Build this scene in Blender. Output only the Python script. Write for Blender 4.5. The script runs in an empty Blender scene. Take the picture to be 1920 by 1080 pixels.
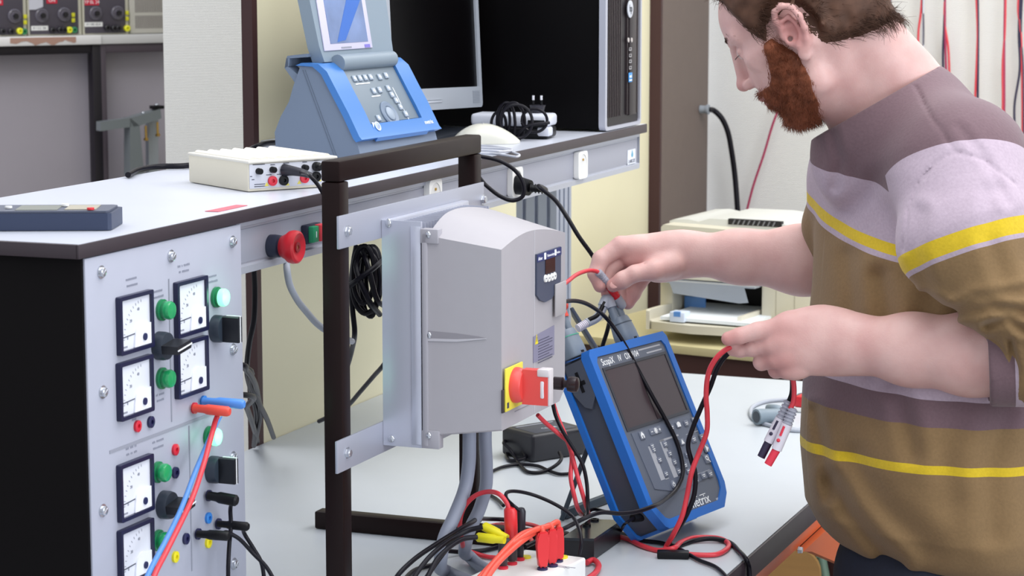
import bpy, bmesh, math, random
import numpy as np
from mathutils import Vector, Matrix, noise
random.seed(7)
sc = bpy.context.scene
COL = sc.collection

# ------------------------------------------------------------------ camera
F_PX = 4348.0
PITCH = math.radians(8.14); YAW = math.radians(21.44); CZ = 1.64
cam_d = bpy.data.cameras.new('camera'); cam = bpy.data.objects.new('camera', cam_d); COL.objects.link(cam)
cam_d.sensor_fit = 'HORIZONTAL'; cam_d.sensor_width = 36.0; cam_d.lens = 36.0 * F_PX / 1920.0
cam_d.clip_start = 0.1; cam_d.clip_end = 60
cam.location = (0, 0, CZ); cam.rotation_euler = (math.pi/2 - PITCH, 0, YAW)
cam_d.dof.use_dof = True; cam_d.dof.focus_distance = 3.15; cam_d.dof.aperture_fstop = 14.0
sc.camera = cam

# ------------------------------------------------------------------ world, light, exposure
w = bpy.data.worlds.new('world'); sc.world = w; w.use_nodes = True
bg = w.node_tree.nodes['Background']; bg.inputs[0].default_value = (0.88, 0.92, 1.0, 1); bg.inputs[1].default_value = 0.88
def area(name, loc, size, power, col, rot=(0, 0, 0)):
    l = bpy.data.lights.new(name, 'AREA'); l.shape = 'RECTANGLE'; l.size, l.size_y = size; l.energy = power; l.color = col
    o = bpy.data.objects.new(name, l); COL.objects.link(o); o.location = loc; o.rotation_euler = rot
    return o
area('ceiling_light_near', (0.35, 1.5, 2.95), (1.6, 1.4), 24, (1.0, 0.975, 0.95))
area('ceiling_light_middle', (0.2, 4.0, 2.95), (1.5, 1.5), 38, (1.0, 0.98, 0.96))
area('ceiling_light_left', (-0.8, 2.6, 2.95), (1.2, 1.4), 20, (0.97, 0.98, 1.0))
area('fill_light_back', (-.6, 5.0, 2.95), (1.4, 1.0), 26, (1.0, .98, .96))  # added fill that brightens the rear of the room, no known fixture
area('fill_light_far_left', (-3.2, 3.6, 2.95), (1.6, 1.2), 34, (1.0, .98, .97))  # extra lamp put in to lift the dim left bay and column
area('side_fill_light', (2.6, 1.8, 1.9), (2.4, 1.6), 62, (0.86, 0.92, 1.0), (math.radians(80), 0, math.radians(75)))  # added fill from the right for upright faces; no window stands there
sc.view_settings.view_transform = 'Standard'; sc.view_settings.look = 'None'
sc.view_settings.gamma = 1.0; sc.view_settings.use_curve_mapping = False
sc.view_settings.exposure = 0.0

# ------------------------------------------------------------------ measuring helpers: a sight line met with a real plane of the room
s_, c_ = math.sin(YAW), math.cos(YAW)
RT = Vector((c_, s_, 0)); HZ = Vector((-s_, c_, 0)); ZZ = Vector((0, 0, 1))
FWD = HZ*math.cos(PITCH) - ZZ*math.sin(PITCH); UPV = HZ*math.sin(PITCH) + ZZ*math.cos(PITCH)
CAM = Vector((0, 0, CZ))
def ray(px, py): return FWD + RT*((px-960)/F_PX) - UPV*((py-540)/F_PX)
def PX(px, py, v): d = ray(px, py); return CAM + d*(v/d.x)
def PY(px, py, v): d = ray(px, py); return CAM + d*(v/d.y)
def PZ(px, py, v): d = ray(px, py); return CAM + d*((v-CZ)/d.z)
def PF(px, py, v): d = ray(px, py); return CAM + d*(v/d.dot(HZ))
def W(t):
    if isinstance(t, Vector): return t
    if len(t) == 3: return Vector(t)
    return {'x': PX, 'y': PY, 'z': PZ, 'F': PF}[t[2]](t[0], t[1], t[3])
def PL(px, py, M, n=0.0):                       # local u,v on the plane z=n of frame M
    Mi = M.inverted(); o = Mi @ CAM; d = Mi.to_3x3() @ ray(px, py)
    t = (n - o.z)/d.z; p = o + d*t; return p.x, p.y
def frame(o, X, Y, Z=None):
    X = Vector(X).normalized(); Y = Vector(Y); Y = (Y - X*Y.dot(X)).normalized(); Zv = X.cross(Y)
    M = Matrix((X, Y, Zv)).transposed().to_4x4(); M.translation = Vector(o); return M
def azdir(az): a = math.radians(az); return HZ*math.cos(a) + RT*math.sin(a)

# ------------------------------------------------------------------ materials
def lin(h):
    h = h.lstrip('#'); v = [int(h[i:i+2], 16)/255 for i in (0, 2, 4)]
    return tuple(x/12.92 if x <= .04045 else ((x+.055)/1.055)**2.4 for x in v) + (1,)
MATS = {}
def mat(name, col, rough=.5, metal=0, emit=0, noise_amt=0, nscale=40, bump=0, bscale=200, trans=0, coat=0, sss=0, spec=None, stretch=None):
    if name in MATS: return MATS[name]
    m = bpy.data.materials.new(name); m.use_nodes = True; MATS[name] = m
    nt = m.node_tree; b = nt.nodes['Principled BSDF']; c = lin(col)
    b.inputs['Base Color'].default_value = c; b.inputs['Roughness'].default_value = rough; b.inputs['Metallic'].default_value = metal
    if emit: b.inputs['Emission Color'].default_value = c; b.inputs['Emission Strength'].default_value = emit
    if trans: b.inputs['Transmission Weight'].default_value = trans
    if coat: b.inputs['Coat Weight'].default_value = coat
    if sss: b.inputs['Subsurface Weight'].default_value = sss; b.inputs['Subsurface Radius'].default_value = (.012, .005, .003); b.inputs['Subsurface Scale'].default_value = 1
    if spec is not None: b.inputs['Specular IOR Level'].default_value = spec
    if noise_amt or bump:
        tc = nt.nodes.new('ShaderNodeTexCoord'); mp = nt.nodes.new('ShaderNodeMapping'); nt.links.new(tc.outputs['Object'], mp.inputs[0])
        if stretch: mp.inputs['Scale'].default_value = stretch
    if noise_amt:
        n = nt.nodes.new('ShaderNodeTexNoise'); n.inputs['Scale'].default_value = nscale; n.inputs['Detail'].default_value = 4
        nt.links.new(mp.outputs[0], n.inputs[0])
        r = nt.nodes.new('ShaderNodeMapRange'); r.inputs[1].default_value = .3; r.inputs[2].default_value = .7
        r.inputs[3].default_value = 1-noise_amt; r.inputs[4].default_value = 1+noise_amt
        nt.links.new(n.outputs[0], r.inputs[0])
        mx = nt.nodes.new('ShaderNodeVectorMath'); mx.operation = 'SCALE'; mx.inputs[0].default_value = c[:3]
        nt.links.new(r.outputs[0], mx.inputs['Scale']); nt.links.new(mx.outputs[0], b.inputs['Base Color'])
    if bump:
        n2 = nt.nodes.new('ShaderNodeTexNoise'); n2.inputs['Scale'].default_value = bscale; nt.links.new(mp.outputs[0], n2.inputs[0])
        bp = nt.nodes.new('ShaderNodeBump'); bp.inputs['Strength'].default_value = bump; bp.inputs['Distance'].default_value = .002
        nt.links.new(n2.outputs[0], bp.inputs['Height']); nt.links.new(bp.outputs[0], b.inputs['Normal'])
    return m
def ribbed(name, col, scale):
    m = mat(name, col, .75); nt = m.node_tree; b = nt.nodes['Principled BSDF']
    tc = nt.nodes.new('ShaderNodeTexCoord'); wv = nt.nodes.new('ShaderNodeTexWave'); wv.bands_direction = 'Z'
    wv.inputs['Scale'].default_value = scale; wv.inputs['Distortion'].default_value = 1.2; wv.inputs['Detail'].default_value = 2; wv.inputs['Detail Scale'].default_value = 6
    nt.links.new(tc.outputs['Object'], wv.inputs[0])
    bp = nt.nodes.new('ShaderNodeBump'); bp.inputs['Strength'].default_value = .35; bp.inputs['Distance'].default_value = .002
    nt.links.new(wv.outputs[0], bp.inputs['Height']); nt.links.new(bp.outputs[0], b.inputs['Normal'])
    return m
worktop = mat('worktop_laminate', '#c6cad5', .32, noise_amt=.015, nscale=9)
table_m = mat('table_laminate', '#c0c6cc', .35, noise_amt=.02, nscale=6)
edge_m = mat('dark_edging', '#33292f', .45)
alu = mat('anodised_aluminium', '#b9bcc6', .42, .35, noise_amt=.02, nscale=30)
alu_br = mat('bright_aluminium', '#c6c9d6', .3, .45)
steel = mat('zinc_screw', '#c9ccd2', .22, .85)
brass = mat('brass', '#c9a45a', .3, .9)
panel_m = mat('panel_grey', '#aeb1bf', .5, .15, noise_amt=.012, nscale=20)
black_m = mat('black_plastic', '#0c0c10', .42, spec=.25)
blacks = mat('satin_black_board', '#080506', .6, spec=.12)
frame_m = mat('dark_brown_steel', '#1a0d0c', .42, .0, spec=.16)
yellow_w = mat('cream_yellow_panel', '#ddd7b8', .6, noise_amt=.012, nscale=5)
brown_m = mat('brown_panel', '#63564f', .6, noise_amt=.03, nscale=30)
dkbrown = mat('dark_brown_edge', '#3b1f1f', .55)
white_pl = mat('white_plastic', '#e9e9e6', .4)
beige_pl = mat('beige_plastic', '#d9d3c0', .5)
grey_mark = mat('grey_print', '#8d909c', .7)
dark_mark = mat('dark_print', '#3c4050', .7)
white_mark = mat('white_print', '#eef0f2', .6)
red_m = mat('red_plastic', '#d8232e', .35)
redc = mat('red_cable', '#d23a45', .38)
orangec = mat('orange_red_cable', '#e2513f', .4)
blackc = mat('black_cable', '#100e17', .38, spec=.22)
greyc = mat('grey_cable', '#8b93a4', .45)
lgreyc = mat('light_grey_cable', '#a9aeb8', .45)
bluec = mat('blue_cable', '#5b93dc', .4)
green_l = mat('green_lens', '#1f9a5c', .25, coat=.4)
green_on = mat('green_lens_lit', '#8dffc0', .3, emit=1.1)
yellow_p = mat('yellow_plastic', '#e6dc1e', .4)
blue_rub = mat('blue_rubber', '#1c66bb', .45)
sc_grey = mat('slate_plastic', '#4a5160', .5)
drive_m = mat('drive_housing_grey', '#a9a6ab', .5, noise_amt=.01, nscale=60)

# ------------------------------------------------------------------ mesh builder
class MB:
    def __init__(s): s.bm = bmesh.new(); s.mats = []
    def mi(s, m):
        if m not in s.mats: s.mats.append(m)
        return s.mats.index(m)
    def _set(s, verts, m, smooth=True):
        fs = set(f for v in verts for f in v.link_faces)
        for f in fs:
            f.smooth = smooth
            f.material_index = s.mi(m)
    def box(s, a, b, M=None, r=0, m=None, seg=2):
        a = Vector(a); b = Vector(b); ctr = (a+b)/2; d = b-a
        g = bmesh.ops.create_cube(s.bm, size=1); vs = g['verts']
        for v in vs: v.co = Vector((v.co.x*d.x, v.co.y*d.y, v.co.z*d.z)) + ctr
        es = list(set(e for v in vs for e in v.link_edges))
        if r > 0:
            r = min(r, .49*min(abs(d.x), abs(d.y), abs(d.z)))
            o = bmesh.ops.bevel(s.bm, geom=es, offset=r, segments=seg, affect='EDGES', profile=.5)
            vs = list(set(v for f in o['faces'] for v in f.verts) | set(v for v in vs if v.is_valid))
            allf = set(); stack = list(vs); seen = set(vs)
            while stack:
                v = stack.pop()
                for e in v.link_edges:
                    q = e.other_vert(v)
                    if q not in seen: seen.add(q); stack.append(q)
            vs = list(seen)
        if M is not None:
            for v in vs: v.co = M @ v.co
        s._set(vs, m); return vs
    def cyl(s, p0, p1, r0, r1=None, n=20, m=None, cap=True):
        p0 = Vector(p0); p1 = Vector(p1); r1 = r0 if r1 is None else r1
        ax = (p1-p0).normalized(); t = ax.orthogonal().normalized(); u = ax.cross(t)
        A = []; B = []
        for i in range(n):
            a = 2*math.pi*i/n; d = t*math.cos(a)+u*math.sin(a)
            A.append(s.bm.verts.new(p0+d*r0)); B.append(s.bm.verts.new(p1+d*r1))
        for i in range(n):
            j = (i+1) % n; s.bm.faces.new((A[i], A[j], B[j], B[i]))
        if cap: s.bm.faces.new(A[::-1]); s.bm.faces.new(B)
        s._set(A+B, m); return A+B
    def lathe(s, prof, M, n=28, m=None):        # prof: (radius, height) about local z
        rings = []
        for r, h in prof:
            if r < 1e-6: rings.append([s.bm.verts.new(M @ Vector((0, 0, h)))])
            else: rings.append([s.bm.verts.new(M @ Vector((r*math.cos(2*math.pi*i/n), r*math.sin(2*math.pi*i/n), h))) for i in range(n)])
        for a, b in zip(rings, rings[1:]):
            for i in range(n):
                j = (i+1) % n
                if len(a) == 1 and len(b) == 1: continue
                if len(a) == 1: s.bm.faces.new((a[0], b[j], b[i]))
                elif len(b) == 1: s.bm.faces.new((a[i], a[j], b[0]))
                else: s.bm.faces.new((a[i], a[j], b[j], b[i]))
        if len(rings[0]) > 1: s.bm.faces.new(rings[0][::-1])
        if len(rings[-1]) > 1: s.bm.faces.new(rings[-1])
        vs = [v for r in rings for v in r]; s._set(vs, m); return vs
    def prism(s, poly, h0, h1, M=None, m=None, smooth=True):   # polygon in local xy, extruded along z
        M = M or Matrix()
        A = [s.bm.verts.new(M @ Vector((x, y, h0))) for x, y in poly]; B = [s.bm.verts.new(M @ Vector((x, y, h1))) for x, y in poly]
        n = len(poly)
        for i in range(n):
            j = (i+1) % n; s.bm.faces.new((A[i], A[j], B[j], B[i]))
        s.bm.faces.new(A[::-1]); s.bm.faces.new(B); s._set(A+B, m, smooth); return A+B
    def ring(s, outer, inner, h0, h1, M=None, m=None):       # frame between two same-length polygons
        M = M or Matrix(); n = len(outer)
        V = [[s.bm.verts.new(M @ Vector((x, y, h))) for x, y in p] for p in (outer, inner) for h in (h0, h1)]
        O0, O1, I0, I1 = V
        for i in range(n):
            j = (i+1) % n
            s.bm.faces.new((O0[i], O0[j], O1[j], O1[i])); s.bm.faces.new((I0[j], I0[i], I1[i], I1[j]))
            s.bm.faces.new((O1[i], O1[j], I1[j], I1[i])); s.bm.faces.new((O0[j], O0[i], I0[i], I0[j]))
        s._set([v for q in V for v in q], m)
    def ell(s, c, r, M=None, m=None, u=20, v=12):
        g = bmesh.ops.create_uvsphere(s.bm, u_segments=u, v_segments=v, radius=1)['verts']
        for q in g:
            q.co = Vector((q.co.x*r[0]+c[0], q.co.y*r[1]+c[1], q.co.z*r[2]+c[2]))
            if M is not None: q.co = M @ q.co
        s._set(g, m); return g
    def tube(s, pts, r, n=10, m=None, res=6, cap=True):
        P = spline([W(p) for p in pts], res) if len(pts) > 2 else [W(p) for p in pts]
        k = len(P); rr = r if callable(r) else (lambda t: r)
        tan = [(P[min(i+1, k-1)]-P[max(i-1, 0)]).normalized() for i in range(k)]
        nrm = tan[0].orthogonal().normalized(); rings = []
        for i in range(k):
            nrm = (nrm - tan[i]*nrm.dot(tan[i])).normalized(); bi = tan[i].cross(nrm); q = rr(i/(k-1))
            rings.append([s.bm.verts.new(P[i] + (nrm*math.cos(2*math.pi*j/n)+bi*math.sin(2*math.pi*j/n))*q) for j in range(n)])
        for a, b in zip(rings, rings[1:]):
            for i in range(n):
                j = (i+1) % n; s.bm.faces.new((a[i], a[j], b[j], b[i]))
        if cap: s.bm.faces.new(rings[0][::-1]); s.bm.faces.new(rings[-1])
        s._set([v for g in rings for v in g], m)
    def text(s, txt, M, size, m=None, ext=.0003, align='CENTER', sx=1.0):
        cu = bpy.data.curves.new('t', 'FONT'); cu.body = txt; cu.size = size; cu.extrude = ext; cu.align_x = align; cu.align_y = 'CENTER'; cu.resolution_u = 3
        ob = bpy.data.objects.new('t', cu); COL.objects.link(ob)
        dg = bpy.context.evaluated_depsgraph_get(); me = bpy.data.meshes.new_from_object(ob.evaluated_get(dg))
        k = len(s.bm.verts); s.bm.from_mesh(me); s.bm.verts.ensure_lookup_table(); vs = s.bm.verts[k:]
        for v in vs: v.co = M @ Vector((v.co.x*sx, v.co.y, v.co.z))
        s._set(vs, m, False); bpy.data.objects.remove(ob); bpy.data.curves.remove(cu); bpy.data.meshes.remove(me)
    def quad(s, pts, m=None):
        vs = [s.bm.verts.new(Vector(p)) for p in pts]; s.bm.faces.new(vs); s._set(vs, m, False); return vs
    def build(s, name, m, parent=None, label=None, ang=38):
        bm = s.bm
        bmesh.ops.recalc_face_normals(bm, faces=bm.faces[:])
        for e in bm.edges:
            if len(e.link_faces) == 2 and e.calc_face_angle(0) > math.radians(ang): e.smooth = False
        if parent is not None:
            Wm = wm(parent).inverted()
            bmesh.ops.transform(bm, matrix=Wm, verts=bm.verts[:])
        loc = None
        if parent is None:                       # put the origin at the base of the thing
            xs = [v.co for v in bm.verts]
            loc = Vector(((min(v.x for v in xs)+max(v.x for v in xs))/2, (min(v.y for v in xs)+max(v.y for v in xs))/2, min(v.z for v in xs)))
            bmesh.ops.translate(bm, vec=-loc, verts=bm.verts[:])
        me = bpy.data.meshes.new(name); bm.to_mesh(me); bm.free()
        if s.mats:
            for q in s.mats: me.materials.append(q if q else m)
        else: me.materials.append(m)
        if None in s.mats: pass
        o = bpy.data.objects.new(name, me); COL.objects.link(o)
        if parent is not None: o.parent = parent
        else: o.location = loc
        if label: o['label'] = label
        return o
def wm(o):
    M = Matrix.Translation(o.location) @ o.rotation_euler.to_matrix().to_4x4()
    return wm(o.parent) @ M if o.parent else M
def spline(P, res=6):
    out = []; n = len(P)
    for i in range(n-1):
        p0 = P[max(i-1, 0)]; p1 = P[i]; p2 = P[i+1]; p3 = P[min(i+2, n-1)]
        if i == 0: p0 = p1*2-p2
        if i == n-2: p3 = p2*2-p1
        d = lambda a, b: max((b-a).length, 1e-6)**.5
        t0 = 0; t1 = t0+d(p0, p1); t2 = t1+d(p1, p2); t3 = t2+d(p2, p3)
        for k in range(res):
            t = t1+(t2-t1)*k/res
            a1 = p0*((t1-t)/(t1-t0))+p1*((t-t0)/(t1-t0)); a2 = p1*((t2-t)/(t2-t1))+p2*((t-t1)/(t2-t1)); a3 = p2*((t3-t)/(t3-t2))+p3*((t-t2)/(t3-t2))
            b1 = a1*((t2-t)/(t2-t0))+a2*((t-t0)/(t2-t0)); b2 = a2*((t3-t)/(t3-t1))+a3*((t-t1)/(t3-t1))
            out.append(b1*((t2-t)/(t2-t1))+b2*((t-t1)/(t2-t1)))
    out.append(P[-1]); return out
def tag(o, label, cat, group=None, kind=None):
    o['label'] = label; o['category'] = cat
    if group: o['group'] = group
    if kind: o['kind'] = kind
    return o
def thing(name, label, cat, loc, rz=0, group=None):
    o = bpy.data.objects.new(name, None); COL.objects.link(o); o.empty_display_size = .05
    o.location = loc; o.rotation_euler = (0, 0, rz); return tag(o, label, cat, group)
def struct(name, mb, m):
    o = mb.build(name, m); o['kind'] = 'structure'; o['label'] = STL.get(name, name.replace('_', ' ')); return o
STL = {}
def B1(a, b, M=None, r=0, seg=2):
    q = MB(); q.box(a, b, M, r, seg=seg); return q
def cable(name, pts, r, m, label, cat='cable', group=None, res=7, n=10, parent=None):
    q = MB(); q.tube(pts, r, n=n, res=res); o = q.build(name, m, parent)
    if parent is None: tag(o, label, cat, group)
    return o
ID = Matrix()
TZ = .82; SZ = 1.335; XF = -1.332; XW = -1.808
# ================================================================== ROOM
STL.update(floor='grey vinyl floor', wall_back='white ribbed wallpaper wall with hanging leads', wall_left='white wall far behind the left bench',
  wall_column='white ribbed column left of the yellow panel', partition='cream yellow partition panel behind the benches', partition_edge='dark brown end trim of the yellow partition')
q = MB(); q.box((-7, -1.5, -.06), (3.2, 9, 0)); struct('floor', q, mat('floor_vinyl', '#8f8d8c', .5, noise_amt=.05, nscale=8))
wallm = ribbed('ribbed_wallpaper', '#dcdcda', 95)
q = MB(); q.box((-1.85, 6.02, 0), (3.2, 6.12, 3.0)); o = struct('wall_back', q, wallm)
q = MB(); q.box((-2.42, 4.2, 0), (-2.232, 4.6, 3.0)); struct('wall_column', q, wallm)
q = MB(); q.box((-7, 7.0, 0), (-1.85, 7.1, 3.0)); struct('wall_left', q, mat('far_wall', '#a9a5a8', .7))
q = MB(); q.box((XW-.018, 3.4465, 0), (XW, 5.545, 2.4)); struct('wall_partition', q, yellow_w)['label'] = 'cream yellow partition panel behind the benches'
q = MB(); q.box((XW-.019, 3.428, 0), (XW+.001, 3.446, 2.4)); struct('trim_2', q, dkbrown)['label'] = 'dark brown end trim of the yellow partition'
q = MB(); q.box((-1.815, 5.56, 0), (-1.78, 5.965, 2.5)); struct('door_1', q, brown_m)['label'] = 'tall brown door panel right of the yellow partition'
q = MB(); q.box((-1.815, 5.546, 0), (-1.779, 5.56, 2.5)); struct('trim_3', q, dkbrown)['label'] = 'dark brown edge of the tall brown panel'
# small grey switch plate low on the partition
t = thing('wall_switch', 'small grey switch plate on the yellow partition above the blue handheld instrument', 'switch', PX(1160, 648, XW+.006))
p = PX(1160, 648, XW)
B1((XW+.0005, p.y-.035, p.z-.024), (XW+.008, p.y+.035, p.z+.024), r=.003).build('plate', mat('switch_grey', '#9b9a96', .5), t)
B1((XW+.008, p.y-.012, p.z-.016), (XW+.011, p.y+.012, p.z+.016), r=.002).build('rocker', mat('switch_rocker', '#b9b8b2', .4), t)

# ================================================================== LOWER TABLE
t = thing('work_table', 'long pale grey laboratory table with dark edging on an orange steel frame', 'table', (-1.32, 3.2, 0))
TX = -.833; TY1 = 4.352; TY0 = 1.9
B1((-1.806, TY0, TZ-.035), (TX-.004, TY1-.004, TZ)).build('tabletop', table_m, t)
q = MB(); q.box((TX-.004, TY0, TZ-.036), (TX, TY1, TZ-.0005), r=.0015); q.box((-1.806, TY1-.004, TZ-.036), (TX-.004, TY1, TZ-.0005), r=.0015); q.build('edge_band', edge_m, t)
orange = mat('orange_steel', '#e0652c', .4)
q = MB(); q.box((TX-.05, TY0, TZ-.066), (TX-.012, TY1-.05, TZ-.037), r=.003); q.box((-1.78, TY0, TZ-.066), (-1.74, TY1-.05, TZ-.037), r=.003)
q.box((-1.78, TY1-.09, TZ-.066), (TX-.012, TY1-.05, TZ-.037), r=.003); q.build('frame_rail', orange, t)
for x, y in ((TX-.05, TY1-.09), (-1.78, TY1-.09), (TX-.05, TY0), (-1.78, TY0)):
    B1((x, y, 0), (x+.038, y+.04, TZ-.0665), r=.004).build('leg', orange, t)
q = MB(); q.prism([(TX-.0505, TZ-.066), (TX-.0145, TZ-.066), (TX-.0145, TZ-.10), (TX-.0505, TZ-.14)], 0, .004, frame((0, 3.46, 0), (1, 0, 0), (0, 0, 1)))
M = frame((TX-.012, 3.32, TZ-.066), (0, 1, 0), (0, 0, 1)); g = MB(); g.prism([(0, 0), (.34, 0), (.34, -.10), (.26, -.085), (.05, -.012)], 0, .012, M)
gs = g.build('gusset', mat('orange_brown_steel', '#b5521f', .45), t)
g = MB(); p = PX(1497, 1031, TX+.0005); g.cyl(p, p+Vector((.006, 0, 0)), .006, .005, 6); g.build('bolt', steel, gs)

# chair under the table seen below the edge
t = thing('school_chair', 'plywood school chair with a green tubular frame standing under the table edge', 'chair', (-1.02, 4.6, 0))
wood = mat('beech_plywood', '#b68d55', .45, noise_amt=.06, nscale=6, stretch=(1, 1, 8)); grn = mat('green_tube', '#6f8a78', .4)
cy = 4.56; cx0 = PY(1450, 1080, cy).x; 
p1 = PY(1433, 1060, cy); p2 = PY(1545, 1060, cy); ztop = PY(1500, 1035, cy).z
def rrect(x0, x1, y0, y1, r, k=6):
    o = []
    for cx, cyy, a0 in ((x1-r, y1-r, 0), (x0+r, y1-r, 90), (x0+r, y0+r, 180), (x1-r, y0+r, 270)):
        for i in range(k+1): a = math.radians(a0+90*i/k); o.append((cx+r*math.cos(a), cyy+r*math.sin(a)))
    return o
Mc = frame((0, cy, 0), (1, 0, 0), (0, 0, 1))
q = MB(); q.prism(rrect(p1.x-.11, p2.x-.005, ztop-.2, ztop+.01, .05), 0, .012, Mc); q.build('backrest', wood, t)
zb = ztop-.36
q = MB(); q.prism(rrect(p1.x-.11, p2.x-.02, cy-.42, cy+.02, .04), zb, zb+.012, ID); q.build('seat', wood, t)
for x in (p1.x-.115, p2.x+.008):
    q = MB(); q.tube([(x, cy+.02, 0), (x, cy+.02, ztop-.12), (x-(.02 if x > p1.x else -.02), cy+.02, ztop-.01)], .011, m=None); q.build('leg', grn, t)
    q = MB(); q.tube([(x, cy-.4, 0), (x, cy-.4, zb-.02), (x, cy-.38, zb-.012), (x, cy+.02, zb-.012)], .011); q.build('leg', grn, t)
B1((PY(1477, 1060, 4.66).x-.012, 4.655, .3), (PY(1477, 1060, 4.66).x+.0, 4.675, ztop-.0), r=.003).build('strut', blacks, t)

# ================================================================== UPPER SHELF
t = thing('upper_shelf', 'raised white bench shelf with dark edging running along the back of the table', 'shelf', (-1.52, 3.1, SZ-.016))
poly = [(XF+.001, 2.122), (XF+.001, 4.063), (XW+.002, 4.063), (XW+.002, 3.45), (-1.686, 3.42), (-1.686, 2.122)]
q = MB(); q.prism(poly, SZ-.0155, SZ, smooth=False); q.build('shelf_board', worktop, t)
q = MB(); q.box((XF, 2.118, SZ-.016), (XF+.003, 4.066, SZ-.0003), r=.001); q.box((-1.69, 2.118, SZ-.016), (XF, 2.1225, SZ-.0003), r=.001); q.box((XW+.004, 4.062, SZ-.016), (XF, 4.066, SZ-.0003), r=.001)
q.build('edge_band', edge_m, t)
# red sticker lying flat on the shelf
pts = [PZ(x, y, SZ+.0006) for x, y in ((384, 396), (409, 397), (464, 385), (443, 384))]
q = MB(); M = ID; P0 = [(p.x, p.y) for p in pts]; q.prism(P0, SZ+.0002, SZ+.0008); o = q.build('sticker', mat('pink_red_sticker', '#c4606f', .5)); tag(o, 'faded pinkish red rectangular sticker on the white shelf near its front edge', 'sticker')
# support post
t = thing('support_post', 'grooved silver aluminium post standing on the table under the trunking', 'post', (-1.615, 4.29, TZ))
q = MB(); x0, x1, y0, y1 = -1.66, -1.575, 4.25, 4.335
def extr(x0, x1, y0, y1):
    o = []; g = .004; d = .008
    def side(a, b, nrm):
        L = []; 
        for k in (.2, .5, .8):
            for s, dd in ((-g, 0), (-g, d), (g, d), (g, 0)):
                L.append((a[0]+(b[0]-a[0])*k + (b[0]-a[0])/abs((b[0]-a[0])+(b[1]-a[1]))*s*(1 if True else 0) - nrm[0]*dd, a[1]+(b[1]-a[1])*k + (b[1]-a[1])/abs((b[0]-a[0])+(b[1]-a[1]))*s - nrm[1]*dd))
        return [a]+L
    o += side((x0, y0), (x1, y0), (0, -1)); o += side((x1, y0), (x1, y1), (1, 0)); o += side((x1, y1), (x0, y1), (0, 1)); o += side((x0, y1), (x0, y0), (-1, 0))
    return o
q.prism(extr(x0, x1, y0, y1), TZ+.008, SZ-.0165, smooth=False); q.build('profile', mat('post_aluminium', '#a3a9b8', .4, .3), t)
B1((x0-.008, y0-.008, TZ+.0003), (x1+.008, y1+.01, TZ+.0085), r=.002).build('foot_plate', black_m, t)

# ================================================================== TRUNKING with sockets
t = thing('cable_trunking', 'long grey aluminium trunking fixed under the front edge of the white shelf', 'trunking', (-1.36, 3.28, SZ-.08))
xt = -1.345; zt0 = SZ-.082; zt1 = SZ-.0165; ty0 = 2.494; ty1 = 4.057
M = frame((0, ty0, 0), (1, 0, 0), (0, 0, 1)); M = Matrix(((1, 0, 0, 0), (0, 0, 1, ty0), (0, 1, 0, 0), (0, 0, 0, 1)))
prof = [(xt-.06, zt0), (xt+.004, zt0), (xt+.005, zt0+.009), (xt, zt0+.0105), (xt, zt1-.0085), (xt+.004, zt1-.007), (xt+.004, zt1), (xt-.06, zt1)]
q = MB(); q.prism(prof, 0, ty1-ty0, M, smooth=False); q.build('body', alu, t)
B1((xt+.0002, ty0+.002, zt0+.013), (xt+.0012, ty1-.006, zt1-.011), r=.0004).build('cover', mat('trunking_cover', '#a6a8b4', .5, .25), t)
B1((xt-.058, ty1+.0002, zt0+.002), (xt+.004, ty1+.0028, zt1-.001), r=.001).build('end_cap', mat('cap_grey', '#8d909a', .5), t)
def sock(cpx, cpy, label):
    p = PX(cpx, cpy, xt+.006); t = thing('power_socket', label, 'socket', (xt+.0015, p.y, p.z), group='white power sockets in the trunking')
    M = frame((xt+.0015, p.y, p.z), (0, 1, 0), (0, 0, 1))
    q = MB(); pl = []
    for i in range(32):
        a = 2*math.pi*i/32; e = .28; c, s = math.cos(a), math.sin(a)
        pl.append((.0235*abs(c)**e*(1 if c > 0 else -1), .0235*abs(s)**e*(1 if s > 0 else -1)))
    q.ring(pl, [(.0185*math.cos(2*math.pi*i/32), .0185*math.sin(2*math.pi*i/32)) for i in range(32)], 0, .009, M); q.build('face_plate', white_pl, t)
    q = MB(); q.lathe([(.0184, .008), (.0180, .001), (.0001, .001)], M, 28, None); q.build('recess', mat('socket_recess', '#d8d8d6', .5), t)
    q = MB(); q.cyl(M @ Vector((0, .009, .001)), M @ Vector((0, .009, .010)), .0024, .002, 10); q.build('earth_pin', brass, t)
    q = MB(); [q.cyl(M @ Vector((s*.008, -.003, .001)), M @ Vector((s*.008, -.003, .0018)), .0026, n=10) for s in (-1, 1)]; q.build('holes', black_m, t)
    return t, p
sock(1089, 309, 'white power socket nearest the water drop sticker')
sock(812, 366, 'white power socket half hidden behind the bracket of the black stand')
_, psock = sock(966, 341, 'white power socket with a black mains plug in it')
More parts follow.
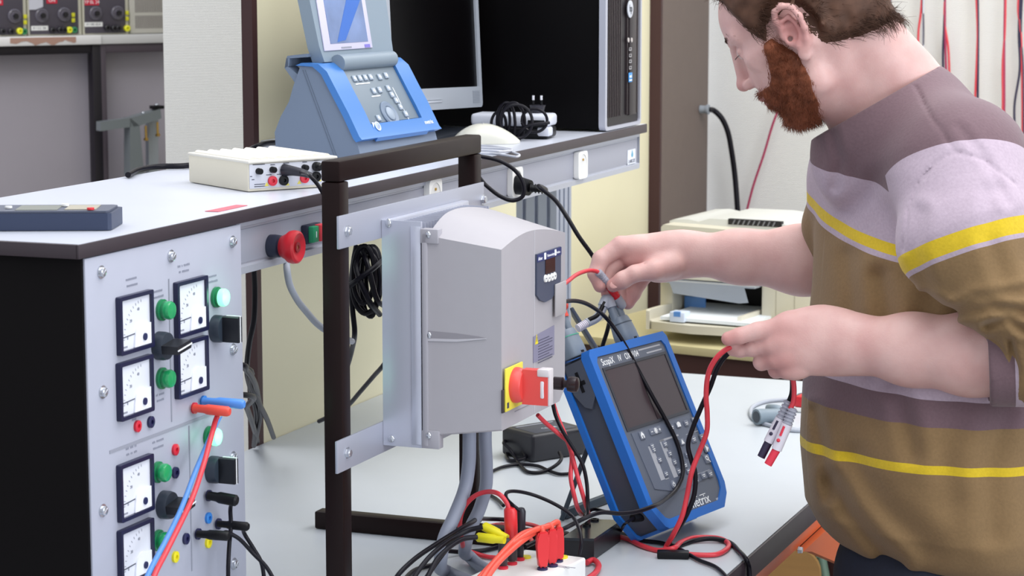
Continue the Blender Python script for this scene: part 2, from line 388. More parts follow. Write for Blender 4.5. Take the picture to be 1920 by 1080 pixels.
# sticker with drop logo
t = thing('logo_sticker', 'white sticker with a blue drop above lettering at the end of the trunking', 'sticker', (xt+.0015, PX(1184, 300, xt).y, PX(1184, 310, xt).z))
c = PX(1184, 296, xt+.0015); M = frame((xt+.0014, c.y, c.z), (0, 1, 0), (0, 0, 1))
B1((-.0225, -.0155, 0), (.0225, .0155, .0004), M).build('label_paper', mat('sticker_white', '#dfe3ee', .5), t)
q = MB(); q.prism([(.003+.0055*math.sin(a)*(1 if k < 7 else 1), .0055-.0045*math.cos(a)) if math.cos(a) > -.4 else (.003+.0055*math.sin(a)*.55, .0055-.0055*math.cos(a)*1.6) for k, a in enumerate([2*math.pi*i/14 for i in range(14)])], .0004, .0007, M, smooth=False); q.build('drop_mark', mat('teal_print', '#5fa0bd', .6), t)
q = MB(); q.text('LABOZE', M @ Matrix.Translation((.001, -.006, .0005)), .009, sx=1.1); q.box((-.02, -.0125, .0004), (.02, -.0113, .0007), M); q.build('lettering', dark_mark, t)

# emergency stop and start-stop buttons
def outface(y, z, x=xt+.0013): return frame((x, y, z), (0, 1, 0), (0, 0, 1))
p = PX(508, 461, xt+.002); M = outface(p.y, p.z)
t = thing('emergency_stop_button', 'red mushroom emergency stop button on the grey trunking', 'button', (xt+.0013, p.y, p.z))
q = MB(); q.lathe([(.0145, 0), (.0148, .006), (.0140, .014), (.0115, .015), (.0115, .024)], M); q.build('collar', mat('dark_blue_collar', '#23283c', .45), t)
q = MB(); q.lathe([(.0115, .016), (.0135, .017), (.0170, .024), (.0203, .028), (.0212, .033), (.0205, .0385), (.0178, .0405), (.0150, .0400), (.0100, .0375), (.0070, .0372), (0, .0376)], M, 36); hd = q.build('mushroom_head', mat('estop_red', '#c81d2b', .38), t)
q = MB(); q.lathe([(.0068, .0375), (.0066, .0392), (.0028, .0392), (.0028, .0381), (0, .0381)], M, 20); q.box((-.001, -.0024, .0381), (.001, .0024, .0384), M, m=brass); q.build('key_ring_mark', mat('dark_red', '#8f1a22', .4), hd)
p = PX(578, 437, xt+.002); M = outface(p.y, p.z)
t = thing('start_stop_switch', 'green and red start stop push button block beside the red mushroom button', 'switch', (xt+.0013, p.y, p.z))
B1((-.0205, -.0125, 0), (.0205, .0125, .010), M, r=.002).build('housing', mat('navy_housing', '#1c2236', .4), t)
B1((-.0175, -.0105, .0085), (-.0005, .0105, .017), M, r=.0015).build('start_button', mat('start_green', '#1f8a5e', .4), t)
B1((.0005, -.0105, .0085), (.0195, .0115, .019), M, r=.0015).build('stop_button', mat('stop_red', '#d9404a', .4), t)
q = MB(); q.box((-.010, -.004, .0171), (-.0085, .004, .0174), M); q.build('start_mark', white_mark, t)

# ================================================================== METER CABINET
cx = XF+.0005; cy0, cy1 = 2.134, 2.488
t = thing('meter_cabinet', 'metering cabinet with black side and grey panel of dials, lamps and switches under the shelf', 'cabinet', (-1.5, 2.31, TZ))
B1((-1.686, cy0-.003, TZ+.0006), (cx-.003, cy1-.004, SZ-.017), r=.001).build('housing', blacks, t)
CP = outface(0, 0, cx)                                  # local u=world y, v=world z, n=+x
B1((cy0, TZ+.001, -.003), (cy1, SZ-.0172, 0), CP, r=.0008).build('front_panel', panel_m, t)
def C(px, py): p = PX(px, py, cx); return p.y, p.z
def meter(px, py, ticks, w=.0725, h=.0655):
    u, v = C(px, py); M = CP @ Matrix.Translation((u+w/2, v-h/2-.0, 0))
    q = MB(); A = rrect(-w/2, w/2, -h/2, h/2, .002, 2); I = rrect(-w/2+.0045, w/2-.0045, -h/2+.0045, h/2-.0045, .001, 2)
    q.ring(A, I, 0, .0065, M); b = q.build('panel_meter', mat('meter_bezel_navy', '#15183a', .35), t)
    B1((-w/2+.004, -h/2+.004, .0002), (w/2-.004, h/2-.004, .0032), M).build('dial_face', mat('dial_white', '#dcdfe8', .45), b)
    q = MB(); pl = [(w/2-.005, -h/2+.005), (w/2-.005, -.004)]
    for k in range(8): a = math.radians(60+ 110*k/7); pl.append((.0125+.017*math.cos(a)*.95, -.020+.0185*math.sin(a)))
    pl.append((-.005, -h/2+.005)); q.prism(pl[0:1]+pl[1:], .0033, .0052, M); q.build('needle_cover', mat('cover_white', '#e8eaf2', .4), b)
    q = MB(); q.cyl(M @ Vector((.0165, -.0185, .005)), M @ Vector((.0165, -.0185, .0066)), .0042, n=16); q.build('zero_screw', mat('navy_screw', '#232850', .35), b)
    q = MB(); q.box((-w/2+.006, -.0128, .0034), (-.002, -.0117, .0038), M @ Matrix.Rotation(math.radians(3), 4, 'Z')); q.build('needle', dark_mark, b)
    q = MB()
    for k in range(11):
        a = math.radians(95+8.2*k); q.box((-.0004, .040, .0033), (.0004, .043, .0035), M @ Matrix.Translation((.0165, -.0185, 0)) @ Matrix.Rotation(a-math.pi/2, 4, 'Z'))
    for k, d in enumerate(ticks): q.text(d, M @ Matrix.Translation((.0165-.034*math.cos(math.radians(5+34*k)), -.0185+.034*math.sin(math.radians(5+34*k)), .0033)), .005)
    q.box((-w/2+.007, -h/2+.007, .0033), (-w/2+.018, -h/2+.009, .0035), M); q.build('scale_print', grey_mark, b)
for a in ((216, 558), (216, 682), (324, 530), (325, 645), (217, 873), (218, 996)): meter(a[0], a[1], ('0', '20', '40'))
def lamp(px, py, on):
    u, v = C(px, py); M = CP @ Matrix.Translation((u, v, 0))
    q = MB(); q.lathe([(.0125, 0), (.0125, .0035), (.0105, .004), (.0105, .008)], M, 24)
    b = q.build('indicator_lamp', mat('lamp_ring_green', '#177a4a', .35), t)
    q = MB(); q.lathe([(.0105, .0075), (.0108, .012), (.0095, .0145), (.004, .0155), (0, .0156)], M, 24); q.build('lens', green_on if on else green_l, b, 'lit green lens' if on else None)
for a in ((302, 581, 0), (302, 709, 0), (404, 557, 1), (294, 885, 0), (295, 1013, 0), (390, 818, 1)): lamp(*a)
for px, py in ((404, 557), (390, 818)):
    u, v = C(px, py); l = bpy.data.lights.new('lamp_glow', 'POINT'); l.energy = .02; l.color = (.35, 1, .6); l.shadow_soft_size = .008
    o = bpy.data.objects.new('lamp_glow', l); COL.objects.link(o); o.location = (cx+.026, u, v)
def rotary(px, py, ang):
    u, v = C(px, py); M = CP @ Matrix.Translation((u, v, 0)); R = M @ Matrix.Rotation(math.radians(ang), 4, 'Z')
    q = MB(); q.lathe([(.0165, 0), (.0165, .008), (.0155, .0125), (.0, .0125)], M, 32); b = q.build('rotary_switch', mat('switch_dark_grey', '#2c3440', .45), t)
    q = MB(); q.prism([(-.0150, -.0048), (.0150, -.0048), (.0165, 0), (.0150, .0048), (-.0150, .0048)], .0125, .034, R); q.build('grip', mat('switch_black', '#0d1018', .4), b)
    q = MB(); q.box((-.0152, -.0008, .0338), (.0155, .0008, .0346), R); q.box((.0150, -.0010, .016), (.0170, .0010, .0346), R); q.build('pointer_line', white_mark, b)
for a in ((297, 648, 8), (403, 616, 90), (396, 880, 90), (305, 946, 10)): rotary(*a)
def jack(px, py, col):
    u, v = C(px, py); M = CP @ Matrix.Translation((u, v, 0))
    q = MB(); q.lathe([(.0068, 0), (.0068, .003), (.0058, .0036), (.0026, .0036), (.0024, .0008), (0, .0008)], M, 20); q.build('banana_socket', col, t)
rj = mat('jack_red', '#cf2238', .4); bj = mat('jack_navy', '#1b1c48', .4); yj = mat('jack_yellow', '#e2d51d', .4); blj = mat('jack_blue', '#2f7fd0', .4)
for a in ((256, 799, rj), (281, 791, bj), (327, 843, rj), (327, 886, bj), (347, 1010, bj), (327, 1044, yj), (389, 971, blj), (389, 1017, yj), (305, 1030, bj),
          (363, 765, rj), (380, 752, blj), (390, 929, bj), (408, 982, bj), (370, 1001, bj)): jack(*a)
def hexs(px, py):
    u, v = C(px, py); M = CP @ Matrix.Translation((u, v, 0))
    q = MB(); q.lathe([(.0075, 0), (.0075, .0012), (.0052, .0013), (.0052, .0042), (.004, .005), (0, .005)], M, 6 if False else 18); q.box((-.004, -.0006, .0046), (.004, .0006, .0054), M @ Matrix.Rotation(.6, 4, 'Z')); q.build('screw', steel, t)
for a in ((189, 510), (320, 480), (435, 453), (436, 655), (192, 735), (436, 857), (192, 957), (438, 1057)): hexs(*a)
q = MB()
def line(a, b, wd=.0011):
    (u0, v0), (u1, v1) = C(*a), C(*b)
    if abs(u1-u0) > abs(v1-v0): q.box((min(u0, u1), (v0+v1)/2-wd*2, .0001), (max(u0, u1), (v0+v1)/2+wd*2, .0006), CP)
    else: q.box(((u0+u1)/2-wd, min(v0, v1), .0001), ((u0+u1)/2+wd, max(v0, v1), .0006), CP)
line((205, 843), (430, 768), .0009); line((319, 522), (319, 792)); line((357, 797), (357, 1072)); q.build('divider_line', grey_mark, t)
q = MB(); faint = mat('faint_print', '#8b8e9d', .7)
for (px, py, w_) in ((248, 522, .028), (248, 534, .024), (345, 497, .03), (345, 508, .024), (298, 545, .022), (298, 556, .026), (400, 517, .022), (400, 527, .026), (303, 738, .026), (303, 749, .022),
        (247, 838, .026), (247, 849, .024), (297, 826, .028), (297, 838, .024), (252, 786, .01)):
    u, v = C(px, py)
    n = int(w_/.0024)
    for k in range(n):
        if random.random() < .85: q.box((u-w_/2+k*.0024, v-.0013, .0001), (u-w_/2+k*.0024+.0015, v+.0013*random.uniform(.6, 1), .0004), CP)
q.build('lettering', faint, t)

# ================================================================== BLACK STAND with brackets
t = thing('steel_stand', 'dark brown square tube stand with aluminium brackets standing on the table', 'stand', (-1.24, 2.74, TZ))
xr = -1.21; S = .0255; zt_ = 1.396; ya, yb = 2.514, 2.941
B1((xr-S, ya, TZ+.0265), (xr, ya+S, zt_-S-.0005), r=.0025).build('post', frame_m, t)
B1((xr-S, yb, TZ+.0265), (xr, yb+S, zt_-S-.0005), r=.0025).build('post', frame_m, t)
B1((xr-S, ya-.0005, zt_-S), (xr, yb+S+.0005, zt_), r=.003).build('top_bar', frame_m, t)
for y in (ya, yb): B1((-1.462, y, TZ+.0004), (-1.078, y+S, TZ+.026), r=.0025).build('foot_bar', frame_m, t)
br = mat('bracket_aluminium', '#adb0bd', .4, .4)
zr1 = 1.3305; zr0 = 1.0565
ur = B1((xr+.0003, ya-.011, zr1-.040), (xr+.0038, yb+S-.001, zr1), r=.0006).build('bracket_rail', br, t)
lr = B1((xr+.0003, ya-.022, zr0-.040), (xr+.0038, yb+S-.001, zr0), r=.0006).build('bracket_rail', br, t)
def bolt(y, z, x, par, r=.0058):
    M = outface(y, z, x); q = MB(); q.lathe([(r*1.35, 0), (r*1.35, .001), (r, .0011), (r, .0045), (r*.75, .0055), (0, .0055)], M, 6); q.build('bolt', steel, par)
for px, py, par in ((651, 433, ur), (905, 374, ur), (651, 849, lr)):
    p = PX(px, py, xr+.004); bolt(p.y, p.z, xr+.0038, par)

# ================================================================== VARIABLE SPEED DRIVE
t = thing('motor_drive', 'grey wall mounted variable speed drive with finned heatsink and red isolator handle', 'drive', (-1.1, 2.74, 1.03))
y0 = 2.624; y1 = 2.852; xb = xr+.0042
XD = Matrix(((0, 0, 1, 0), (1, 0, 0, 0), (0, 1, 0, 0), (0, 0, 0, 1)))     # local x->world y, y->world z, z->world x
q = MB(); zt2 = 1.3135; zb2 = 1.0265
q.box((xb, y0+.002, zb2), (xb+.012, y1+.03, zt2), r=.002)
q.prism([(y0, zb2), (y0+.0035, zb2), (y0+.0035, zt2), (y0, zt2)], xb, -1.152, XD, smooth=False)
q.box((-1.166, y0-.0015, zb2+.004), (-1.152, y0+.002, zt2-.006), r=.001)
q.build('heatsink', alu_br, t)
q = MB()
for k in range(24):
    y = y0+.012+k*(y1-y0+.004)/24; q.box((xb+.0125, y, zb2+.01), (-1.156, y+.0016, zt2-.004))
q.build('cooling_fins', alu_br, t)
q = MB()  # back flange plate of housing
q.box((-1.1505, y0-.003, 1.030), (-1.143, y1+.004, 1.300), r=.0015); q.box((-1.152, y0-.003, 1.287), (-1.128, y0+.012, 1.305), r=.001)
q.box((-1.152, y0-.002, 1.027), (-1.128, y0+.012, 1.050), r=.001)
q.build('mounting_flange', mat('flange_grey', '#a3a1a8', .5), t)
def zarch(u):                                             # top outline of the housing across its width
    k = (u-y0)/(y1-y0); return 1.2835 + .0125*math.sin(min(1, k/.42)*math.pi/2)**1.0 - (.0 if k < .42 else .0165*((k-.42)/.58)**1.7)
top = [(y0+(y1-y0)*k/24, zarch(y0+(y1-y0)*k/24)) for k in range(25)]
bot = [(y1, 1.072), (y1-.02, 1.057), (y0+.002, 1.0565), (y0, 1.0585)]
def arch2(k, xx):                                         # rear is taller: the crest fades towards the front face
    return 0
xh0, xh1 = -1.143, -1.0445
q = MB(); n = len(top)+len(bot); rings = []
for i in range(13):
    s = i/12; x = xh0+(xh1-xh0)*s; lift = .012*(1-s)**1.1
    row = []
    for (u, z) in top:
        k = (u-y0)/(y1-y0); row.append((x, u, z + (lift*math.sin(min(1, k/.3)*math.pi/2) + .013*(1-s))*1.0))
    for (u, z) in bot: row.append((x, u, z - .014*(1-s)**1.0))
    rings.append([q.bm.verts.new(Vector(p)) for p in row])
for a, b in zip(rings, rings[1:]):
    for i in range(n): j = (i+1) % n; q.bm.faces.new((a[i], a[j], b[j], b[i]))
q.bm.faces.new(rings[0][::-1]); q.bm.faces.new(rings[-1]); q._set([v for r in rings for v in r], None)
hs = q.build('housing', drive_m, t, ang=30)
FP = outface(0, 0, xh1)                                    # front face plane
def Fp(px, py): p = PX(px, py, xh1); return p.y, p.z
# slot pocket on the side: a shallow tapered groove with a screw
SD = Matrix(((1, 0, 0, 0), (0, 0, -1, y0), (0, 1, 0, 0), (0, 0, 0, 1)))   # local x=world x, y=world z, z=-y
p0 = PY(801, 628, y0); p1 = PY(912, 634, y0)
q = MB(); q.prism([(p0.x, p0.z+.0055), (p0.x+.04, p0.z+.0045), (p1.x-.01, p1.z+.0015), (p1.x, p1.z), (p1.x-.01, p1.z-.0015), (p0.x+.04, p0.z-.003), (p0.x, p0.z-.0045)], -.0002, .0003, SD); q.build('screw_groove', mat('groove_grey', '#8f8c92', .6), hs)
q = MB(); q.prism([(p0.x, p0.z-.0042), (p0.x+.04, p0.z-.003), (p1.x, p1.z), (p1.x, p1.z-.001), (p0.x+.04, p0.z-.0062), (p0.x, p0.z-.0075)], -.0002, .0012, SD); q.build('groove_lip', mat('lip_light', '#bcbac0', .4), hs)
q = MB(); q.ell((p0.x+.003, y0-.001, p0.z), (.0032, .002, .0042)); q.build('screw', steel, t)
for (px, py) in ((560/2.77+600, 525/2.77+250), (919/2.77+600, 427/2.77+250)):
    pass
for px, py in ((803, 440), (804, 817)): 
    p = PY(px, py, y0-.003); q = MB(); q.ell(p, (.0035, .0025, .0045)); q.build('screw', steel, t)
p = PX(932, 405, -1.143); q = MB(); q.ell(p, (.003, .004, .0045)); q.build('screw', steel, t)
p = PX(722, 420, xb+.01); q = MB(); q.ell((p.x, y0-.002, p.z), (.004, .002, .006)); q.build('screw', steel, t)
p = PY(728, 822, y0); q = MB(); q.ell((xb+.012, y0-.002, p.z), (.0045, .002, .0045)); q.build('screw', steel, t)
# removable front cover seam + control pad
u1, _ = Fp(1002, 460)
B1((u1-.0006, 1.059, -.001), (u1+.0006, zarch(u1)-.0005, .0006), FP).build('cover_seam', mat('seam_light', '#c3c1c6', .5), hs)
a = Fp(1003, 477); b_ = Fp(1048, 462); d = Fp(1003, 555); e = Fp(1048, 528)
w0, w1 = a[0], b_[0]; ztop = a[1]
q = MB(); q.prism([(w0, ztop), (w1, ztop), (w1, e[1]+.002), (w1-.02, d[1]-.004), (w1-.035, d[1]-.011), (w0+.03, d[1]-.012), (w0+.012, d[1]-.007), (w0, d[1]+.001)], .0003, .003, FP); cpd = q.build('control_pad', mat('pad_slate', '#444b60', .5), t)
B1((w0, ztop-.0105, .003), (w1, ztop-.0005, .0036), FP).build('header_strip', mat('navy_strip', '#22316a', .45), cpd)
q = MB(); q.text('Altivar', FP @ Matrix.Translation((w0+.010, ztop-.0065, .0036)), .0062, sx=.9); q.text('Telemecanique', FP @ Matrix.Translation(((w0+w1)/2+.004, ztop-.006, .0036)), .005, sx=.9); q.text('Modbus', FP @ Matrix.Translation((w1-.012, ztop-.006, .0036)), .0042)
q.prism(rrect(w0+.0235, w0+.030, ztop-.0095, ztop-.001, .001, 2), .0036, .0041, FP); q.prism(rrect(w0+.062, w0+.068, ztop-.009, ztop-.001, .001, 2), .0036, .0041, FP)
q.build('header_lettering', white_mark, cpd)
a = Fp(1018, 489); b_ = Fp(1036, 508)
B1((a[0], b_[1], .0028), (b_[0], a[1]+.001, .0038), FP).build('display', mat('dark_red_display', '#2a0c0a', .15), cpd)
for k, (px, py) in enumerate(((1018, 522), (1024, 521), (1030, 519), (1035, 517))):
    u, v = Fp(px, py); q = MB(); q.cyl(FP @ Vector((u, v, .0028)), FP @ Vector((u, v, .0048)), .0052, .0047, 20); q.box((u-.0018, v-.0005, .0048), (u+.0018, v+.0005, .0051), FP, m=dark_mark); q.build('push_button', white_pl, cpd)
# warning plate
a = Fp(1000, 632); b_ = Fp(1040, 665)
q = MB(); q.prism([(Fp(1000, 0)[0], Fp(1000, 631)[1]), (Fp(1040, 0)[0], Fp(1040, 609)[1]), (Fp(1040, 0)[0], Fp(1040, 664)[1]), (Fp(1000, 0)[0], Fp(1000, 680)[1])], .0002, .0008, FP); wp = q.build('warning_label', mat('label_grey_violet', '#85839a', .55), t)
u, v = Fp(1005, 636); q = MB(); q.prism([(u-.0052, v-.0062), (u+.0052, v-.0062), (u, v+.0065)], .0008, .0012, FP); q.box((u-.0006, v-.003, .0012), (u+.0006, v+.003, .0015), FP, m=dark_mark); q.build('warning_triangle', mat('sign_yellow', '#e8d62a', .5), wp)
q = MB()
for k in range(9):
    z = Fp(1020, 634)[1]-.0036*k; q.box((Fp(1009, 0)[0], z-.0005, .0008), (Fp(1036 if k % 3 else 1030, 0)[0], z+.0005, .0011), FP)
q.build('lettering', mat('label_text', '#4e4d63', .6), wp)
# isolator
a = Fp(938, 690); b_ = Fp(974, 680); cc = Fp(974, 758)
u0 = y0+.002; u1 = Fp(973, 700)[0]; z1 = Fp(940, 692)[1]; z0 = Fp(940, 773)[1]
B1((u0-.004, z0-.001, .0002), (u1+.004, z0+.028, .003), FP, r=.0006).build('backing_plate', mat('backing_dark', '#3b3338', .5), t)
ip = B1((u0, z0, .0031), (u1, z1, .0055), FP, r=.0006).build('isolator_plate', mat('isolator_yellow', '#e6d84a', .45), t)
q = MB(); q.box((u0+.003, z0+.004, .0055), (u0+.009, z0+.011, .0059), FP); q.build('plate_mark', dark_mark, ip)
uc, zc = (u0+u1)/2+.002, (z0+z1)/2+.002
M = FP @ Matrix.Translation((uc, zc, .0055))
isr = mat('isolator_red', '#dc4a45', .4)
q = MB(); q.lathe([(.0225, 0), (.0225, .004), (.0205, .011), (.0185, .013), (0, .013)], M, 32)
q.prism([(-.0075, -.0225), (.0075, -.0225), (.0085, .0), (.0075, .0215), (-.0075, .0215), (-.0085, .0)], .012, .046, M)
hd = q.build('isolator_handle', isr, t)
M2 = M @ Matrix.Translation((0, 0, .030))
q = MB(); q.box((-.0090, .0135, .002), (.0090, .0235, .018), M2, r=.002); q.box((-.0068, -.0225, .0155), (.0068, .0235, .0185), M2, r=.001); q.build('lock_slide', mat('slide_grey', '#cfc9cc', .4), hd)
q = MB(); q.box((-.0092, -.014, .006), (.0092, .009, .012), M2, r=.0025); q.build('padlock_slot', mat('slot_light', '#d9d4da', .5), hd)
# clip bracket at right edge of front
a = Fp(1037, 531); b_ = Fp(1056, 590)
q = MB(); q.box((Fp(1036, 0)[0], Fp(1045, 590)[1], .0035), (Fp(1056, 0)[0], Fp(1045, 529)[1], .006), FP, r=.001); q.build('side_clip', mat('clip_grey', '#aca9ab', .5), t)
# slot line
q = MB(); a = Fp(965, 772); b_ = Fp(1000, 760); q.box((a[0], a[1]-.0004, .0001), (b_[0], a[1]+.0006, .0005), FP); q.build('moulding_line', mat('moulding', '#86848c', .6), hs)
# black plastic clamp knob beside the handle
q = MB(); p = Fp(1022, 722); Mk = FP @ Matrix.Translation((Fp(1030, 0)[0], p[1]+.001, 0)); q.lathe([(.0055, 0), (.006, .006), (.0085, .008), (.0085, .020), (.005, .022), (.005, .026), (.0095, .028), (.0105, .033), (.0095, .040), (.004, .042), (0, .042)], Mk, 18); q.build('clamp_knob', mat('dark_clamp', '#201418', .3), t)
# cable glands
for x in (-1.095, -1.072):
    pass
grey_cab = mat('thick_grey_cable', '#8a90a0', .5)
cable('power_cable', [(880, 804, 'y', 2.70), (880, 830, 'y', 2.70), (879, 870, 'F', 2.925), (872, 915, 'F', 2.92), (853, 965, 'F', 2.90), (833, 1010, 'F', 2.88), (826, 1050, 'F', 2.87), (838, 1072, 'z', TZ+.011), (880, 1090, 'z', TZ+.011), (930, 1100, 'z', TZ+.011)], .0088, grey_cab, 'left one of the two thick grey cables hanging from the motor drive', group='thick grey drive cables', n=14)
cable('power_cable', [(910, 804, 'y', 2.75), (910, 830, 'y', 2.75), (912, 870, 'F', 2.975), (911, 912, 'F', 2.98), (899, 955, 'F', 2.98), (880, 995, 'F', 2.97), (872, 1025, 'F', 2.96), (881, 1044, 'z', TZ+.011), (905, 1064, 'z', TZ+.011), (950, 1085, 'z', TZ+.011)], .0085, grey_cab, 'right one of the two thick grey cables hanging from the motor drive', group='thick grey drive cables', n=14)
# ================================================================== LEFT BACKGROUND BAY
BZ = 1.435; X57 = azdir(56.5); BO = PZ(0, 66, BZ)
BM = frame(BO, X57, (0, 0, 1))
bx = lambda px, py=66, n=0.0: PL(px, py, BM, n)[0]
by = lambda py, px=150, n=0.0: PL(px, py, BM, n)[1]
t = thing('instrument_bench', 'background bench with chipped white counter on a dark metal frame', 'bench', (BO.x, BO.y, .0))
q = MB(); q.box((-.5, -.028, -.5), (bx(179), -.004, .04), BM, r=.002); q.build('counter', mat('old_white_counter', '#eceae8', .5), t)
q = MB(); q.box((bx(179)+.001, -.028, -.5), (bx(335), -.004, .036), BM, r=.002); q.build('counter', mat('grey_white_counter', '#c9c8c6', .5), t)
pts = []
xa, xz = bx(8), bx(131)
for k in range(25): u = xa+(xz-xa)*k/24; pts.append((u, -.0165-.0035*math.sin(k*.9)-.004*random.random() - (.004 if 8 < k < 20 else 0)))
for k in range(24, -1, -1): pts.append((xa+(xz-xa)*k/24, -.0065))
q = MB(); q.prism(pts, .0402, .0412, BM, smooth=False); q.build('chipped_edge', mat('bare_chipboard', '#b08c7c', .8), t)
dk = mat('bay_dark_steel', '#130d18', .45); dk2 = mat('bay_brown_steel', '#4a4149', .5)
q = MB(); q.box((-.5, -.052, .0), (bx(163), -.0285, .03), BM, r=.002); q.build('beam', dk, t)
q = MB(); q.box((bx(189), -.052, .0), (bx(335), -.0285, .03), BM, r=.002); q.build('beam', dk2, t)
q = MB(); q.box((bx(163), -1.43, .0), (bx(179), -.0285, .032), BM, r=.001); q.build('post', dk, t)
q = MB(); q.box((bx(179), -1.43, -.005), (bx(189), -.0285, .031), BM, r=.001); q.build('post', dk2, t)
q = MB(); q.box((-.6, -1.43, -.06), (.75, -.053, -.03), BM); q.build('back_panel', mat('bay_grey_panel', '#a8a2aa', .7, noise_amt=.02, nscale=5), t)
# power supplies
beige2 = mat('instrument_beige', '#c9c6b4', .5); face2 = mat('instrument_face', '#4b4650', .5)
def psu(px0, px1, label, redtxt, lab, knobs=((.0, .0),)):
    x0, x1 = bx(px0), bx(px1); t = thing('bench_power_supply', label, 'power supply', BM @ Vector(((x0+x1)/2, 0, -.1)), group='bench power supplies on the far counter')
    B1((x0+.002, -.0035, -.24), (x1-.002, .16, 0), BM, r=.002).build('case', beige2, t)
    f = B1((x0+.006, .0, .0005), (x1-.012, .155, .0025), BM, r=.0005).build('front_panel', face2, t)
    wd = x1-x0
    if redtxt:
        q = MB(); a = bx(redtxt[1]), by(redtxt[2]); q.box((a[0], a[1], .003), (a[0]+redtxt[3], a[1]+.02, .004), BM); lb = q.build('red_label', mat('red_label', '#c9203c', .5), t)
        q = MB(); q.text(redtxt[0], BM @ Matrix.Translation((a[0]+redtxt[3]/2, a[1]+.008, .0041)), .012); q.build('lettering', white_mark, lb)
    if lab:
        a = bx(lab[1]), by(lab[2], lab[1]); q = MB(); q.box((a[0], a[1]-.006, .003), (a[0]+lab[3], a[1]+.006, .004), BM); lb = q.build('white_label', white_pl, t)
        q = MB(); q.text(lab[0], BM @ Matrix.Translation((a[0]+lab[3]/2, a[1], .0041)), .008, sx=.8); q.build('lettering', dark_mark, lb)
    return t
def bdisc(px, py, r, h, m, par, name, prof=None, n=0.0):
    u, v = PL(px, py, BM, .003); M = BM @ Matrix.Translation((u, v, .003)); q = MB(); q.lathe(prof or [(r, 0), (r, h), (0, h)], M, 24); return q.build(name, m, par)
clear = mat('smoked_dial', '#605c66', .25); kn = mat('knob_dark', '#1c1a20', .4); yb = mat('yellow_button', '#d3d02a', .5)
def psu_face(t, x0, spec):
    for px, py in spec['dial']:
        bdisc(px, py, .019, .006, clear, t, 'adjustment_dial', [(.019, 0), (.0185, .004), (.0155, .006), (.0145, .005), (.009, .005), (.008, .009), (0, .009)])
        bdisc(px, py, .0075, .016, kn, t, 'dial_knob', [(.0075, .004), (.0065, .016), (0, .016)])
    for px, py, cc in spec['jack']: bdisc(px, py, .0078, .012, cc, t, 'terminal', [(.0085, 0), (.0085, .008), (.006, .010), (.003, .010), (.003, .004), (0, .004)])
    for px, py in spec['btn']:
        u, v = PL(px, py, BM, .003); q = MB(); q.box((u-.0048, v-.0055, .003), (u+.0048, v+.0055, .006), BM, r=.001); q.build('yellow_button', yb, t)
yt = mat('terminal_yellow', '#e8e62a', .4); gt = mat('terminal_green', '#2b7a4e', .4)
t = psu(-60, 52, 'bench power supply cut off by the left picture edge', ('ON', -14, 8, .03), None)
psu_face(t, 0, dict(dial=[(27, 30)], jack=[(4, 59, kn), (20, 59, kn), (44, 59, gt), (36, 58, yt)], btn=[(47, 31), (47, 42)]))
t = psu(52, 155, 'bench power supply with pale paper tag hanging on its face, left of the middle gap', ('ON', 88, 6, .03), ('R = 11,2  10A', 58, 53, .047))
psu_face(t, 0, dict(dial=[(78, 29), (120, 27)], jack=[(98, 57, kn), (112, 56, kn), (119, 56, kn), (138, 56, gt), (129, 56, yt)], btn=[(137, 28), (137, 38)]))
q = MB(); u0, u1 = bx(52), bx(81); q.prism([(u0+.004, by(17)), (u0+.022, by(17)), (u1, by(12)), (u1, .16), (u0+.004, .16)], .004, .005, BM); o = q.build('paper_tag', mat('paper_tag', '#c9c9d2', .6), t)
t = psu(155, 243, 'bench power supply with red lettered label beside the vented grey unit', ('TP EL 24', 159, 10, .042), ('R = 100 : 0,5 A', 158, 46, .052))
psu_face(t, 0, dict(dial=[(179, 25), (220, 24)], jack=[(200, 52, kn), (213, 53, kn), (221, 53, kn), (237, 53, yt)], btn=[(238, 24), (238, 35)]))
x0, x1 = bx(243), bx(335)
t = thing('vented_cabinet', 'pale grey vented instrument at the right end of the far counter', 'instrument', BM @ Vector(((x0+x1)/2, 0, -.1)))
B1((x0+.001, -.0025, -.22), (x1, .16, .003), BM, r=.002).build('case', mat('vent_case', '#bdbab0', .5), t)
q = MB()
for k in range(22):
    u = bx(254)+k*(bx(306)-bx(254))/21
    for v0, v1 in ((by(53, 280), by(29, 280)), (by(23, 280), .15)): q.box((u-.0009, v0, .003), (u+.0009, v1, .0036), BM)
o = q.build('vent_slots', mat('vent_dark', '#77706e', .7), t); o['kind'] = 'stuff'
# clamp on the bench
t = thing('clamp_bracket', 'grey green metal clamp with two brass bolts below the far counter', 'clamp', BM @ Vector((bx(255), -.33, .15)))
gg = mat('grey_green_metal', '#7d8487', .45, .2)
n_ = .12; CB = lambda px, py: PL(px, py, BM, n_)
def poly(name, P, m, d=.02, nn=n_): q = MB(); q.prism([CB(*p) for p in P], nn-d, nn, BM, smooth=False); return q.build(name, m, t)
poly('side_bar', [(189, 229), (246, 221), (246, 238), (189, 246)], gg, .03)
poly('upright', [(244, 221), (262, 236), (271, 330), (244, 330)], gg, .04)
poly('arm', [(243, 222), (301, 204), (303, 222), (262, 236), (250, 238)], gg, .035)
poly('support', [(290, 226), (309, 222), (309, 330), (291, 330)], mat('pale_metal', '#a9b0b8', .35, .3), .02, n_-.04)
poly('bolt_plate', [(289, 199), (308, 198), (308, 204), (289, 205)], black_m, .03)
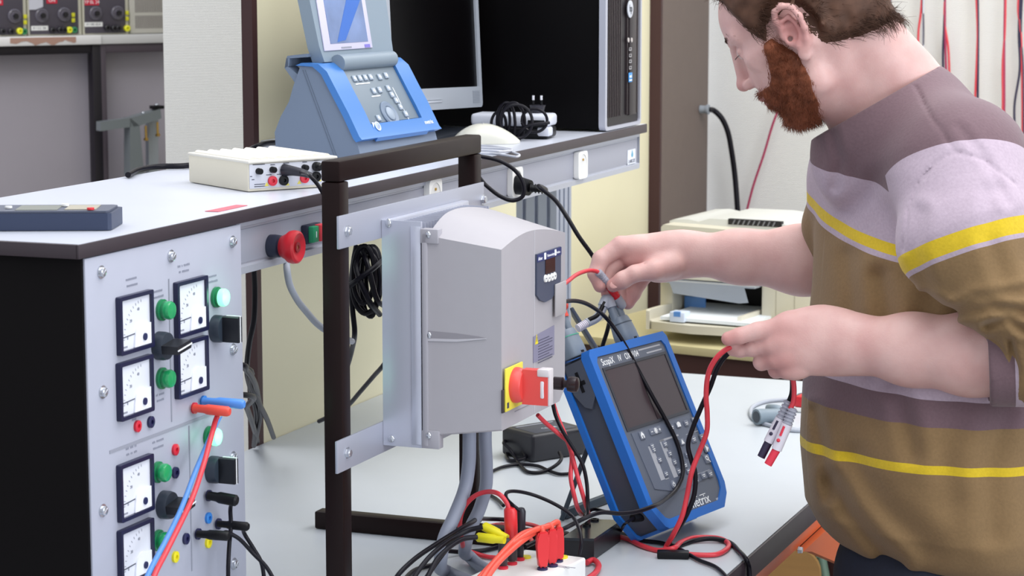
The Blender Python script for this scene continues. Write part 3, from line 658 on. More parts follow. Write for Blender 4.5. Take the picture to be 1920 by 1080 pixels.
for px, y0_, y1_ in ((276, 236, 262), (298, 229, 254)):
    a = CB(px, y0_); b = CB(px+1, y1_); q = MB(); q.cyl(BM @ Vector((a[0], a[1], n_-.01)), BM @ Vector((b[0], b[1], n_-.01)), .0035, n=10); q.cyl(BM @ Vector((b[0], b[1]-.003, n_-.01)), BM @ Vector((b[0], b[1]+.004, n_-.01)), .0065, n=6); q.build('brass_bolt', brass, t)
for px, py in ((273, 212), (298, 197)):
    a = CB(px, py); q = MB(); q.ell(BM @ Vector((a[0], a[1], n_-.015)), (.006, .006, .004)); q.build('nut', steel, t)

# ================================================================== ON THE SHELF
# multimeter lying at the left
o0 = PZ(0, 434, SZ); M = frame((o0.x, o0.y, SZ+.0008), azdir(87.7), Vector(azdir(-2.3)))
t = thing('multimeter', 'dark blue grey multimeter lying flat on the left end of the white shelf', 'multimeter', o0)
q = MB(); q.prism([(-.06, .004), (-.055, 0), (.120, 0), (.124, .004), (.128, .068), (.122, .074), (-.055, .074), (-.06, .07)], .0, .019, M); body = q.build('case', mat('meter_blue_grey', '#2b3650', .45), t)
q = MB(); q.prism([(-.058, .003), (.118, .003), (.121, .008), (.123, .066), (.118, .071), (-.058, .071)], .0192, .0215, M); q.build('face', mat('meter_face', '#4d5364', .5), t)
q = MB(); q.box((.015, .012, .0216), (.062, .060, .0222), M); q.build('display', mat('display_olive', '#8a8d84', .3), t)
q = MB(); q.box((.070, .014, .0216), (.105, .06, .0224), M); q.build('range_panel', mat('range_sand', '#a6a08f', .5), t)
for u, v, cc in ((.1, .01, red_m), (.005, .03, white_pl), (.066, .05, white_pl)):
    q = MB(); q.cyl(M @ Vector((u, v, .0222)), M @ Vector((u, v, .0245)), .0042, n=12); q.build('key', cc, t)
# beige box
o0 = PZ(465, 361, SZ); r1 = PZ(600, 352, SZ); Xb = (r1-o0).normalized(); M = frame((o0.x, o0.y, SZ+.0006), Xb, (0, 0, 1))   # local z towards the viewer side
wb = PL(628, 330, M)[0]; hb = PL(466, 300, M)[1]; db = .165
t = thing('probe_adapter_box', 'cream box with ribbed lid and rows of red and black sockets on the white shelf', 'adapter box', o0)
q = MB(); q.box((0, 0, -db), (wb, hb-.002, 0), M, r=.0025); q.build('case', beige_pl, t)
q = MB(); q.box((-.001, hb-.005, -db-.001), (wb+.003, hb-.001, .0035), M, r=.0018)
for k in range(7):
    u = wb*(k+.5)/7; q.cyl(M @ Vector((u, hb-.003, -db+.01)), M @ Vector((u, hb-.003, -.004)), .0055, n=12)
q.build('ribbed_lid', mat('cream_lid', '#dcd8cd', .45), t)
fp = B1((.002, .004, .0003), (wb-.002, hb-.006, .0012), M, r=.0003).build('front_plate', mat('plate_grey_white', '#c9cbd4', .5), t)
KB = lambda px, py: PL(px, py, M, .001)
def kb(px, py, prof, m, name): u, v = KB(px, py); q = MB(); q.lathe(prof, M @ Matrix.Translation((u, v, .0012)), 20); return q.build(name, m, t)
for px, py in ((484, 321), (510, 318), (570, 314)): kb(px, py, [(.0042, 0), (.0040, .007), (.0030, .0085), (0, .0088)], black_m, 'knob')
kb(592, 312, [(.0062, 0), (.006, .008), (.004, .010), (.004, .016), (0, .016)], black_m, 'knob')
for px, py, cc in ((510, 339, rj), (570, 334, rj)): kb(px, py, [(.0065, 0), (.0065, .003), (.0045, .0035), (.0026, .0035), (.0024, .001), (0, .001)], cc, 'banana_socket')
for px, py in ((531, 338), (592, 331)): kb(px, py, [(.0068, 0), (.0068, .003), (.0052, .0035), (.0026, .0035), (.0024, .001), (0, .001)], black_m, 'banana_socket')
q = MB()
for px, py in ((500, 346), (539, 345), (561, 342), (599, 337)): u, v = KB(px, py); q.prism([(u-.0032, v-.002), (u+.0032, v-.002), (u, v+.0032)], .0011, .0015, M); 
q.build('warning_marks', mat('sign_yellow2', '#dcd25a', .5), fp)
q = MB()
for px, py, wd in ((475, 309, .018), (470, 331, .003), (478, 346, .016), (478, 350, .018), (473, 337, .004), (500, 328, .008), (520, 327, .008), (560, 324, .007), (508, 309, .007), (532, 306, .009), (568, 304, .007), (590, 300, .009)):
    u, v = KB(px, py); q.box((u-.001, v-.0005, .0011), (u-.001+wd, v+.0005, .0014), M)
q.build('lettering', dark_mark, fp)
# plug and lead out of the box
u, v = KB(533, 319); pb = M @ Vector((u, v, .0015)); 
t2 = thing('probe_lead', 'black plug and lead coming out of the front of the cream box', 'cable', pb)
q = MB(); e1 = pb+M.to_3x3() @ Vector((.012, -.002, .022)); q.tube([pb, pb+M.to_3x3() @ Vector((.003, 0, .008)), e1, e1+M.to_3x3() @ Vector((.010, -.004, .010))], lambda s: .0085-.0045*s, n=14); q.build('plug', mat('plug_black', '#23222c', .4), t2)
q = MB(); q.tube([e1, (582, 331, 'F', 2.93), (594, 344, 'F', 2.93), (603, 358, 'F', 2.93), (615, 385, 'F', 2.95), (618, 430, 'F', 3.0)], .0026); q.build('lead', blackc, t2)
# bench instrument, blue and grey
B0 = Vector((-1.43, 3.055, SZ+.0008)); XI = azdir(26); YI = azdir(116); WI = .245
IS = frame(B0, YI, (0, 0, 1)); IS = Matrix((YI, ZZ, -XI)).transposed().to_4x4(); IS.translation = B0   # side plane: u forward, v up, n away from device (towards viewer)
I = lambda px, py: PL(px, py, IS)
t = thing('bench_meter', 'blue and grey bench measuring instrument with raised screen lid and sloping keypad on the shelf', 'measuring instrument', B0 - YI*.08)
side_px = [(518, 268), (518, 244), (529, 215), (545, 186), (552, 160), (566, 120), (598, 121), (614, 136), (634, 175), (655, 215), (673, 256)]
P = [I(*p) for p in side_px]; fx, fz = P[-1]; rx = P[0][0]
P[0] = (rx, .0); Pb = P[:-1] + [(fx-.002, fz), (fx+.003, .012), (fx-.002, 0)]
igrey = mat('instrument_slate', '#6a788c', .5); iblue = mat('instrument_blue', '#3a74b8', .4); igrey2 = mat('instrument_pad', '#6f7c87', .5)
Pb = [(u-.0035, v-.0035) if v > .02 else (u, v) for u, v in Pb]
q = MB(); q.prism(Pb, -WI+.001, -.001, IS); q.build('body', igrey, t, ang=30)
sm0 = I(568, 126); sm1 = I(633, 288)
q = MB(); d = .0008
for dx in (-.0012, .0028): q.prism([(sm0[0]+dx, sm0[1]-.004), (sm0[0]+dx+d, sm0[1]-.004), (sm1[0]+dx+d, .002), (sm1[0]+dx, .002)], -.0012, -.0004, IS, smooth=False)
q.build('case_seam', mat('seam_dark', '#5a6576', .6), t)
# blue fascia follows the sloping front: closed ring from above (two cheeks + bottom lip)
Fpt = [I(*p) for p in ((566, 118), (598, 120), (614, 134), (634, 173), (655, 213), (675, 256), (680, 262))]
Fin = [(u-.010, v-.004) for u, v in Fpt]
for a, b in ((-.046, .002), (-WI-.002, -WI+.040)):
    q = MB(); q.prism(Fpt + Fin[::-1], a, b, IS); q.build('blue_cheek', iblue, t, ang=50)
q = MB(); lipP = [Fpt[4], Fpt[5], Fpt[6], (Fpt[6][0]-.002, Fpt[6][1]-.006), (Fpt[5][0]-.012, Fpt[5][1]-.004), Fin[4]]
k = .55; mid = (Fpt[4][0]*(1-k)+Fpt[5][0]*k, Fpt[4][1]*(1-k)+Fpt[5][1]*k)
lip = [mid, Fpt[5], Fpt[6], (Fpt[6][0]-.004, Fpt[6][1]-.006), (mid[0]-.008, mid[1]-.004)]
q.prism(lip, -WI+.040, -.046, IS); q.build('blue_lip', iblue, t, ang=50)
# keypad plane
ka = Vector((Fpt[2][0], Fpt[2][1])); kb_ = Vector(mid); kd = (kb_-ka).normalized()
ko = IS @ Vector((ka.x-.004, ka.y, -.046)); kv = (IS.to_3x3() @ Vector((-kd.x, -kd.y, 0)))      # up the slope
KM = frame(ko, XI, kv); KL = (kb_-ka).length
q = MB(); q.box((0, -KL, -.008), (WI-.086, .004, -.0005), KM, r=.001); kp = q.build('keypad', igrey2, t)
K = lambda px, py: PL(px, py, KM, 0)
keyc = mat('key_light', '#8f9cab', .45)
def key(px, py, w_=.011, h_=.010, m_=keyc, mk=1):
    u, v = K(px, py); q = MB(); q.box((u-w_/2, v-h_/2, -.001), (u+w_/2, v+h_/2, .0022), KM, r=.001); kk = q.build('key', m_, kp)
    if mk: 
        q = MB(); q.box((u-w_*.28, v-.0012, .0022), (u+w_*.28, v+.0012, .0026), KM); q.build_ = None
        kq.append((u, v, w_))
        q.bm.free()
kq = []
for a in ((664, 148), (674, 147), (684, 146), (694, 145), (711, 145), (723, 142), (700, 171), (711, 169), (727, 166), (734, 178), (742, 189), (750, 201), (760, 214), (709, 222)): key(*a)
q = MB()
for u, v, w_ in kq: q.box((u-w_*.3, v-.0010, .0022), (u+w_*.25, v+.0010, .0026), KM); q.box((u-.001, v-.003, .0022), (u+.001, v+.003, .0026), KM)
u, v = K(667, 158); q.box((u, v-.0008, -.0004), (u+.042, v+.0008, .0003), KM)
u, v = K(697, 181); q.box((u, v-.0008, -.0004), (u+.026, v+.0008, .0003), KM)
for a, b in (((736, 164), (772, 226)),):
    for k in range(1):
        (u0, v0), (u1, v1) = K(*a), K(*b); q.box((u0-.0006, min(v0, v1), -.0004), (u0+.0006, max(v0, v1), .0003), KM)
q.build('key_marks', white_mark, kp)
u, v = K(730, 214); Mw = KM @ Matrix.Translation((u, v, 0))
q = MB(); q.lathe([(.0215, -.001), (.0215, .0015), (.019, .003), (.013, .0022), (.012, .001), (0, .001)], Mw, 36); wh = q.build('control_wheel', mat('wheel_grey', '#6f7e92', .4), kp)
q = MB(); q.lathe([(.0108, .0005), (.0108, .003), (.009, .0042), (0, .0045)], Mw, 28); q.build('wheel_button', keyc, wh)
# logos on blue
lm = frame(IS @ Vector((Fpt[5][0], Fpt[5][1], 0)), XI, (IS.to_3x3() @ Vector((-(Fpt[5][0]-Fpt[4][0]), -(Fpt[5][1]-Fpt[4][1]), 0))))
q = MB(); q.text('metrix', lm @ Matrix.Translation((WI-.026, .008, .0005)), .010); q.build('lettering', white_mark, t)
q = MB(); q.lathe([(.0075, 0), (.0075, .0006), (.0055, .0006), (.0055, 0)], lm @ Matrix.Translation((.062, .012, .0006)), 20); q.prism([(.048, .010), (.057, .018), (.050, .019)], .0004, .001, lm); q.build('round_logo', mat('pale_blue_print', '#c5d3ee', .5), t)
# hinge and lid
hz = I(600, 118); hM = IS @ Vector((hz[0]+.002, hz[1]-.002, 0))
q = MB(); hp = IS @ Vector((hz[0]+.004, hz[1]-.002, -.044)); q.cyl(hp, hp+XI*(WI-.082), .0125, n=24); q.build('hinge_barrel', mat('hinge_grey', '#7c8a96', .45), t)
lo = IS @ Vector((hz[0]-.006, hz[1]+.004, -.018)); tilt = math.radians(10)
lv = (ZZ*math.cos(tilt) - YI*math.sin(tilt)); LM = frame(lo, XI, lv)
Lp = lambda px, py: PL(px, py, LM, 0)
lw = WI-.030
q = MB(); pl = [(.004, -.004), (lw-.004, -.004), (lw, .006), (lw+.004, .10), (lw, .19), (lw-.02, .205), (.01, .205), (-.006, .19), (-.011, .10), (-.004, .02)]
q.prism(pl, -.020, 0, LM); ld = q.build('screen_lid', mat('lid_grey', '#7f8e9b', .45), t, ang=50)
a = Lp(608, 103); b_ = Lp(698, 96)
B1((a[0], .012, .0), (b_[0], .19, .0022), LM, r=.001).build('screen_frame', mat('screen_frame_lilac', '#c9c6dc', .45), ld)
scr = mat('instrument_screen', '#6c7fa6', .22, noise_amt=.25, nscale=14)
a2 = Lp(619, 94); b2 = Lp(689, 88)
B1((a2[0], .022, .0022), (b2[0], .178, .0028), LM).build('screen', scr, ld)
q = MB(); q.prism([(a2[0]+.02, .024), (a2[0]+.045, .026), (b2[0]-.005, .085), (b2[0]-.012, .10), (b2[0]-.04, .095)], .0028, .0031, LM); q.build('screen_trace', mat('screen_blue', '#2f63b5', .3), ld)
q = MB(); q.box((a2[0]+.03, .014, .0022), (a2[0]+.06, .0165, .0027), LM); q.build('lettering', grey_mark, ld)
q = MB(); q.box((b2[0]-.012, .013, .0022), (b2[0]+.004, .018, .0027), LM); q.build('maker_mark', mat('violet_print', '#7a70c0', .5), ld)
# carrying handle at the back
hpts = [IS @ Vector((*I(566, 128), -.01)), IS @ Vector((*I(548, 140), -.01)), IS @ Vector((*I(533, 128), -.012)), IS @ Vector((*I(534, 113), -.02)), IS @ Vector((*I(534, 113), -WI+.02)), IS @ Vector((*I(566, 128), -WI+.01))]
q = MB(); a = I(552, 158); b_ = I(531, 128); c2 = I(534, 110); d2 = I(572, 101); e2 = I(572, 122)
q.prism([a, b_, c2, (c2[0]+.003, c2[1]), (b_[0]+.006, b_[1]+.002), (a[0]+.007, a[1]+.012)], -.03, -.004, IS)
q.prism([b_, c2, (c2[0]+.006, c2[1]+.002), (b_[0]+.007, b_[1]+.003)], -WI+.01, -.004, IS)
q.prism([c2, (c2[0]+.002, c2[1]+.004), d2, (d2[0], d2[1]-.005)], -WI+.01, -.004, IS)
q.build('carry_handle', igrey, t)

# monitor facing the aisle
MX = -1.54; t = thing('computer_monitor', 'flat monitor with silver bezel and dark screen standing on the shelf', 'monitor', (-1.62, 3.6, SZ))
my0, my1 = 3.384, 3.782; mz0 = 1.392; mz1 = mz0+.33; ty = .10
MM = frame((MX, my0, mz0), (0, 1, -.035), (-.06, .0, 1))
mw = .398; mh = .33
sil = mat('silver_bezel', '#a9afb8', .4, .2); 
q = MB(); q.ring(rrect(0, mw, 0, mh, .008, 4), rrect(.022, mw-.013, .036, mh-.016, .001, 4), -.018, 0, MM); bz = q.build('bezel', sil, t)
B1((.02, .034, -.010), (mw-.011, mh-.014, -.004), MM).build('screen', mat('dark_screen', '#030203', .3, spec=.12), t)
q = MB(); q.box((.14, .012, .0002), (.215, .0145, .0012), MM, r=.0004); q.box((.14, .017, .0002), (.215, .0178, .0012), MM); q.build('brand_strip', mat('bright_silver', '#d5dae4', .25, .3), bz)
q = MB()
for k in range(8): q.box((mw-.045, .008+.0028*k, .0002), (mw-.013, .0088+.0028*k, .0009), MM)
o = q.build('speaker_slots', mat('slot_grey', '#8b929e', .5), bz); o['kind'] = 'stuff'
q = MB(); q.prism([(.0, .01), (.0, mh-.01), (-.03, mh-.03), (-.085, mh-.08), (-.085, .07), (-.03, .02)], .012, mw-.012, MM @ Matrix(((0, 0, 1, 0), (0, 1, 0, 0), (1, 0, 0, -.018), (0, 0, 0, 1)))); rc = q.build('rear_casing', mat('monitor_rear', '#15131f', .5), t)
q = MB()
for k in range(16): v = .06+k*.014; q.box((.0115, v, -.030), (.0123, v+.006, -.020), MM)
o = q.build('vent_slots', black_m, rc); o['kind'] = 'stuff'
q = MB(); q.box((mw*.42, -.05, -.06), (mw*.62, .1, -.035), MM, r=.004); q.build('neck', mat('monitor_rear', '', 0), t)
q = MB(); q.prism(rrect(-1.68, -1.50, 3.47, 3.72, .03), SZ+.0006, SZ+.012); q.build('foot', mat('monitor_foot', '#1b2029', .35), t)

# computer tower
t = thing('computer_tower', 'black desktop tower computer with ribbed front at the far end of the shelf', 'computer', (-1.56, 3.95, SZ))
tx = -1.334; ty0_, ty1_ = 3.832, 4.032; tz0 = SZ+.004; tz1 = SZ+.36
B1((-1.772, ty0_+.004, tz0), (tx-.0085, ty1_-.003, tz1), r=.003).build('case', mat('tower_black', '#030203', .45, spec=.1), t)
TP = frame((tx, ty0_, tz0), (0, 1, 0), (0, 0, 1)); tw = ty1_-ty0_
q = MB(); ins = .010
q.ring(rrect(0, tw, -.002, tz1-tz0+.002, .010, 5), rrect(ins, tw-ins*.7, .004, tz1-tz0-.006, .006, 5), -.008, .004, TP); q.build('silver_surround', mat('tower_silver', '#b4b6c2', .35, .3), t)
fr = B1((ins-.001, .003, -.0075), (tw-ins*.7+.001, tz1-tz0-.005, .0), TP).build('front_panel', mat('tower_front', '#1b1519', .5), t)
q = MB()
for k in range(18):
    if 7 < k < 11: continue
    u = ins+.008+k*(tw-2*ins-.012)/18; q.box((u, .02, .0), (u+.0035, tz1-tz0-.012, .0035), TP)
q.build('front_ribs', mat('tower_ribs', '#2b2225', .45), fr)
q = MB(); um = PL(1182, 150, TP)[0]; q.box((um-.018, .018, .0), (um+.020, tz1-tz0-.012, .0048), TP, r=.001); cs = q.build('control_strip', mat('tower_strip', '#241c20', .4), fr)
u, v = PL(1181, 17, TP, .005); Mh = TP @ Matrix.Translation((u, v, .0048))
q = MB(); q.lathe([(.0155, 0), (.0155, .0015), (.0135, .002), (0, .002)], Mh, 32); lg = q.build('round_badge', mat('badge_silver', '#c9cdd6', .3, .3), cs)
q = MB(); q.text('hp', Mh @ Matrix.Translation((0, .001, .0022)), .019, sx=.85); q.build('lettering', mat('badge_dark', '#30343c', .4), lg)
for py, r in ((66, 0), (75, 1), (82, 0)):
    if r:
        for px in (1178, 1184): u, v = PL(px, py, TP, .005); q = MB(); q.cyl(TP @ Vector((u, v, .0045)), TP @ Vector((u, v, .006)), .0042, n=14); q.build('audio_jack', mat('jack_ring', '#b9b1ae', .4), cs)
for py in (92, 104, 115, 127):
    u, v = PL(1182, py, TP, .005); q = MB(); q.box((u-.0065, v-.0028, .0046), (u+.0065, v+.0028, .0052), TP); us = q.build('usb_port', mat('usb_light', '#a7a4a6', .4), cs)
    q = MB(); q.box((u-.005, v-.0012, .0052), (u+.003, v+.0018, .0055), TP); q.build('port_slot', black_m, us)
u, v = PL(1182, 145, TP, .005); q = MB(); q.box((u-.010, v-.0085, .0046), (u+.010, v+.0085, .0054), TP, r=.001); st = q.build('processor_sticker', mat('sticker_blue', '#2f86c9', .35), cs)
q = MB(); q.text('intel', TP @ Matrix.Translation((u, v+.002, .0055)), .0085, sx=.9); q.box((u-.007, v-.006, .0053), (u+.007, v-.004, .0057), TP); q.build('lettering', white_mark, st)

# white and black mains adapter with cable coil
a0 = PZ(1028, 262, SZ); M = frame((a0.x, a0.y, SZ+.0006), azdir(-75), (0, 0, 1)); M = Matrix((azdir(-75), azdir(15), ZZ)).transposed().to_4x4(); M.translation = (a0.x, a0.y, SZ+.0006)
t = thing('power_adapter', 'white and black mains adapter wrapped in its black cable beside the mouse on the shelf', 'power adapter', a0)
B1((.0, .0, .001), (.135, .06, .020), M, r=.005, seg=3).build('lower_case', black_m, t)
B1((-.001, -.001, .0205), (.136, .061, .041), M, r=.006, seg=3).build('upper_case', mat('adapter_white', '#c9ccd6', .4), t)
B1((-.0012, -.0012, .004), (.020, .03, .0204), M, r=.004).build('end_cap', mat('adapter_white', '', 0), t)
B1((.006, -.004, .020), (.035, -.001, .032), M, r=.001).build('cable_clip', black_m, t)
def shf(px, py, F): return (px, py, 'F', F)
def loop(cx, cy, rx, ry, F, turns=1.0, a0=0, dF=.0, n=10):
    return [shf(cx+rx*math.cos(a0+2*math.pi*k/n), cy+ry*math.sin(a0+2*math.pi*k/n), F+dF*k/n) for k in range(int(n*turns)+1)]
f0 = a0.dot(HZ)
for k, (cx_, cy_, rx, ry, dF) in enumerate(((950, 232, 16, 40, -.012), (962, 230, 22, 38, -.018), (944, 226, 12, 30, -.010), (968, 228, 30, 32, -.03), (935, 234, 14, 24, -.006), (1002, 226, 24, 22, -.02))):
    q = MB(); q.tube(loop(cx_, cy_, rx, ry, f0+dF, 1.0, .6*k), .0026, n=8, res=4); q.build('cable_loop', blackc, t)
q = MB(); q.tube([shf(965, 258, f0-.02), shf(985, 238, f0-.03), shf(1010, 232, f0-.03), shf(1030, 230, f0-.02)], .0026); q.build('cable_loop', blackc, t)
t = thing('mains_plug', 'black two pin mains plug standing upright behind the white adapter', 'plug', PF(1008, 215, f0+.05))
p0 = PF(1008, 222, f0+.05); p1 = PF(1008, 197, f0+.05)
q = MB(); q.tube([p0, (p0+p1)/2, p1], lambda s: .007+.007*s, n=14); q.build('plug_body', mat('plug_black', '', 0), t)
for px in (1000, 1015): a = PF(px, 198, f0+.05); b = PF(px, 179, f0+.05); q = MB(); q.cyl(a, a+(b-a)*.55, .0020, n=8); q.cyl(a+(b-a)*.55, b, .0022, n=8, m=mat('pin_bright', '#e8e8ee', .2, .5)); q.build('pin', black_m, t)
# mouse
m0 = PZ(905, 270, SZ); M = Matrix((azdir(88), azdir(-2), ZZ)).transposed().to_4x4(); M.translation = (m0.x, m0.y+.02, SZ+.0004)
t = thing('computer_mouse', 'cream computer mouse lying on the shelf in front of the adapter', 'mouse', m0)
q = MB(); N = 18; rings = []
mu0 = -.055; mu1 = .054
for i in range(N+1):
    s = i/N; u = mu0+(mu1-mu0)*s; wv = .031*(max(0, 1-(2*s-1)**4))**.5+.0001; hv = .036*(math.sin(math.pi*min(1, s*.93+.05))**.75)*(1-.25*s)+.0005
    rings.append([q.bm.verts.new(M @ Vector((u, wv*(1 if math.cos(a) > 0 else -1)*abs(math.cos(a))**.7, max(0, hv*math.sin(a)**.8 if math.sin(a) > 0 else 0)))) for a in [math.pi*k/14 for k in range(15)]])
for a, b in zip(rings, rings[1:]):
    for k in range(14): q.bm.faces.new((a[k], a[k+1], b[k+1], b[k]))
    q.bm.faces.new((a[14], a[0], b[0], b[14]))
q._set([v for r in rings for v in r], None); q.build('shell', mat('mouse_cream', '#d3d2c6', .35, coat=.2), t, ang=60)
q = MB(); q.tube([M @ Vector((-.008, s*.0302/6, .0345 - abs(s)**2.2*.0006)) for s in range(-6, 7)], .0005, n=6); q.build('button_seam', grey_mark, t)
mc = mat('mouse_cable', '#c2c4cc', .45)
cable('mouse_cable', [(850, 248, 'z', SZ+.003), (840, 262, 'z', SZ+.003), (870, 276, 'z', SZ+.003), (905, 277, 'z', SZ+.003), (940, 279, 'z', SZ+.003), (966, 287, 'z', SZ+.003), (974, 291, 'z', SZ+.003), (968, 294, 'z', SZ+.003), (940, 290, 'z', SZ+.003), (900, 287, 'z', SZ+.003), (870, 284, 'z', SZ+.003)], .0019, mc, 'thin white mouse cable looped near the front edge of the shelf')
cable('mouse_cable', [(845, 285, 'z', SZ+.003), (905, 282, 'z', SZ+.007), (935, 284, 'z', SZ+.008), (960, 281, 'z', SZ+.003), (920, 274, 'z', SZ+.003), (890, 272, 'z', SZ+.003)], .0019, mc, 'second strand of white cable crossing the mouse cable at the shelf edge')

# ================================================================== PRINTER AND LOW CABINET
t = thing('low_cabinet', 'low cabinet with pale yellow top and dark front carrying the printer', 'cabinet', (-1.1, 5.2, 0))
lcx0, lcx1 = -1.776, -.55; a = PZ(1204, 641, .82); b = PZ(1352, 656, .82)
Xc = (b-a).normalized(); MC = frame((a.x, a.y, .82), Xc, ZZ); l0 = -.17; 
B1((l0-.05, -.018, -.95), (1.0, .0, .0), MC, r=.001).build('top_panel', mat('cabinet_top', '#bfb58c', .5, noise_amt=.03, nscale=3), t)
B1((l0-.03, -.819, -.92), (.98, -.0185, -.012), MC).build('carcass', dkbrown, t)
XPr = azdir(118); p0 = PZ(1236, 619, .821); p0 = Vector((p0.x, p0.y, .8205)); PM = frame(p0, XPr, ZZ)           # local n towards viewer
t = thing('laser_printer', 'cream laser printer with open paper tray on the low yellow cabinet', 'printer', p0)
pc = mat('printer_cream', '#cdc8b7', .5); pcl = mat('printer_light', '#cfd0cc', .45); Q = lambda px, py, n=0: PL(px, py, PM, n)
pw = .39; ph = Q(1300, 417)[1]
zb = Q(1260, 590)[1]; zc = Q(1300, 524)[1]; zt_p = Q(1262, 430)[1]; uL = Q(1262, 560)[0]; uR = Q(1426, 560)[0]
B1((.002, .0, -.30), (pw, zb, -.004), PM, r=.006).build('base', mat('printer_base', '#b9b4a3', .5), t)
q = MB(); q.box((.0, zb-.001, -.30), (uL, zt_p, 0), PM, r=.006); q.build('left_side', pc, t)
q = MB(); q.box((uR, zb-.02, -.30), (pw, zt_p, 0), PM, r=.008); rs = q.build('right_side', pc, t)
q = MB(); 
for px in (1455, 1490): u = Q(px, 560)[0]; q.box((u-.0006, zb-.015, .0003), (u+.0006, zt_p-.03, .0009), PM)
q.build('panel_groove', mat('groove_beige', '#a8a390', .6), rs)
B1((uL-.004, zb, -.30), (uR+.004, zt_p, -.16), PM).build('inner_back', mat('printer_dark', '#191619', .6), t)
q = MB(); q.prism([(.0, zt_p-.001), (.0, zt_p+.012), (.010, zt_p+.016), (.045, zt_p+.018), (.07, ph-.004), (.095, ph+.004), (.20, ph+.005), (.36, ph-.006), (pw, zt_p+.014), (pw, zt_p-.001)], -.29, -.05, PM); q.build('top_cover', pcl, t, ang=50)
q = MB(); q.prism([(.004, zc), (pw-.004, zc), (pw-.004, zt_p+.002), (.010, zt_p+.010), (.004, zt_p+.004)], -.16, .004, PM); q.build('front_cover', pc, t)
v0 = Q(1400, 428)[1]; q = MB(); u0, u1 = Q(1357, 420)[0], Q(1442, 420)[0]; q.box((u0-.01, ph-.006, -.06), (u1+.01, ph+.0065, -.048), PM); gl = q.build('vent_grille', mat('printer_dark', '', 0), t)
q = MB()
for k in range(9): u = u0+(u1-u0)*k/9; q.prism([(u, ph-.005), (u+.003, ph-.005), (u+.008, ph+.005), (u+.005, ph+.005)], -.048, -.046, PM)
o = q.build('grille_fins', mat('fin_grey', '#77787c', .5), gl)
trans = mat('smoky_clear_plastic', '#b9c0cb', .18, trans=.45)
u0 = Q(1236, 530)[0]; q = MB()
q.prism([(u0+.0, zc-.002), (uR, zc-.002), (uR, zc-.006), (u0, zc-.006)], -.05, .035, PM)
q.prism([(0, 0), (.175, 0), (.185, -.033), (.165, -.036), (.01, -.024)], -.0015, .0015, PM @ Matrix.Translation((uR-.20, zc-.004, .034))); q.build('clear_flap', trans, t)
a = Q(1205, 600, .10); 
# tray projects towards the viewer
tu0, tv = Q(1205, 575, .13); tu1 = Q(1395, 590, .13)[0]; vt = Q(1300, 601, .13)[1]
q = MB(); outline = [(tu0+.03, -.02), (uR-.005, -.02), (uR-.005, .09), (tu1-.01, .125), ((tu0+tu1)/2, .14), (tu0+.02, .125), (tu0, .10), (tu0+.005, .02)]
TM = Matrix((XPr, PM.to_3x3().col[2], ZZ)).transposed().to_4x4(); TM.translation = PM @ Vector((0, vt-.006, 0))
q.prism(outline, -.022, -.004, TM); tr = q.build('paper_tray', pc, t, ang=60)
q = MB(); q.prism([(tu0+.002, -.02), (tu0+.012, -.02), (tu0+.006, .10), (tu0+.014, .125), (tu0+.006, .125), (tu0-.004, .10)], -.022, .018, TM); q.build('tray_side', pc, tr)
q = MB(); q.prism([(uR-.012, -.02), (uR-.004, -.02), (uR-.004, .095), (uR-.012, .1)], -.022, .016, TM); q.build('tray_side', pc, tr)
q = MB(); q.box((tu0+.035, -.12, .0), (tu0+.035+.210, .115, .007), TM); pap = q.build('paper_stack', mat('paper', '#e3e9ee', .6))
tag(pap, 'stack of white paper lying in the printer tray', 'paper')
gb = mat('guide_blue', '#5d8fd0', .4)
ug = Q(1270, 575, .08)[0]; q = MB(); q.box((ug, .09, -.002), (ug+.035, .122, .020), TM, r=.002); q.build('paper_guide', mat('guide_pale', '#cfdaec', .4), tr)
q = MB(); q.prism([(ug+.010, .1225), (ug+.026, .1225), (ug+.024, .114), (ug+.012, .114)], .010, .0205, TM); q.build('guide_tab', gb, tr)
ub = Q(1268, 560, .0)[0]; q = MB(); q.box((ub, -.05, .0), (ub+.05, -.044, .030), TM, r=.001); q.build('blue_stop', gb, tr)

# ================================================================== ITEMS ON THE TABLE
# black mains adapter
a0 = PZ(998, 869, TZ); M = Matrix((azdir(86), azdir(-14), ZZ)).transposed().to_4x4(); X_ = azdir(84); Y_ = azdir(-6); M = Matrix((X_, Y_, ZZ)).transposed().to_4x4(); M.translation = (a0.x, a0.y, TZ+.0006)
t = thing('charger_block', 'black rectangular charger block lying on the table behind the motor drive', 'power adapter', a0)
# box: long side runs back-left
Yl = azdir(-37); Xl = azdir(53); M = Matrix((Xl, Yl, ZZ)).transposed().to_4x4(); M.translation = (a0.x, a0.y, TZ+.0006)
q = MB(); g = q.box((0, 0, 0), (.115, .085, .046), M, r=.006, seg=3); 
cmat = mat('charger_black', '#1d1d24', .42); cb_ = q.build('case', cmat, t)
B1((.014, .010, .0458), (.10, .074, .0464), M, r=.0003).build('rating_label', mat('charger_label', '#3c3f4a', .5), cb_)
q = MB(); q.text('CE', M @ Matrix.Translation((.05, .032, .0466)), .011); q.box((.018, .066, .0464), (.095, .069, .0468), M); q.box((.066, .028, .0464), (.074, .036, .0468), M); q.build('lettering', mat('faint_white', '#a9acb4', .6), cb_)
def T_(px, py, h=.004): return (px, py, 'z', TZ+h)
cable('charger_cable', [PZ(1049, 848, TZ+.022), (1052, 862, 'z', TZ+.018), T_(1043, 872, .012), T_(1020, 884), T_(995, 886), T_(975, 872), T_(965, 856, .008), T_(955, 842, .018), T_(945, 832, .024), T_(950, 826, .024), T_(968, 836, .02), T_(985, 858, .008), T_(960, 864), T_(950, 850), T_(955, 838, .01), T_(972, 850)], .0030, blackc, 'black cable looped around the front of the charger block')
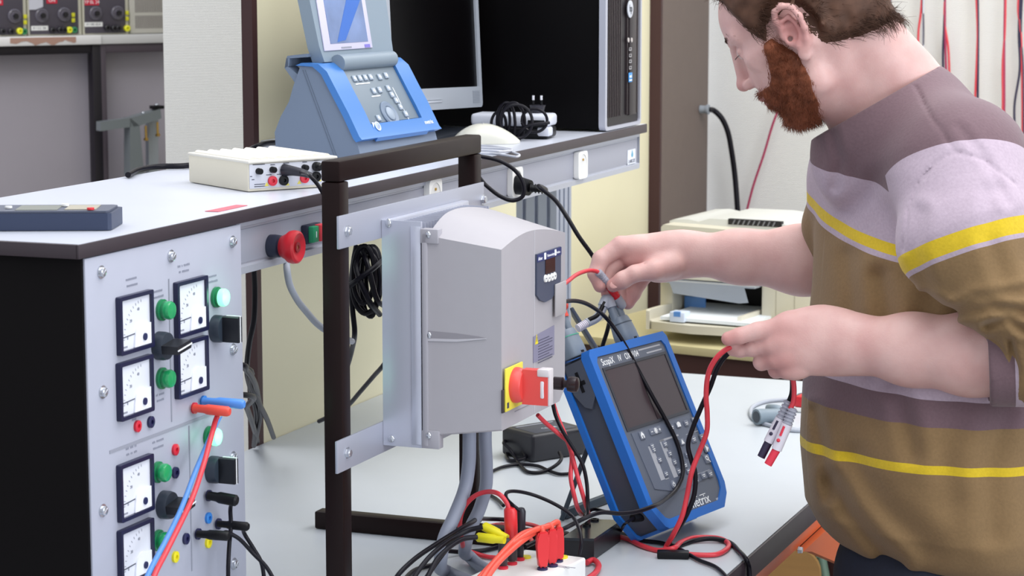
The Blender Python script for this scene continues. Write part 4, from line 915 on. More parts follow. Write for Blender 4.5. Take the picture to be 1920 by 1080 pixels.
cable('charger_cable', [T_(1070, 888), T_(1050, 889), T_(1028, 882), T_(1005, 873), T_(972, 871), T_(945, 875), T_(922, 884), T_(898, 895), T_(880, 905), T_(930, 935), T_(944, 948, .006)], .0028, blackc, 'dark cable running from under the charger block to the drive cables')
cable('charger_cable', [(1072, 819, 'z', TZ+.03), (1090, 808, 'z', TZ+.03), (1103, 803, 'F', 3.5), (1120, 790, 'F', 3.5)], .0025, blackc, 'short dark cable between the charger block and the back of the handheld instrument')

# black connection box
pts = [PZ(x, y, TZ+.031) for x, y in ((1053, 1008), (1114, 1010), (1165, 975), (1085, 966))]; pts = [(p.x, p.y) for p in pts]
pts[3] = (pts[0][0]+pts[2][0]-pts[1][0], pts[0][1]+pts[2][1]-pts[1][1])
t = thing('connection_box', 'small flat black connection box with two red leads in its top', 'junction box', (*pts[1], TZ))
cxy = (sum(p[0] for p in pts)/4, sum(p[1] for p in pts)/4)
q = MB(); q.prism([(cxy[0]+(p[0]-cxy[0])*.97, cxy[1]+(p[1]-cxy[1])*.97) for p in pts], TZ+.0006, TZ+.027); q.build('case', mat('box_black', '#15161a', .35), t)
q = MB(); q.prism(pts, TZ+.0272, TZ+.031); q.build('lid', mat('box_lid', '#23272e', .25), t)
for px, py in ((1092, 966), (1106, 967), (1100, 986), (1115, 976)): p = PZ(px, py, TZ+.031); q = MB(); q.lathe([(.006, 0), (.006, .0025), (.003, .0025), (.003, .001), (0, .001)], Matrix.Translation(p), 16); q.build('terminal', black_m, t)

# white plug box at the bottom
WZ = TZ+.052
a = PZ(988, 1030, WZ); b = PZ(1099, 1045, WZ); c1 = PZ(885, 1079, WZ); X_ = (b-a).normalized(); Y_ = Vector((X_.y, -X_.x, 0)); 
if Y_.dot(c1-a) < 0: Y_ = -Y_
ly = (c1-a).dot(Y_)*1.25; lx = (b-a).length; ux = (c1-a).dot(X_)
t = thing('plug_box', 'white plastic box topped with red and black plugs at the bottom edge of the picture', 'adapter box', (a.x, a.y, TZ))
M = Matrix((X_, Y_, ZZ)).transposed().to_4x4(); M.translation = (a.x, a.y, TZ+.0006)
B1((min(0, ux)-.002, 0, 0), (lx, ly, .0514), M, r=.003, seg=3).build('case', mat('box_white', '#e4e4e2', .4), t)
def top(px, py): return PZ(px, py, WZ)
for px, py, cc in ((943, 1066, rj), (960, 1058, rj), (974, 1050, rj), (1017, 1068, bj), (1036, 1062, bj), (1046, 1053, bj), (986, 1046, yj), (1055, 1046, yj)):
    q = MB(); q.lathe([(.0068, 0), (.0068, .0025), (.0045, .003), (.0, .003)], Matrix.Translation(top(px, py)), 18); q.build('socket_ring', cc, t)
q = MB(); p = top(1055, 1062); M3 = M.copy(); M3.translation = p
q.box((-.012, -.001, .0), (.018, .001, .0004), M3); q.box((-.010, .004, .0), (.012, .0055, .0004), M3); q.build('lettering', grey_mark, t)
# red slab plugs
def slab(px, pyb, pyt, wpx, label):
    b = top(px, pyb); F = b.dot(HZ); tp = PF(px-1, pyt, F); hgt = (tp-b).length; wd = wpx*F/F_PX
    t = thing('test_plug', label, 'plug', b, group=None)
    M = Matrix((azdir(78), ZZ, azdir(78).cross(ZZ))).transposed().to_4x4(); M.translation = b+Vector((0, 0, .003))
    P = [(-.0055, 0), (.0055, 0), (.0062, .010), (wd*.5, .028), (wd*.5, hgt*.86), (wd*.36, hgt), (-wd*.36, hgt), (-wd*.5, hgt*.86), (-wd*.5, .028), (-.0062, .010)]
    q = MB(); g = q.prism(P, -.006, .006, M); bmesh.ops.bevel(q.bm, geom=[e for e in q.bm.edges], offset=.0018, segments=2, affect='EDGES'); bd = q.build('plug_body', mat('plug_red', '#d93035', .35), t, ang=50)
    q = MB(); q.cyl(b+Vector((0, 0, .0005)), b+Vector((0, 0, .004)), .0045, n=12); q.build('pin_collar', black_m, t)
    return tp, t
e1, _ = slab(1017, 1067, 1000, 24, 'front red slab plug of the three standing in the white box')
e2, _ = slab(1034, 1060, 995, 20, 'middle red slab plug of the three standing in the white box')
e3, _ = slab(1047, 1052, 991, 18, 'rear red slab plug of the three standing in the white box')
def stick(b, tp, r, m, label, name='test_plug', m2=None, split=.45):
    t = thing(name, label, 'plug', b); ax = tp-b
    M = frame(b, ax.orthogonal(), ax.cross(ax.orthogonal())); M = Matrix((ax.orthogonal().normalized(), ax.normalized().cross(ax.orthogonal().normalized()), ax.normalized())).transposed().to_4x4(); M.translation = b
    L = ax.length
    if m2:
        q = MB(); q.lathe([(r*.8, .002), (r*.85, L*split)], M, 18); q.build('sleeve', m2, t)
        q = MB(); q.lathe([(r*.85, L*split), (r, L*split+.004), (r, L*.95), (r*.7, L), (0, L)], M, 18); q.build('plug_body', m, t)
    else:
        q = MB(); q.lathe([(r*.75, .0), (r*.8, L*.3), (r, L*.4), (r, L*.94), (r*.7, L), (0, L)], M, 18); q.build('plug_body', m, t)
    return t
F_ = top(960, 1060).dot(HZ)
stick(top(960, 1056)+Vector((0, 0, .003)), PF(957, 951, F_), .0085, mat('plug_red', '', 0), 'tall red plug with dark lower sleeve in the white box, left of the black one', m2=mat('sleeve_grey', '#3a3236', .5))
F_ = top(974, 1050).dot(HZ)
stick(top(975, 1048)+Vector((0, 0, .003)), PF(977, 953, F_), .0062, mat('plug_black', '', 0), 'tall black plug in the white box touching the tall red plug')
F_ = top(943, 1066).dot(HZ)
stick(top(943, 1064)+Vector((0, 0, .003)), PF(946, 1008, F_), .0072, mat('sleeve_grey', '', 0), 'short dark grey plug in the white box under the yellow plugs')
def plugstick(p0, p1, r, m, label, grp=None):
    return stick(W(p0), W(p1), r, m, label)
Fy = F_
plugstick((951, 1009, 'F', Fy+.0), (906, 986, 'F', Fy+.02), .0062, yellow_p, 'upper yellow plug leaning away from the tall red plug')
plugstick((946, 1013, 'F', Fy-.01), (894, 1007, 'F', Fy+.01), .0062, yellow_p, 'lower yellow plug pointing left beside the short dark plug')
# ================================================================== HANDHELD INSTRUMENT leaning on its stand
sBL = PZ(1232, 1000, TZ+.0285); sBR = PZ(1372, 945, TZ+.0285); SW = (sBR-sBL).length
Wd = (sBR-sBL).normalized(); nh = Vector((Wd.y, -Wd.x, 0)); tl = math.radians(26)
SV = -nh*math.sin(tl)+ZZ*math.cos(tl); SN = nh*math.cos(tl)+ZZ*math.sin(tl)
SM = Matrix((Wd, SV, SN)).transposed().to_4x4(); SM.translation = sBL; SL = .272
Sp = lambda px, py, n=0: PL(px, py, SM, n)
t = thing('handheld_oscilloscope', 'blue rubber edged handheld oscilloscope with large dark screen leaning on its stand', 'oscilloscope', sBL+Wd*SW/2)
SCOPE = t
sg = mat('scope_slate', '#3f4450', .5); sgf = mat('scope_face', '#5b6270', .45); sgk = mat('scope_keypad', '#5f6778', .5)
def outl(o=0, bt=.0):      # outline: wide top, chamfered bottom
    return [(.006+o, SL-o), (o, SL-.008-o), (o, .040), (.022+o*.6, .004+o+bt), (.030+o*.6, o+bt), (SW-.026-o*.6, o+bt), (SW-.006-o*.8, .018+o*.8), (SW-o, .034+o*.4), (SW-.0-o, SL-.008-o), (SW-.006-o, SL-o)]
q = MB(); q.prism(outl(.004), -.050, -.004, SM); body = q.build('body', sg, t, ang=50)
q = MB(); g = None
q.ring(outl(0), outl(.0125), -.012, .003, SM); bmesh.ops.bevel(q.bm, geom=[e for e in q.bm.edges if e.calc_face_angle(0) > 1.2], offset=.0028, segments=2, affect='EDGES'); fb = q.build('front_bumper', blue_rub, t, ang=50)
q = MB(); q.ring(outl(-.001), outl(.0125), -.059, -.049, SM); bmesh.ops.bevel(q.bm, geom=[e for e in q.bm.edges if e.calc_face_angle(0) > 1.2], offset=.0022, segments=2, affect='EDGES'); q.build('rear_bumper', blue_rub, t, ang=50)
q = MB(); q.prism(outl(.0115), -.058, -.05, SM); q.build('back_cover', sg, t, ang=50)
q = MB(); q.prism(outl(.0120), -.004, .0008, SM); fc = q.build('face', sgf, t, ang=50)
# screen
a = Sp(1124, 697); b_ = Sp(1239, 667); c3 = Sp(1293, 769); d3 = Sp(1183, 800)
sx0 = (a[0]+d3[0])/2; sx1 = (b_[0]+c3[0])/2; sy1 = (a[1]+b_[1])/2; sy0 = (c3[1]+d3[1])/2
q = MB(); q.ring([(sx0-.004, sy0-.004), (sx1+.004, sy0-.004), (sx1+.004, sy1+.004), (sx0-.004, sy1+.004)], [(sx0, sy0), (sx1, sy0), (sx1, sy1), (sx0, sy1)], .0008, .0022, SM); q.build('screen_rim', mat('rim_dark', '#33363f', .4), fc)
B1((sx0, sy0, .0006), (sx1, sy1, .0012), SM).build('screen', mat('scope_screen', '#40353a', .3), fc)
q = MB(); q.box((sx0, sy0, .0012), (sx0+.0012, sy1, .0016), SM); q.box(((sx0+sx1)/2-.0008, sy0, .0012), ((sx0+sx1)/2+.0008, sy1, .0014), SM); q.build('screen_line', black_m, fc)
# header text
h1 = Sp(1135, 686); h2 = Sp(1172, 677); h3 = Sp(1216, 664)
q = MB(); q.text('ScopiX', SM @ Matrix.Translation((sx0+.0, sy1+.0115, .0009)), .0145, align='LEFT', sx=.78); q.text('IV', SM @ Matrix.Translation((sx0+.044, sy1+.0115, .0009)), .0135, align='LEFT', sx=.75); q.build('model_lettering', white_mark, fc)
q = MB(); q.text('OX 9104', SM @ Matrix.Translation((sx0+.062, sy1+.0115, .0009)), .0135, align='LEFT', sx=.72); q.build('model_lettering', white_mark, fc)
q = MB()
for k, (l, y) in enumerate(((.062, .0145), (.044, .0075))): q.box((sx1-l, sy1+y, .0008), (sx1-.002, sy1+y+.0022, .0011), SM)
q.build('small_print', mat('faint_white', '', 0), fc)
# keypad
kx0, ky1 = Sp(1186, 812); kx1 = SW-.022; kyb = Sp(1240, 930)[1]
q = MB(); q.prism([(kx0-.006, ky1), (kx1, ky1), (kx1, kyb+.010), (kx1-.004, kyb+.002), (kx0+.05, kyb-.002), (kx0-.002, kyb+.012)], .0008, .0018, SM); kp = q.build('keypad', sgk, fc)
kcol = mat('scope_key', '#6d7484', .45)
def sk(px, py, w_=.010, h_=.008, mark=None, round_=False):
    u, v = Sp(px, py, .002); 
    q = MB()
    if round_: q.lathe([(w_/2, .0015), (w_/2, .0032), (w_*.35, .0038), (0, .0038)], SM @ Matrix.Translation((u, v, 0)), 20)
    else: q.box((u-w_/2, v-h_/2, .0015), (u+w_/2, v+h_/2, .0036), SM, r=.001)
    kk = q.build('key', kcol, kp)
    q = MB(); z = .0037
    if mark == 'home': q.prism([(u-.004, v-.004), (u-.0015, v-.004), (u-.0015, v), (u+.0015, v), (u+.0015, v-.004), (u+.004, v-.004), (u+.004, v+.001), (u, v+.0055), (u-.004, v+.001)], z, z+.0003, SM)
    elif mark == 'bright':
        for r in range(4): q.box((-.0045, -.0007, z), (.0045, .0007, z+.0003), SM @ Matrix.Translation((u, v, 0)) @ Matrix.Rotation(r*math.pi/4, 4, 'Z'))
        q.box((u-.0125, v-.0006, z), (u-.0085, v+.0006, z+.0003), SM); q.box((u+.0085, v-.0006, z), (u+.0125, v+.0006, z+.0003), SM); q.box((u+.0099, v-.002, z), (u+.0111, v+.002, z+.0003), SM)
    elif mark == 'up': q.prism([(u-.004, v-.003), (u+.004, v-.003), (u, v+.004)], z, z+.0003, SM)
    elif mark == 'right': q.prism([(u-.003, v-.005), (u+.004, v), (u-.003, v+.005)], z, z+.0003, SM)
    elif mark == 'cam': q.box((u-.0045, v-.003, z), (u+.0045, v+.003, z+.0003), SM); q.box((u-.002, v+.003, z), (u+.002, v+.0045, z+.0003), SM)
    elif mark == 'zoom': q.ring([(u-.001+.0035*math.cos(i*.5236), v+.0015+.0035*math.sin(i*.5236)) for i in range(12)], [(u-.001+.0022*math.cos(i*.5236), v+.0015+.0022*math.sin(i*.5236)) for i in range(12)], z, z+.0003, SM); q.prism([(u+.0015, v-.001), (u+.0055, v-.0055), (u+.0045, v-.006), (u+.0005, v-.0018)], z, z+.0003, SM)
    elif mark == 'power': q.ring([(u+.0032*math.cos(i*.5236), v+.0032*math.sin(i*.5236)) for i in range(12)], [(u+.0024*math.cos(i*.5236), v+.0024*math.sin(i*.5236)) for i in range(12)], z, z+.0004, SM); q.box((u-.0004, v, z), (u+.0004, v+.0045, z+.0005), SM)
    else: q.box((u-w_*.32, v+.0005, z), (u+w_*.3, v+.0015, z+.0003), SM); q.box((u-w_*.2, v-.002, z), (u+w_*.2, v-.001, z+.0003), SM)
    q.build('key_mark', white_mark, kk)
for a in ((1203, 817, .012, .012, 'home'), (1228, 808, .030, .010, 'bright'), (1259, 802, .010, .008), (1271, 797, .012, .009, 'cam'), (1286, 794, .011, .009), (1299, 787, .009, .007),
          (1222, 837, .010, .008), (1225, 844, .009, .007), (1236, 863, .010, .008), (1248, 889, .010, .008), (1246, 833, .011, .010), (1255, 851, .010, .009), (1264, 867, .010, .009), (1272, 884, .010, .009),
          (1278, 829, .012, .010, 'up'), (1288, 853, .011, .009), (1324, 841, .013, .012, 'right'), (1325, 861, .014, .013, 'zoom'), (1300, 824, .013, .010), (1316, 820, .012, .010), (1284, 873, .010, .008), (1311, 849, .010, .009), (1318, 892, .012, .010), (1331, 889, .012, .010), (1305, 900, .010, .009), (1290, 884, .010, .008)): sk(*a)
sk(1262, 909, .013, .013, 'power', True)
q = MB()
def sl(p0, p1):
    a, b = Sp(*p0, .0018), Sp(*p1, .0018); q.box((min(a[0], b[0])-.0003, min(a[1], b[1])-.0003, .0017), (max(a[0], b[0])+.0003, max(a[1], b[1])+.0003, .0021), SM)
sl((1215, 838), (1247, 898)); sl((1236, 826), (1271, 893)); sl((1236, 826), (1272, 817)); sl((1286, 815), (1308, 808)); sl((1296, 893), (1330, 881)); sl((1248, 898), (1254, 897))
q.build('keypad_print', mat('faint_white', '', 0), kp)
bm_ = Sp(1312, 940)
q = MB(); q.text('metrix', SM @ Matrix.Translation((bm_[0]-.002, bm_[1], .0009)), .020, sx=1.05); q.box((bm_[0]-.021, bm_[1]+.0075, .0007), (bm_[0]-.004, bm_[1]+.0085, .0011), SM); q.box((bm_[0]+.004, bm_[1]+.0075, .0007), (bm_[0]+.020, bm_[1]+.0085, .0011), SM); q.build('maker_lettering', white_mark, fc)
q = MB(); u, v = Sp(1344, 935); q.box((u-.004, v-.002, .0007), (u+.004, v+.001, .0011), SM); q.build('small_print', mat('faint_white', '', 0), fc)
# side flap, hole and socket on the left side
SS = Matrix((-SN, SV, -Wd)).transposed().to_4x4(); SS.translation = SM @ Vector((.004, 0, 0))         # u backwards, v up, n outwards
q = MB(); q.prism([(.010, SL-.008), (.044, SL-.008), (.046, SL-.05), (.036, SL-.072), (.026, SL-.078), (.012, SL-.062)], .0, .0035, SS); fl = q.build('side_flap', mat('flap_slate', '#4b505c', .5), t)
q = MB(); q.box((.026, SL-.052, .0035), (.031, SL-.022, .0042), SS); q.box((.020, SL-.042, .0035), (.037, SL-.036, .0042), SS); q.build('flap_mark', black_m, fl)
q = MB(); u, v = PL(1190, 912, SS, .0); q.lathe([(.0058, 0), (.0058, .0008), (.0, .0008)], SS @ Matrix.Translation((u, v, 0)), 18); q.box((u-.002, v-.022, 0), (u+.001, v-.004, .0008), SS); q.build('power_inlet', black_m, t)
# kickstand
kb0 = SM @ Vector((.045, SL*.55, -.06)); kb1 = SM @ Vector((SW-.045, SL*.55, -.06))
s0 = PZ(1056, 967, TZ+.006); s1 = PZ(1168, 925, TZ+.006)
stm = mat('stand_teal_slate', '#33424f', .5)
q = MB(); d0 = (s1-s0).normalized(); 
def bar(q, a, b, w_, h_, up=ZZ):
    a = Vector(a); b = Vector(b); x = (b-a).normalized(); y = (up-x*up.dot(x)).normalized(); z = x.cross(y); Mq = Matrix((x, y, z)).transposed().to_4x4(); Mq.translation = a
    q.box((0, -h_/2, -w_/2), ((b-a).length, h_/2, w_/2), Mq, r=min(w_, h_)*.2)
hub = SM @ Vector((SW*.42, SL*.62, -.062))
hL = SM @ Vector((.030, SL*.60, -.060)); hR = SM @ Vector((SW-.03, SL*.60, -.060))
bar(q, hL, s0, .022, .007, SN); bar(q, s0+Vector((0, 0, .002)), s1+Vector((0, 0, .002)), .010, .014); bar(q, s1, SM @ Vector((SW*.75, SL*.30, -.062)), .016, .008, SN)
q.build('kickstand', stm, t)
# second support strut visible above the body
q = MB(); a = PF(1078, 592, 3.62); b_ = PF(1128, 672, 3.52); 
ts = thing('black_strut', 'dark slanted flat strut standing behind the two grey adapters', 'strut', b_)
bar(q, a+(a-b_)*.1, b_+(b_-a)*.6, .018, .006, Vector((1, 0, 0))); q.build('bar', mat('strut_navy', '#232c3e', .5), ts)

# twin socket adapters on top
def twin(px, py, label, ring):
    u, v = Sp(px, py, -.028); base = SM @ Vector((u, SL-.001, -.028))
    t = thing('twin_socket_adapter', label, 'adapter', base, group='grey twin socket adapters on the handheld oscilloscope')
    M = SM.copy(); M.translation = base
    q = MB(); rings = []
    for i, (s, wx, wz) in enumerate(((0, .0165, .0140), (.003, .0185, .0155), (.016, .0182, .0152), (.030, .0165, .0138), (.038, .0148, .0122), (.0410, .0132, .0110))):
        rings.append([q.bm.verts.new(M @ Vector((wx*(abs(math.cos(a))**.7)*(1 if math.cos(a) > 0 else -1), s, wz*(abs(math.sin(a))**.7)*(1 if math.sin(a) > 0 else -1)))) for a in [2*math.pi*k/32 for k in range(32)]])
    for a, b in zip(rings, rings[1:]):
        for k in range(32): q.bm.faces.new((a[k], a[(k+1) % 32], b[(k+1) % 32], b[k]))
    q.bm.faces.new(rings[0][::-1]); q.bm.faces.new(rings[-1]); q._set([v for r in rings for v in r], None)
    am = mat('adapter_grey', '#768391', .45); q.build('body', am, t, ang=45)
    q = MB(); o_ = [(.0165*(abs(math.cos(a))**.7)*(1 if math.cos(a) > 0 else -1), -.0140*(abs(math.sin(a))**.7)*(1 if math.sin(a) > 0 else -1)) for a in [2*math.pi*k/32 for k in range(32)]]
    q.ring([(x*1.035, y*1.035) for x, y in o_], [(x*.9, y*.9) for x, y in o_], .0300, .0314, M @ Matrix.Rotation(math.radians(-90), 4, 'X')); q.build('colour_ring', ring, t)
    tops = []
    for s in (-1, 1):
        q = MB(); a = M @ Vector((s*.0085, .034, 0)); b = M @ Vector((s*.0085, .060, 0)); q.cyl(a, b, .0068, .0060, 18); q.build('socket_sleeve', am, t); tops.append(b)
    q = MB(); q.box((-.004, .003, .0135), (.003, .006, .0158), M); q.build('index_mark', black_m, t)
    return tops, M
tA, MA = twin(1083, 680, 'left grey twin socket adapter with a green ring and red plug', mat('ring_green', '#4fa88e', .4))
tB, MB_ = twin(1183, 655, 'right grey twin socket adapter held under the reaching hand', mat('ring_dark', '#4b5763', .4))

# ================================================================== TEST LEADS
WH = mat('probe_white', '#dcd8e2', .45); PG = mat('probe_grey_rib', '#a9abb8', .5)
def sheath(q, pts, r, n=14, m=None, res=6): q.tube(pts, r, n=n, res=res, m=m)
# plug held in the right hand, going into the right adapter
t = thing('held_probe_plug', 'red and grey ribbed test plug pinched between thumb and fingers of the right hand', 'plug', tB[1])
HT = tB[1]; hdir = SV
fT = HT.dot(HZ); hp = [HT, PF(1166, 572, fT-.005), PF(1150, 548, fT-.012), PF(1142, 535, fT-.018), PF(1128, 517, fT-.024), PF(1121, 510, fT-.028)]; print('fT', fT)
q = MB(); q.cyl(hp[0]-SV*.004, hp[1]+(hp[0]-hp[1])*.25, .0052, n=14); q.build('red_sleeve', redc, t)
q = MB(); q.tube([hp[0]+(hp[1]-hp[0])*.75, hp[1], hp[1]+(hp[2]-hp[1])*.6], .0068, n=14); q.build('grey_body', mat('probe_mid_grey', '#a8aab2', .45), t)
q = MB(); q.tube([hp[1]+(hp[2]-hp[1])*.55, hp[2], hp[3]], .0058, n=14); q.build('red_grip', red_m, t)
q = MB(); N = 9; P_ = spline(hp[3:], 8); L_ = len(P_)
q.tube([hp[3], hp[4], hp[5]], .0048, n=12)
for k in range(7): i = int(2+k*(L_-5)/6); q.cyl(P_[i], P_[i+1]+(P_[i+1]-P_[i])*.1, .0058, n=12)
o = q.build('ribbed_boot', PG, t)
cable('test_lead', [hp[5]-(hp[5]-hp[4])*.3, hp[5], PF(1108, 507, fT-.04), PF(1090, 511, fT-.07), PF(1068, 525, 3.2), PF(1050, 545, 3.12), PF(1035, 580, 3.12), PF(1030, 640, 3.14)], .0030, redc, 'thin red lead arching from the held plug to behind the motor drive', group=None)
# angled plug on the left sleeve of the right adapter
t = thing('angled_test_plug', 'grey angled test plug with dark side groove on the right adapter', 'plug', tB[0])
e0 = tB[0]; elb = e0+SV*.012
u = [PF(1140, 583, e0.dot(HZ)), PF(1120, 595, e0.dot(HZ)-.01), PF(1100, 606, e0.dot(HZ)-.02), PF(1083, 616, e0.dot(HZ)-.03)]
q = MB(); q.tube([e0-SV*.002, elb, elb+(u[1]-elb).normalized()*.014], .0085, n=16); q.build('elbow', mat('elbow_grey', '#a9b0bc', .45), t)
q = MB(); q.tube([elb+(u[1]-elb)*.3, u[1], u[2]], .0066, n=16); bdy = q.build('body', mat('elbow_grey', '', 0), t)
q = MB(); off = Vector((0, 0, .004)) - HZ*.0045; q.tube([elb+(u[1]-elb)*.3+off, u[1]+off, u[1]+(u[2]-u[1])*.8+off], .0032, n=10); q.build('dark_groove', black_m, bdy)
q = MB(); q.cyl(u[2], u[3], .0050, n=12)
for k in range(6): a = u[2]+(u[3]-u[2])*(k+.3)/6; q.cyl(a, a+(u[3]-u[2])*.09, .0062, n=12)
q.build('ribbed_boot', WH, t)
# red hooded plug on the left adapter
t = thing('angled_test_plug', 'red angled test plug on the left adapter behind the motor drive', 'plug', tA[1])
e0 = tA[1]; q = MB(); q.tube([e0-SV*.001, e0+SV*.012, PF(1055, 572, e0.dot(HZ)-.01), PF(1040, 560, e0.dot(HZ)-.02)], .0082, n=16); q.build('hood', mat('hood_red', '#e04a38', .4), t)
t = thing('angled_test_plug', 'black angled test plug on the left sleeve of the left adapter', 'plug', tA[0])
e0 = tA[0]; q = MB(); q.tube([e0-SV*.001, e0+SV*.010, PF(1040, 580, e0.dot(HZ)-.01), PF(1030, 570, e0.dot(HZ)-.02)], .0080, n=16); q.build('hood', black_m, t)
# black leads over the front of the oscilloscope
def on(px, py, n=.006): uu, vv = Sp(px, py, n); return SM @ Vector((uu, vv, n))
cable('test_lead', [PF(1050, 572, 3.12), PF(1062, 565, 3.16), PF(1085, 565, 3.2), PF(1110, 575, 3.24), PF(1140, 600, 3.28), PF(1165, 635, 3.28), PF(1195, 690, 3.28), on(1222, 740, .006), on(1250, 790, .005), on(1268, 826, .005), on(1279, 865, .005), on(1280, 890, .006), on(1268, 917, .006), on(1250, 934, .010), PF(1225, 949, 3.08), PF(1195, 959, 3.05), PF(1165, 963, 3.03), PF(1128, 961, 3.01), PF(1100, 970, 2.99), PF(1060, 990, 2.98), PF(1020, 1008, 2.93), PF(985, 1025, 2.9)], .0030, blackc, 'black lead hanging across the screen and keypad of the handheld oscilloscope', n=12)
LH = PF(1372, 650, 3.05)
cable('held_lead', [PF(1445, 655, 3.06), PF(1405, 648, 3.06), PF(1372, 650, 3.05), PF(1350, 664, 3.05), PF(1333, 688, 3.06), PF(1326, 712, 3.07), PF(1324, 745, 3.08), PF(1326, 775, 3.09), PF(1325, 810, 3.1), PF(1310, 850, 3.11), PF(1297, 885, 3.11), PF(1288, 930, 3.12), PF(1280, 965, 3.12), PF(1262, 1003, 3.13), (1249, 1025, 'z', TZ+.006), (1248, 1034, 'z', TZ+.004), (1262, 1036, 'z', TZ+.004), (1300, 1040, 'z', TZ+.004), (1340, 1040, 'z', TZ+.004), (1362, 1030, 'z', TZ+.004), (1365, 1018, 'z', TZ+.004), (1345, 1009, 'z', TZ+.004), (1305, 1008, 'z', TZ+.004), (1275, 1018, 'z', TZ+.006), (1262, 1028, 'z', TZ+.01), (1235, 1032, 'z', TZ+.004), (1205, 1024, 'z', TZ+.004), (1175, 1010, 'z', TZ+.004), (1160, 1007, 'z', TZ+.004), (1120, 1010, 'z', TZ+.004)], .0036, redc, 'red lead hanging from the left hand and looping on the table below it', n=12)
cable('held_lead', [PF(1450, 661, 3.07), PF(1410, 654, 3.07), PF(1378, 654, 3.06), PF(1360, 668, 3.06), PF(1345, 690, 3.07), PF(1332, 725, 3.08), PF(1312, 770, 3.1), PF(1298, 805, 3.11), PF(1290, 835, 3.12), PF(1296, 862, 3.12), PF(1303, 885, 3.12), PF(1302, 925, 3.12), PF(1290, 960, 3.12), PF(1270, 995, 3.14), (1255, 1018, 'z', TZ+.008), (1265, 1024, 'z', TZ+.004), (1300, 1014, 'z', TZ+.004), (1335, 1010, 'z', TZ+.006), (1365, 1016, 'z', TZ+.004), (1385, 1033, 'z', TZ+.004), (1399, 1049, 'z', TZ+.004), PX(1404, 1062, TX+.004), PX(1406, 1100, TX+.006)], .0034, blackc, 'black lead hanging from the left hand and running over the front table edge', n=12)
cable('table_lead', [(1166, 1000, 'z', TZ+.004), (1195, 1012, 'z', TZ+.004), (1240, 1018, 'z', TZ+.004), (1275, 1030, 'z', TZ+.004), (1310, 1050, 'z', TZ+.004), (1340, 1062, 'z', TZ+.004), (1362, 1082, 'z', TZ+.004), (1380, 1110, 'z', TZ+.004)], .0028, blackc, 'black lead lying on the table from the connection box to the lower picture edge')
# clamp foot under the leads
B1((-.022, -.008, 0), (.022, .008, .010), Matrix.Translation(PZ(1262, 1046, TZ+.0006)) @ Matrix.Rotation(.3, 4, 'Z'), r=.002).build('x', black_m)
o = bpy.data.objects['x']; o.name = 'cable_clip'; tag(o, 'small black clip lying on the table under the red lead loop', 'clip')
# usb style plug at the base of the instrument
t = thing('connector_plug', 'black moulded plug at the lower left side of the handheld oscilloscope', 'plug', PZ(1195, 968, TZ))
q = MB(); q.tube([PF(1218, 955, 3.19), PF(1205, 966, 3.17), PF(1186, 972, 3.15)], lambda s: .0115-.006*s, n=14); q.build('plug_body', black_m, t)
q = MB(); q.tube([PF(1190, 970, 3.155), PF(1172, 982, 3.12), (1160, 998, 'z', TZ+.01), (1140, 1010, 'z', TZ+.004)], .0022); q.build('cord', blackc, t)
# red leads from the drive into the connection box
def bx_(px, py): return PZ(px, py, TZ+.034)
cable('drive_lead', [PF(1036, 752, 3.06), PF(1044, 778, 3.06), PF(1058, 812, 3.05), PF(1070, 845, 3.04), PF(1082, 890, 3.03), PF(1094, 932, 3.03), bx_(1104, 964)], .0030, redc, 'right red lead running from the motor drive down into the black connection box', n=12)
cable('drive_lead', [PF(1008, 778, 3.02), PF(1022, 792, 3.03), PF(1048, 814, 3.04), PF(1068, 832, 3.04), PF(1072, 860, 3.04), PF(1070, 895, 3.03), PF(1078, 935, 3.03), bx_(1090, 965)], .0030, redc, 'left red lead crossing down from the motor drive into the black connection box', n=12)
cable('drive_lead', [PF(1036, 756, 3.05), PF(1042, 780, 3.05), PF(1056, 810, 3.035), PF(1076, 842, 3.03), PF(1092, 870, 3.03), PF(1100, 905, 3.03), PF(1102, 940, 3.03), bx_(1099, 968)], .0026, blackc, 'black lead running beside the red leads from the motor drive', n=12)
cable('table_lead', [(1100, 963, 'z', TZ+.03), (1112, 955, 'z', TZ+.04), (1140, 960, 'z', TZ+.03), (1170, 961, 'z', TZ+.03), (1205, 957, 'F', 3.17)], .0025, blackc, 'thin black lead from the connection box passing the foot of the handheld oscilloscope')
# red arch at the left of the tall plugs
Fp_ = top(960, 1060).dot(HZ)
cable('plug_lead', [PF(955, 957, Fp_), PF(950, 943, Fp_), PF(938, 928, Fp_), PF(915, 922, Fp_+.02), PF(890, 930, Fp_+.03), PF(870, 952, Fp_+.04), PF(862, 982, Fp_+.05), PF(866, 1012, Fp_+.05), (884, 1035, 'z', TZ+.006), (915, 1044, 'z', TZ+.004), (950, 1046, 'z', TZ+.004), (985, 1046, 'z', TZ+.004)], .0031, redc, 'red lead arching left from the tall red plug down to the table', n=12)
cable('plug_lead', [PF(975, 958, Fp_), PF(965, 950, Fp_), PF(950, 935, Fp_+.02), PF(950, 924, Fp_+.04), PF(965, 921, Fp_+.06), PF(1000, 928, Fp_+.08), PF(1040, 945, Fp_+.08), PF(1070, 965, Fp_+.08), PF(1085, 990, Fp_+.05), PF(1090, 1015, Fp_+.03), (1086, 1040, 'F', Fp_+.03)], .0024, blackc, 'black lead arching right from the tall black plug over the connection box', n=12)
cable('table_lead', [(1000, 1018, 'z', TZ+.03), (985, 1000, 'z', TZ+.02), (955, 986, 'z', TZ+.02), (930, 984, 'z', TZ+.004), (905, 990, 'z', TZ+.004), (880, 1004, 'z', TZ+.004), (865, 1020, 'z', TZ+.004), (872, 1034, 'z', TZ+.004), (900, 1054, 'z', TZ+.004), (925, 1066, 'z', TZ+.004)], .003, redc, 'red lead lying on the table behind the yellow plugs')
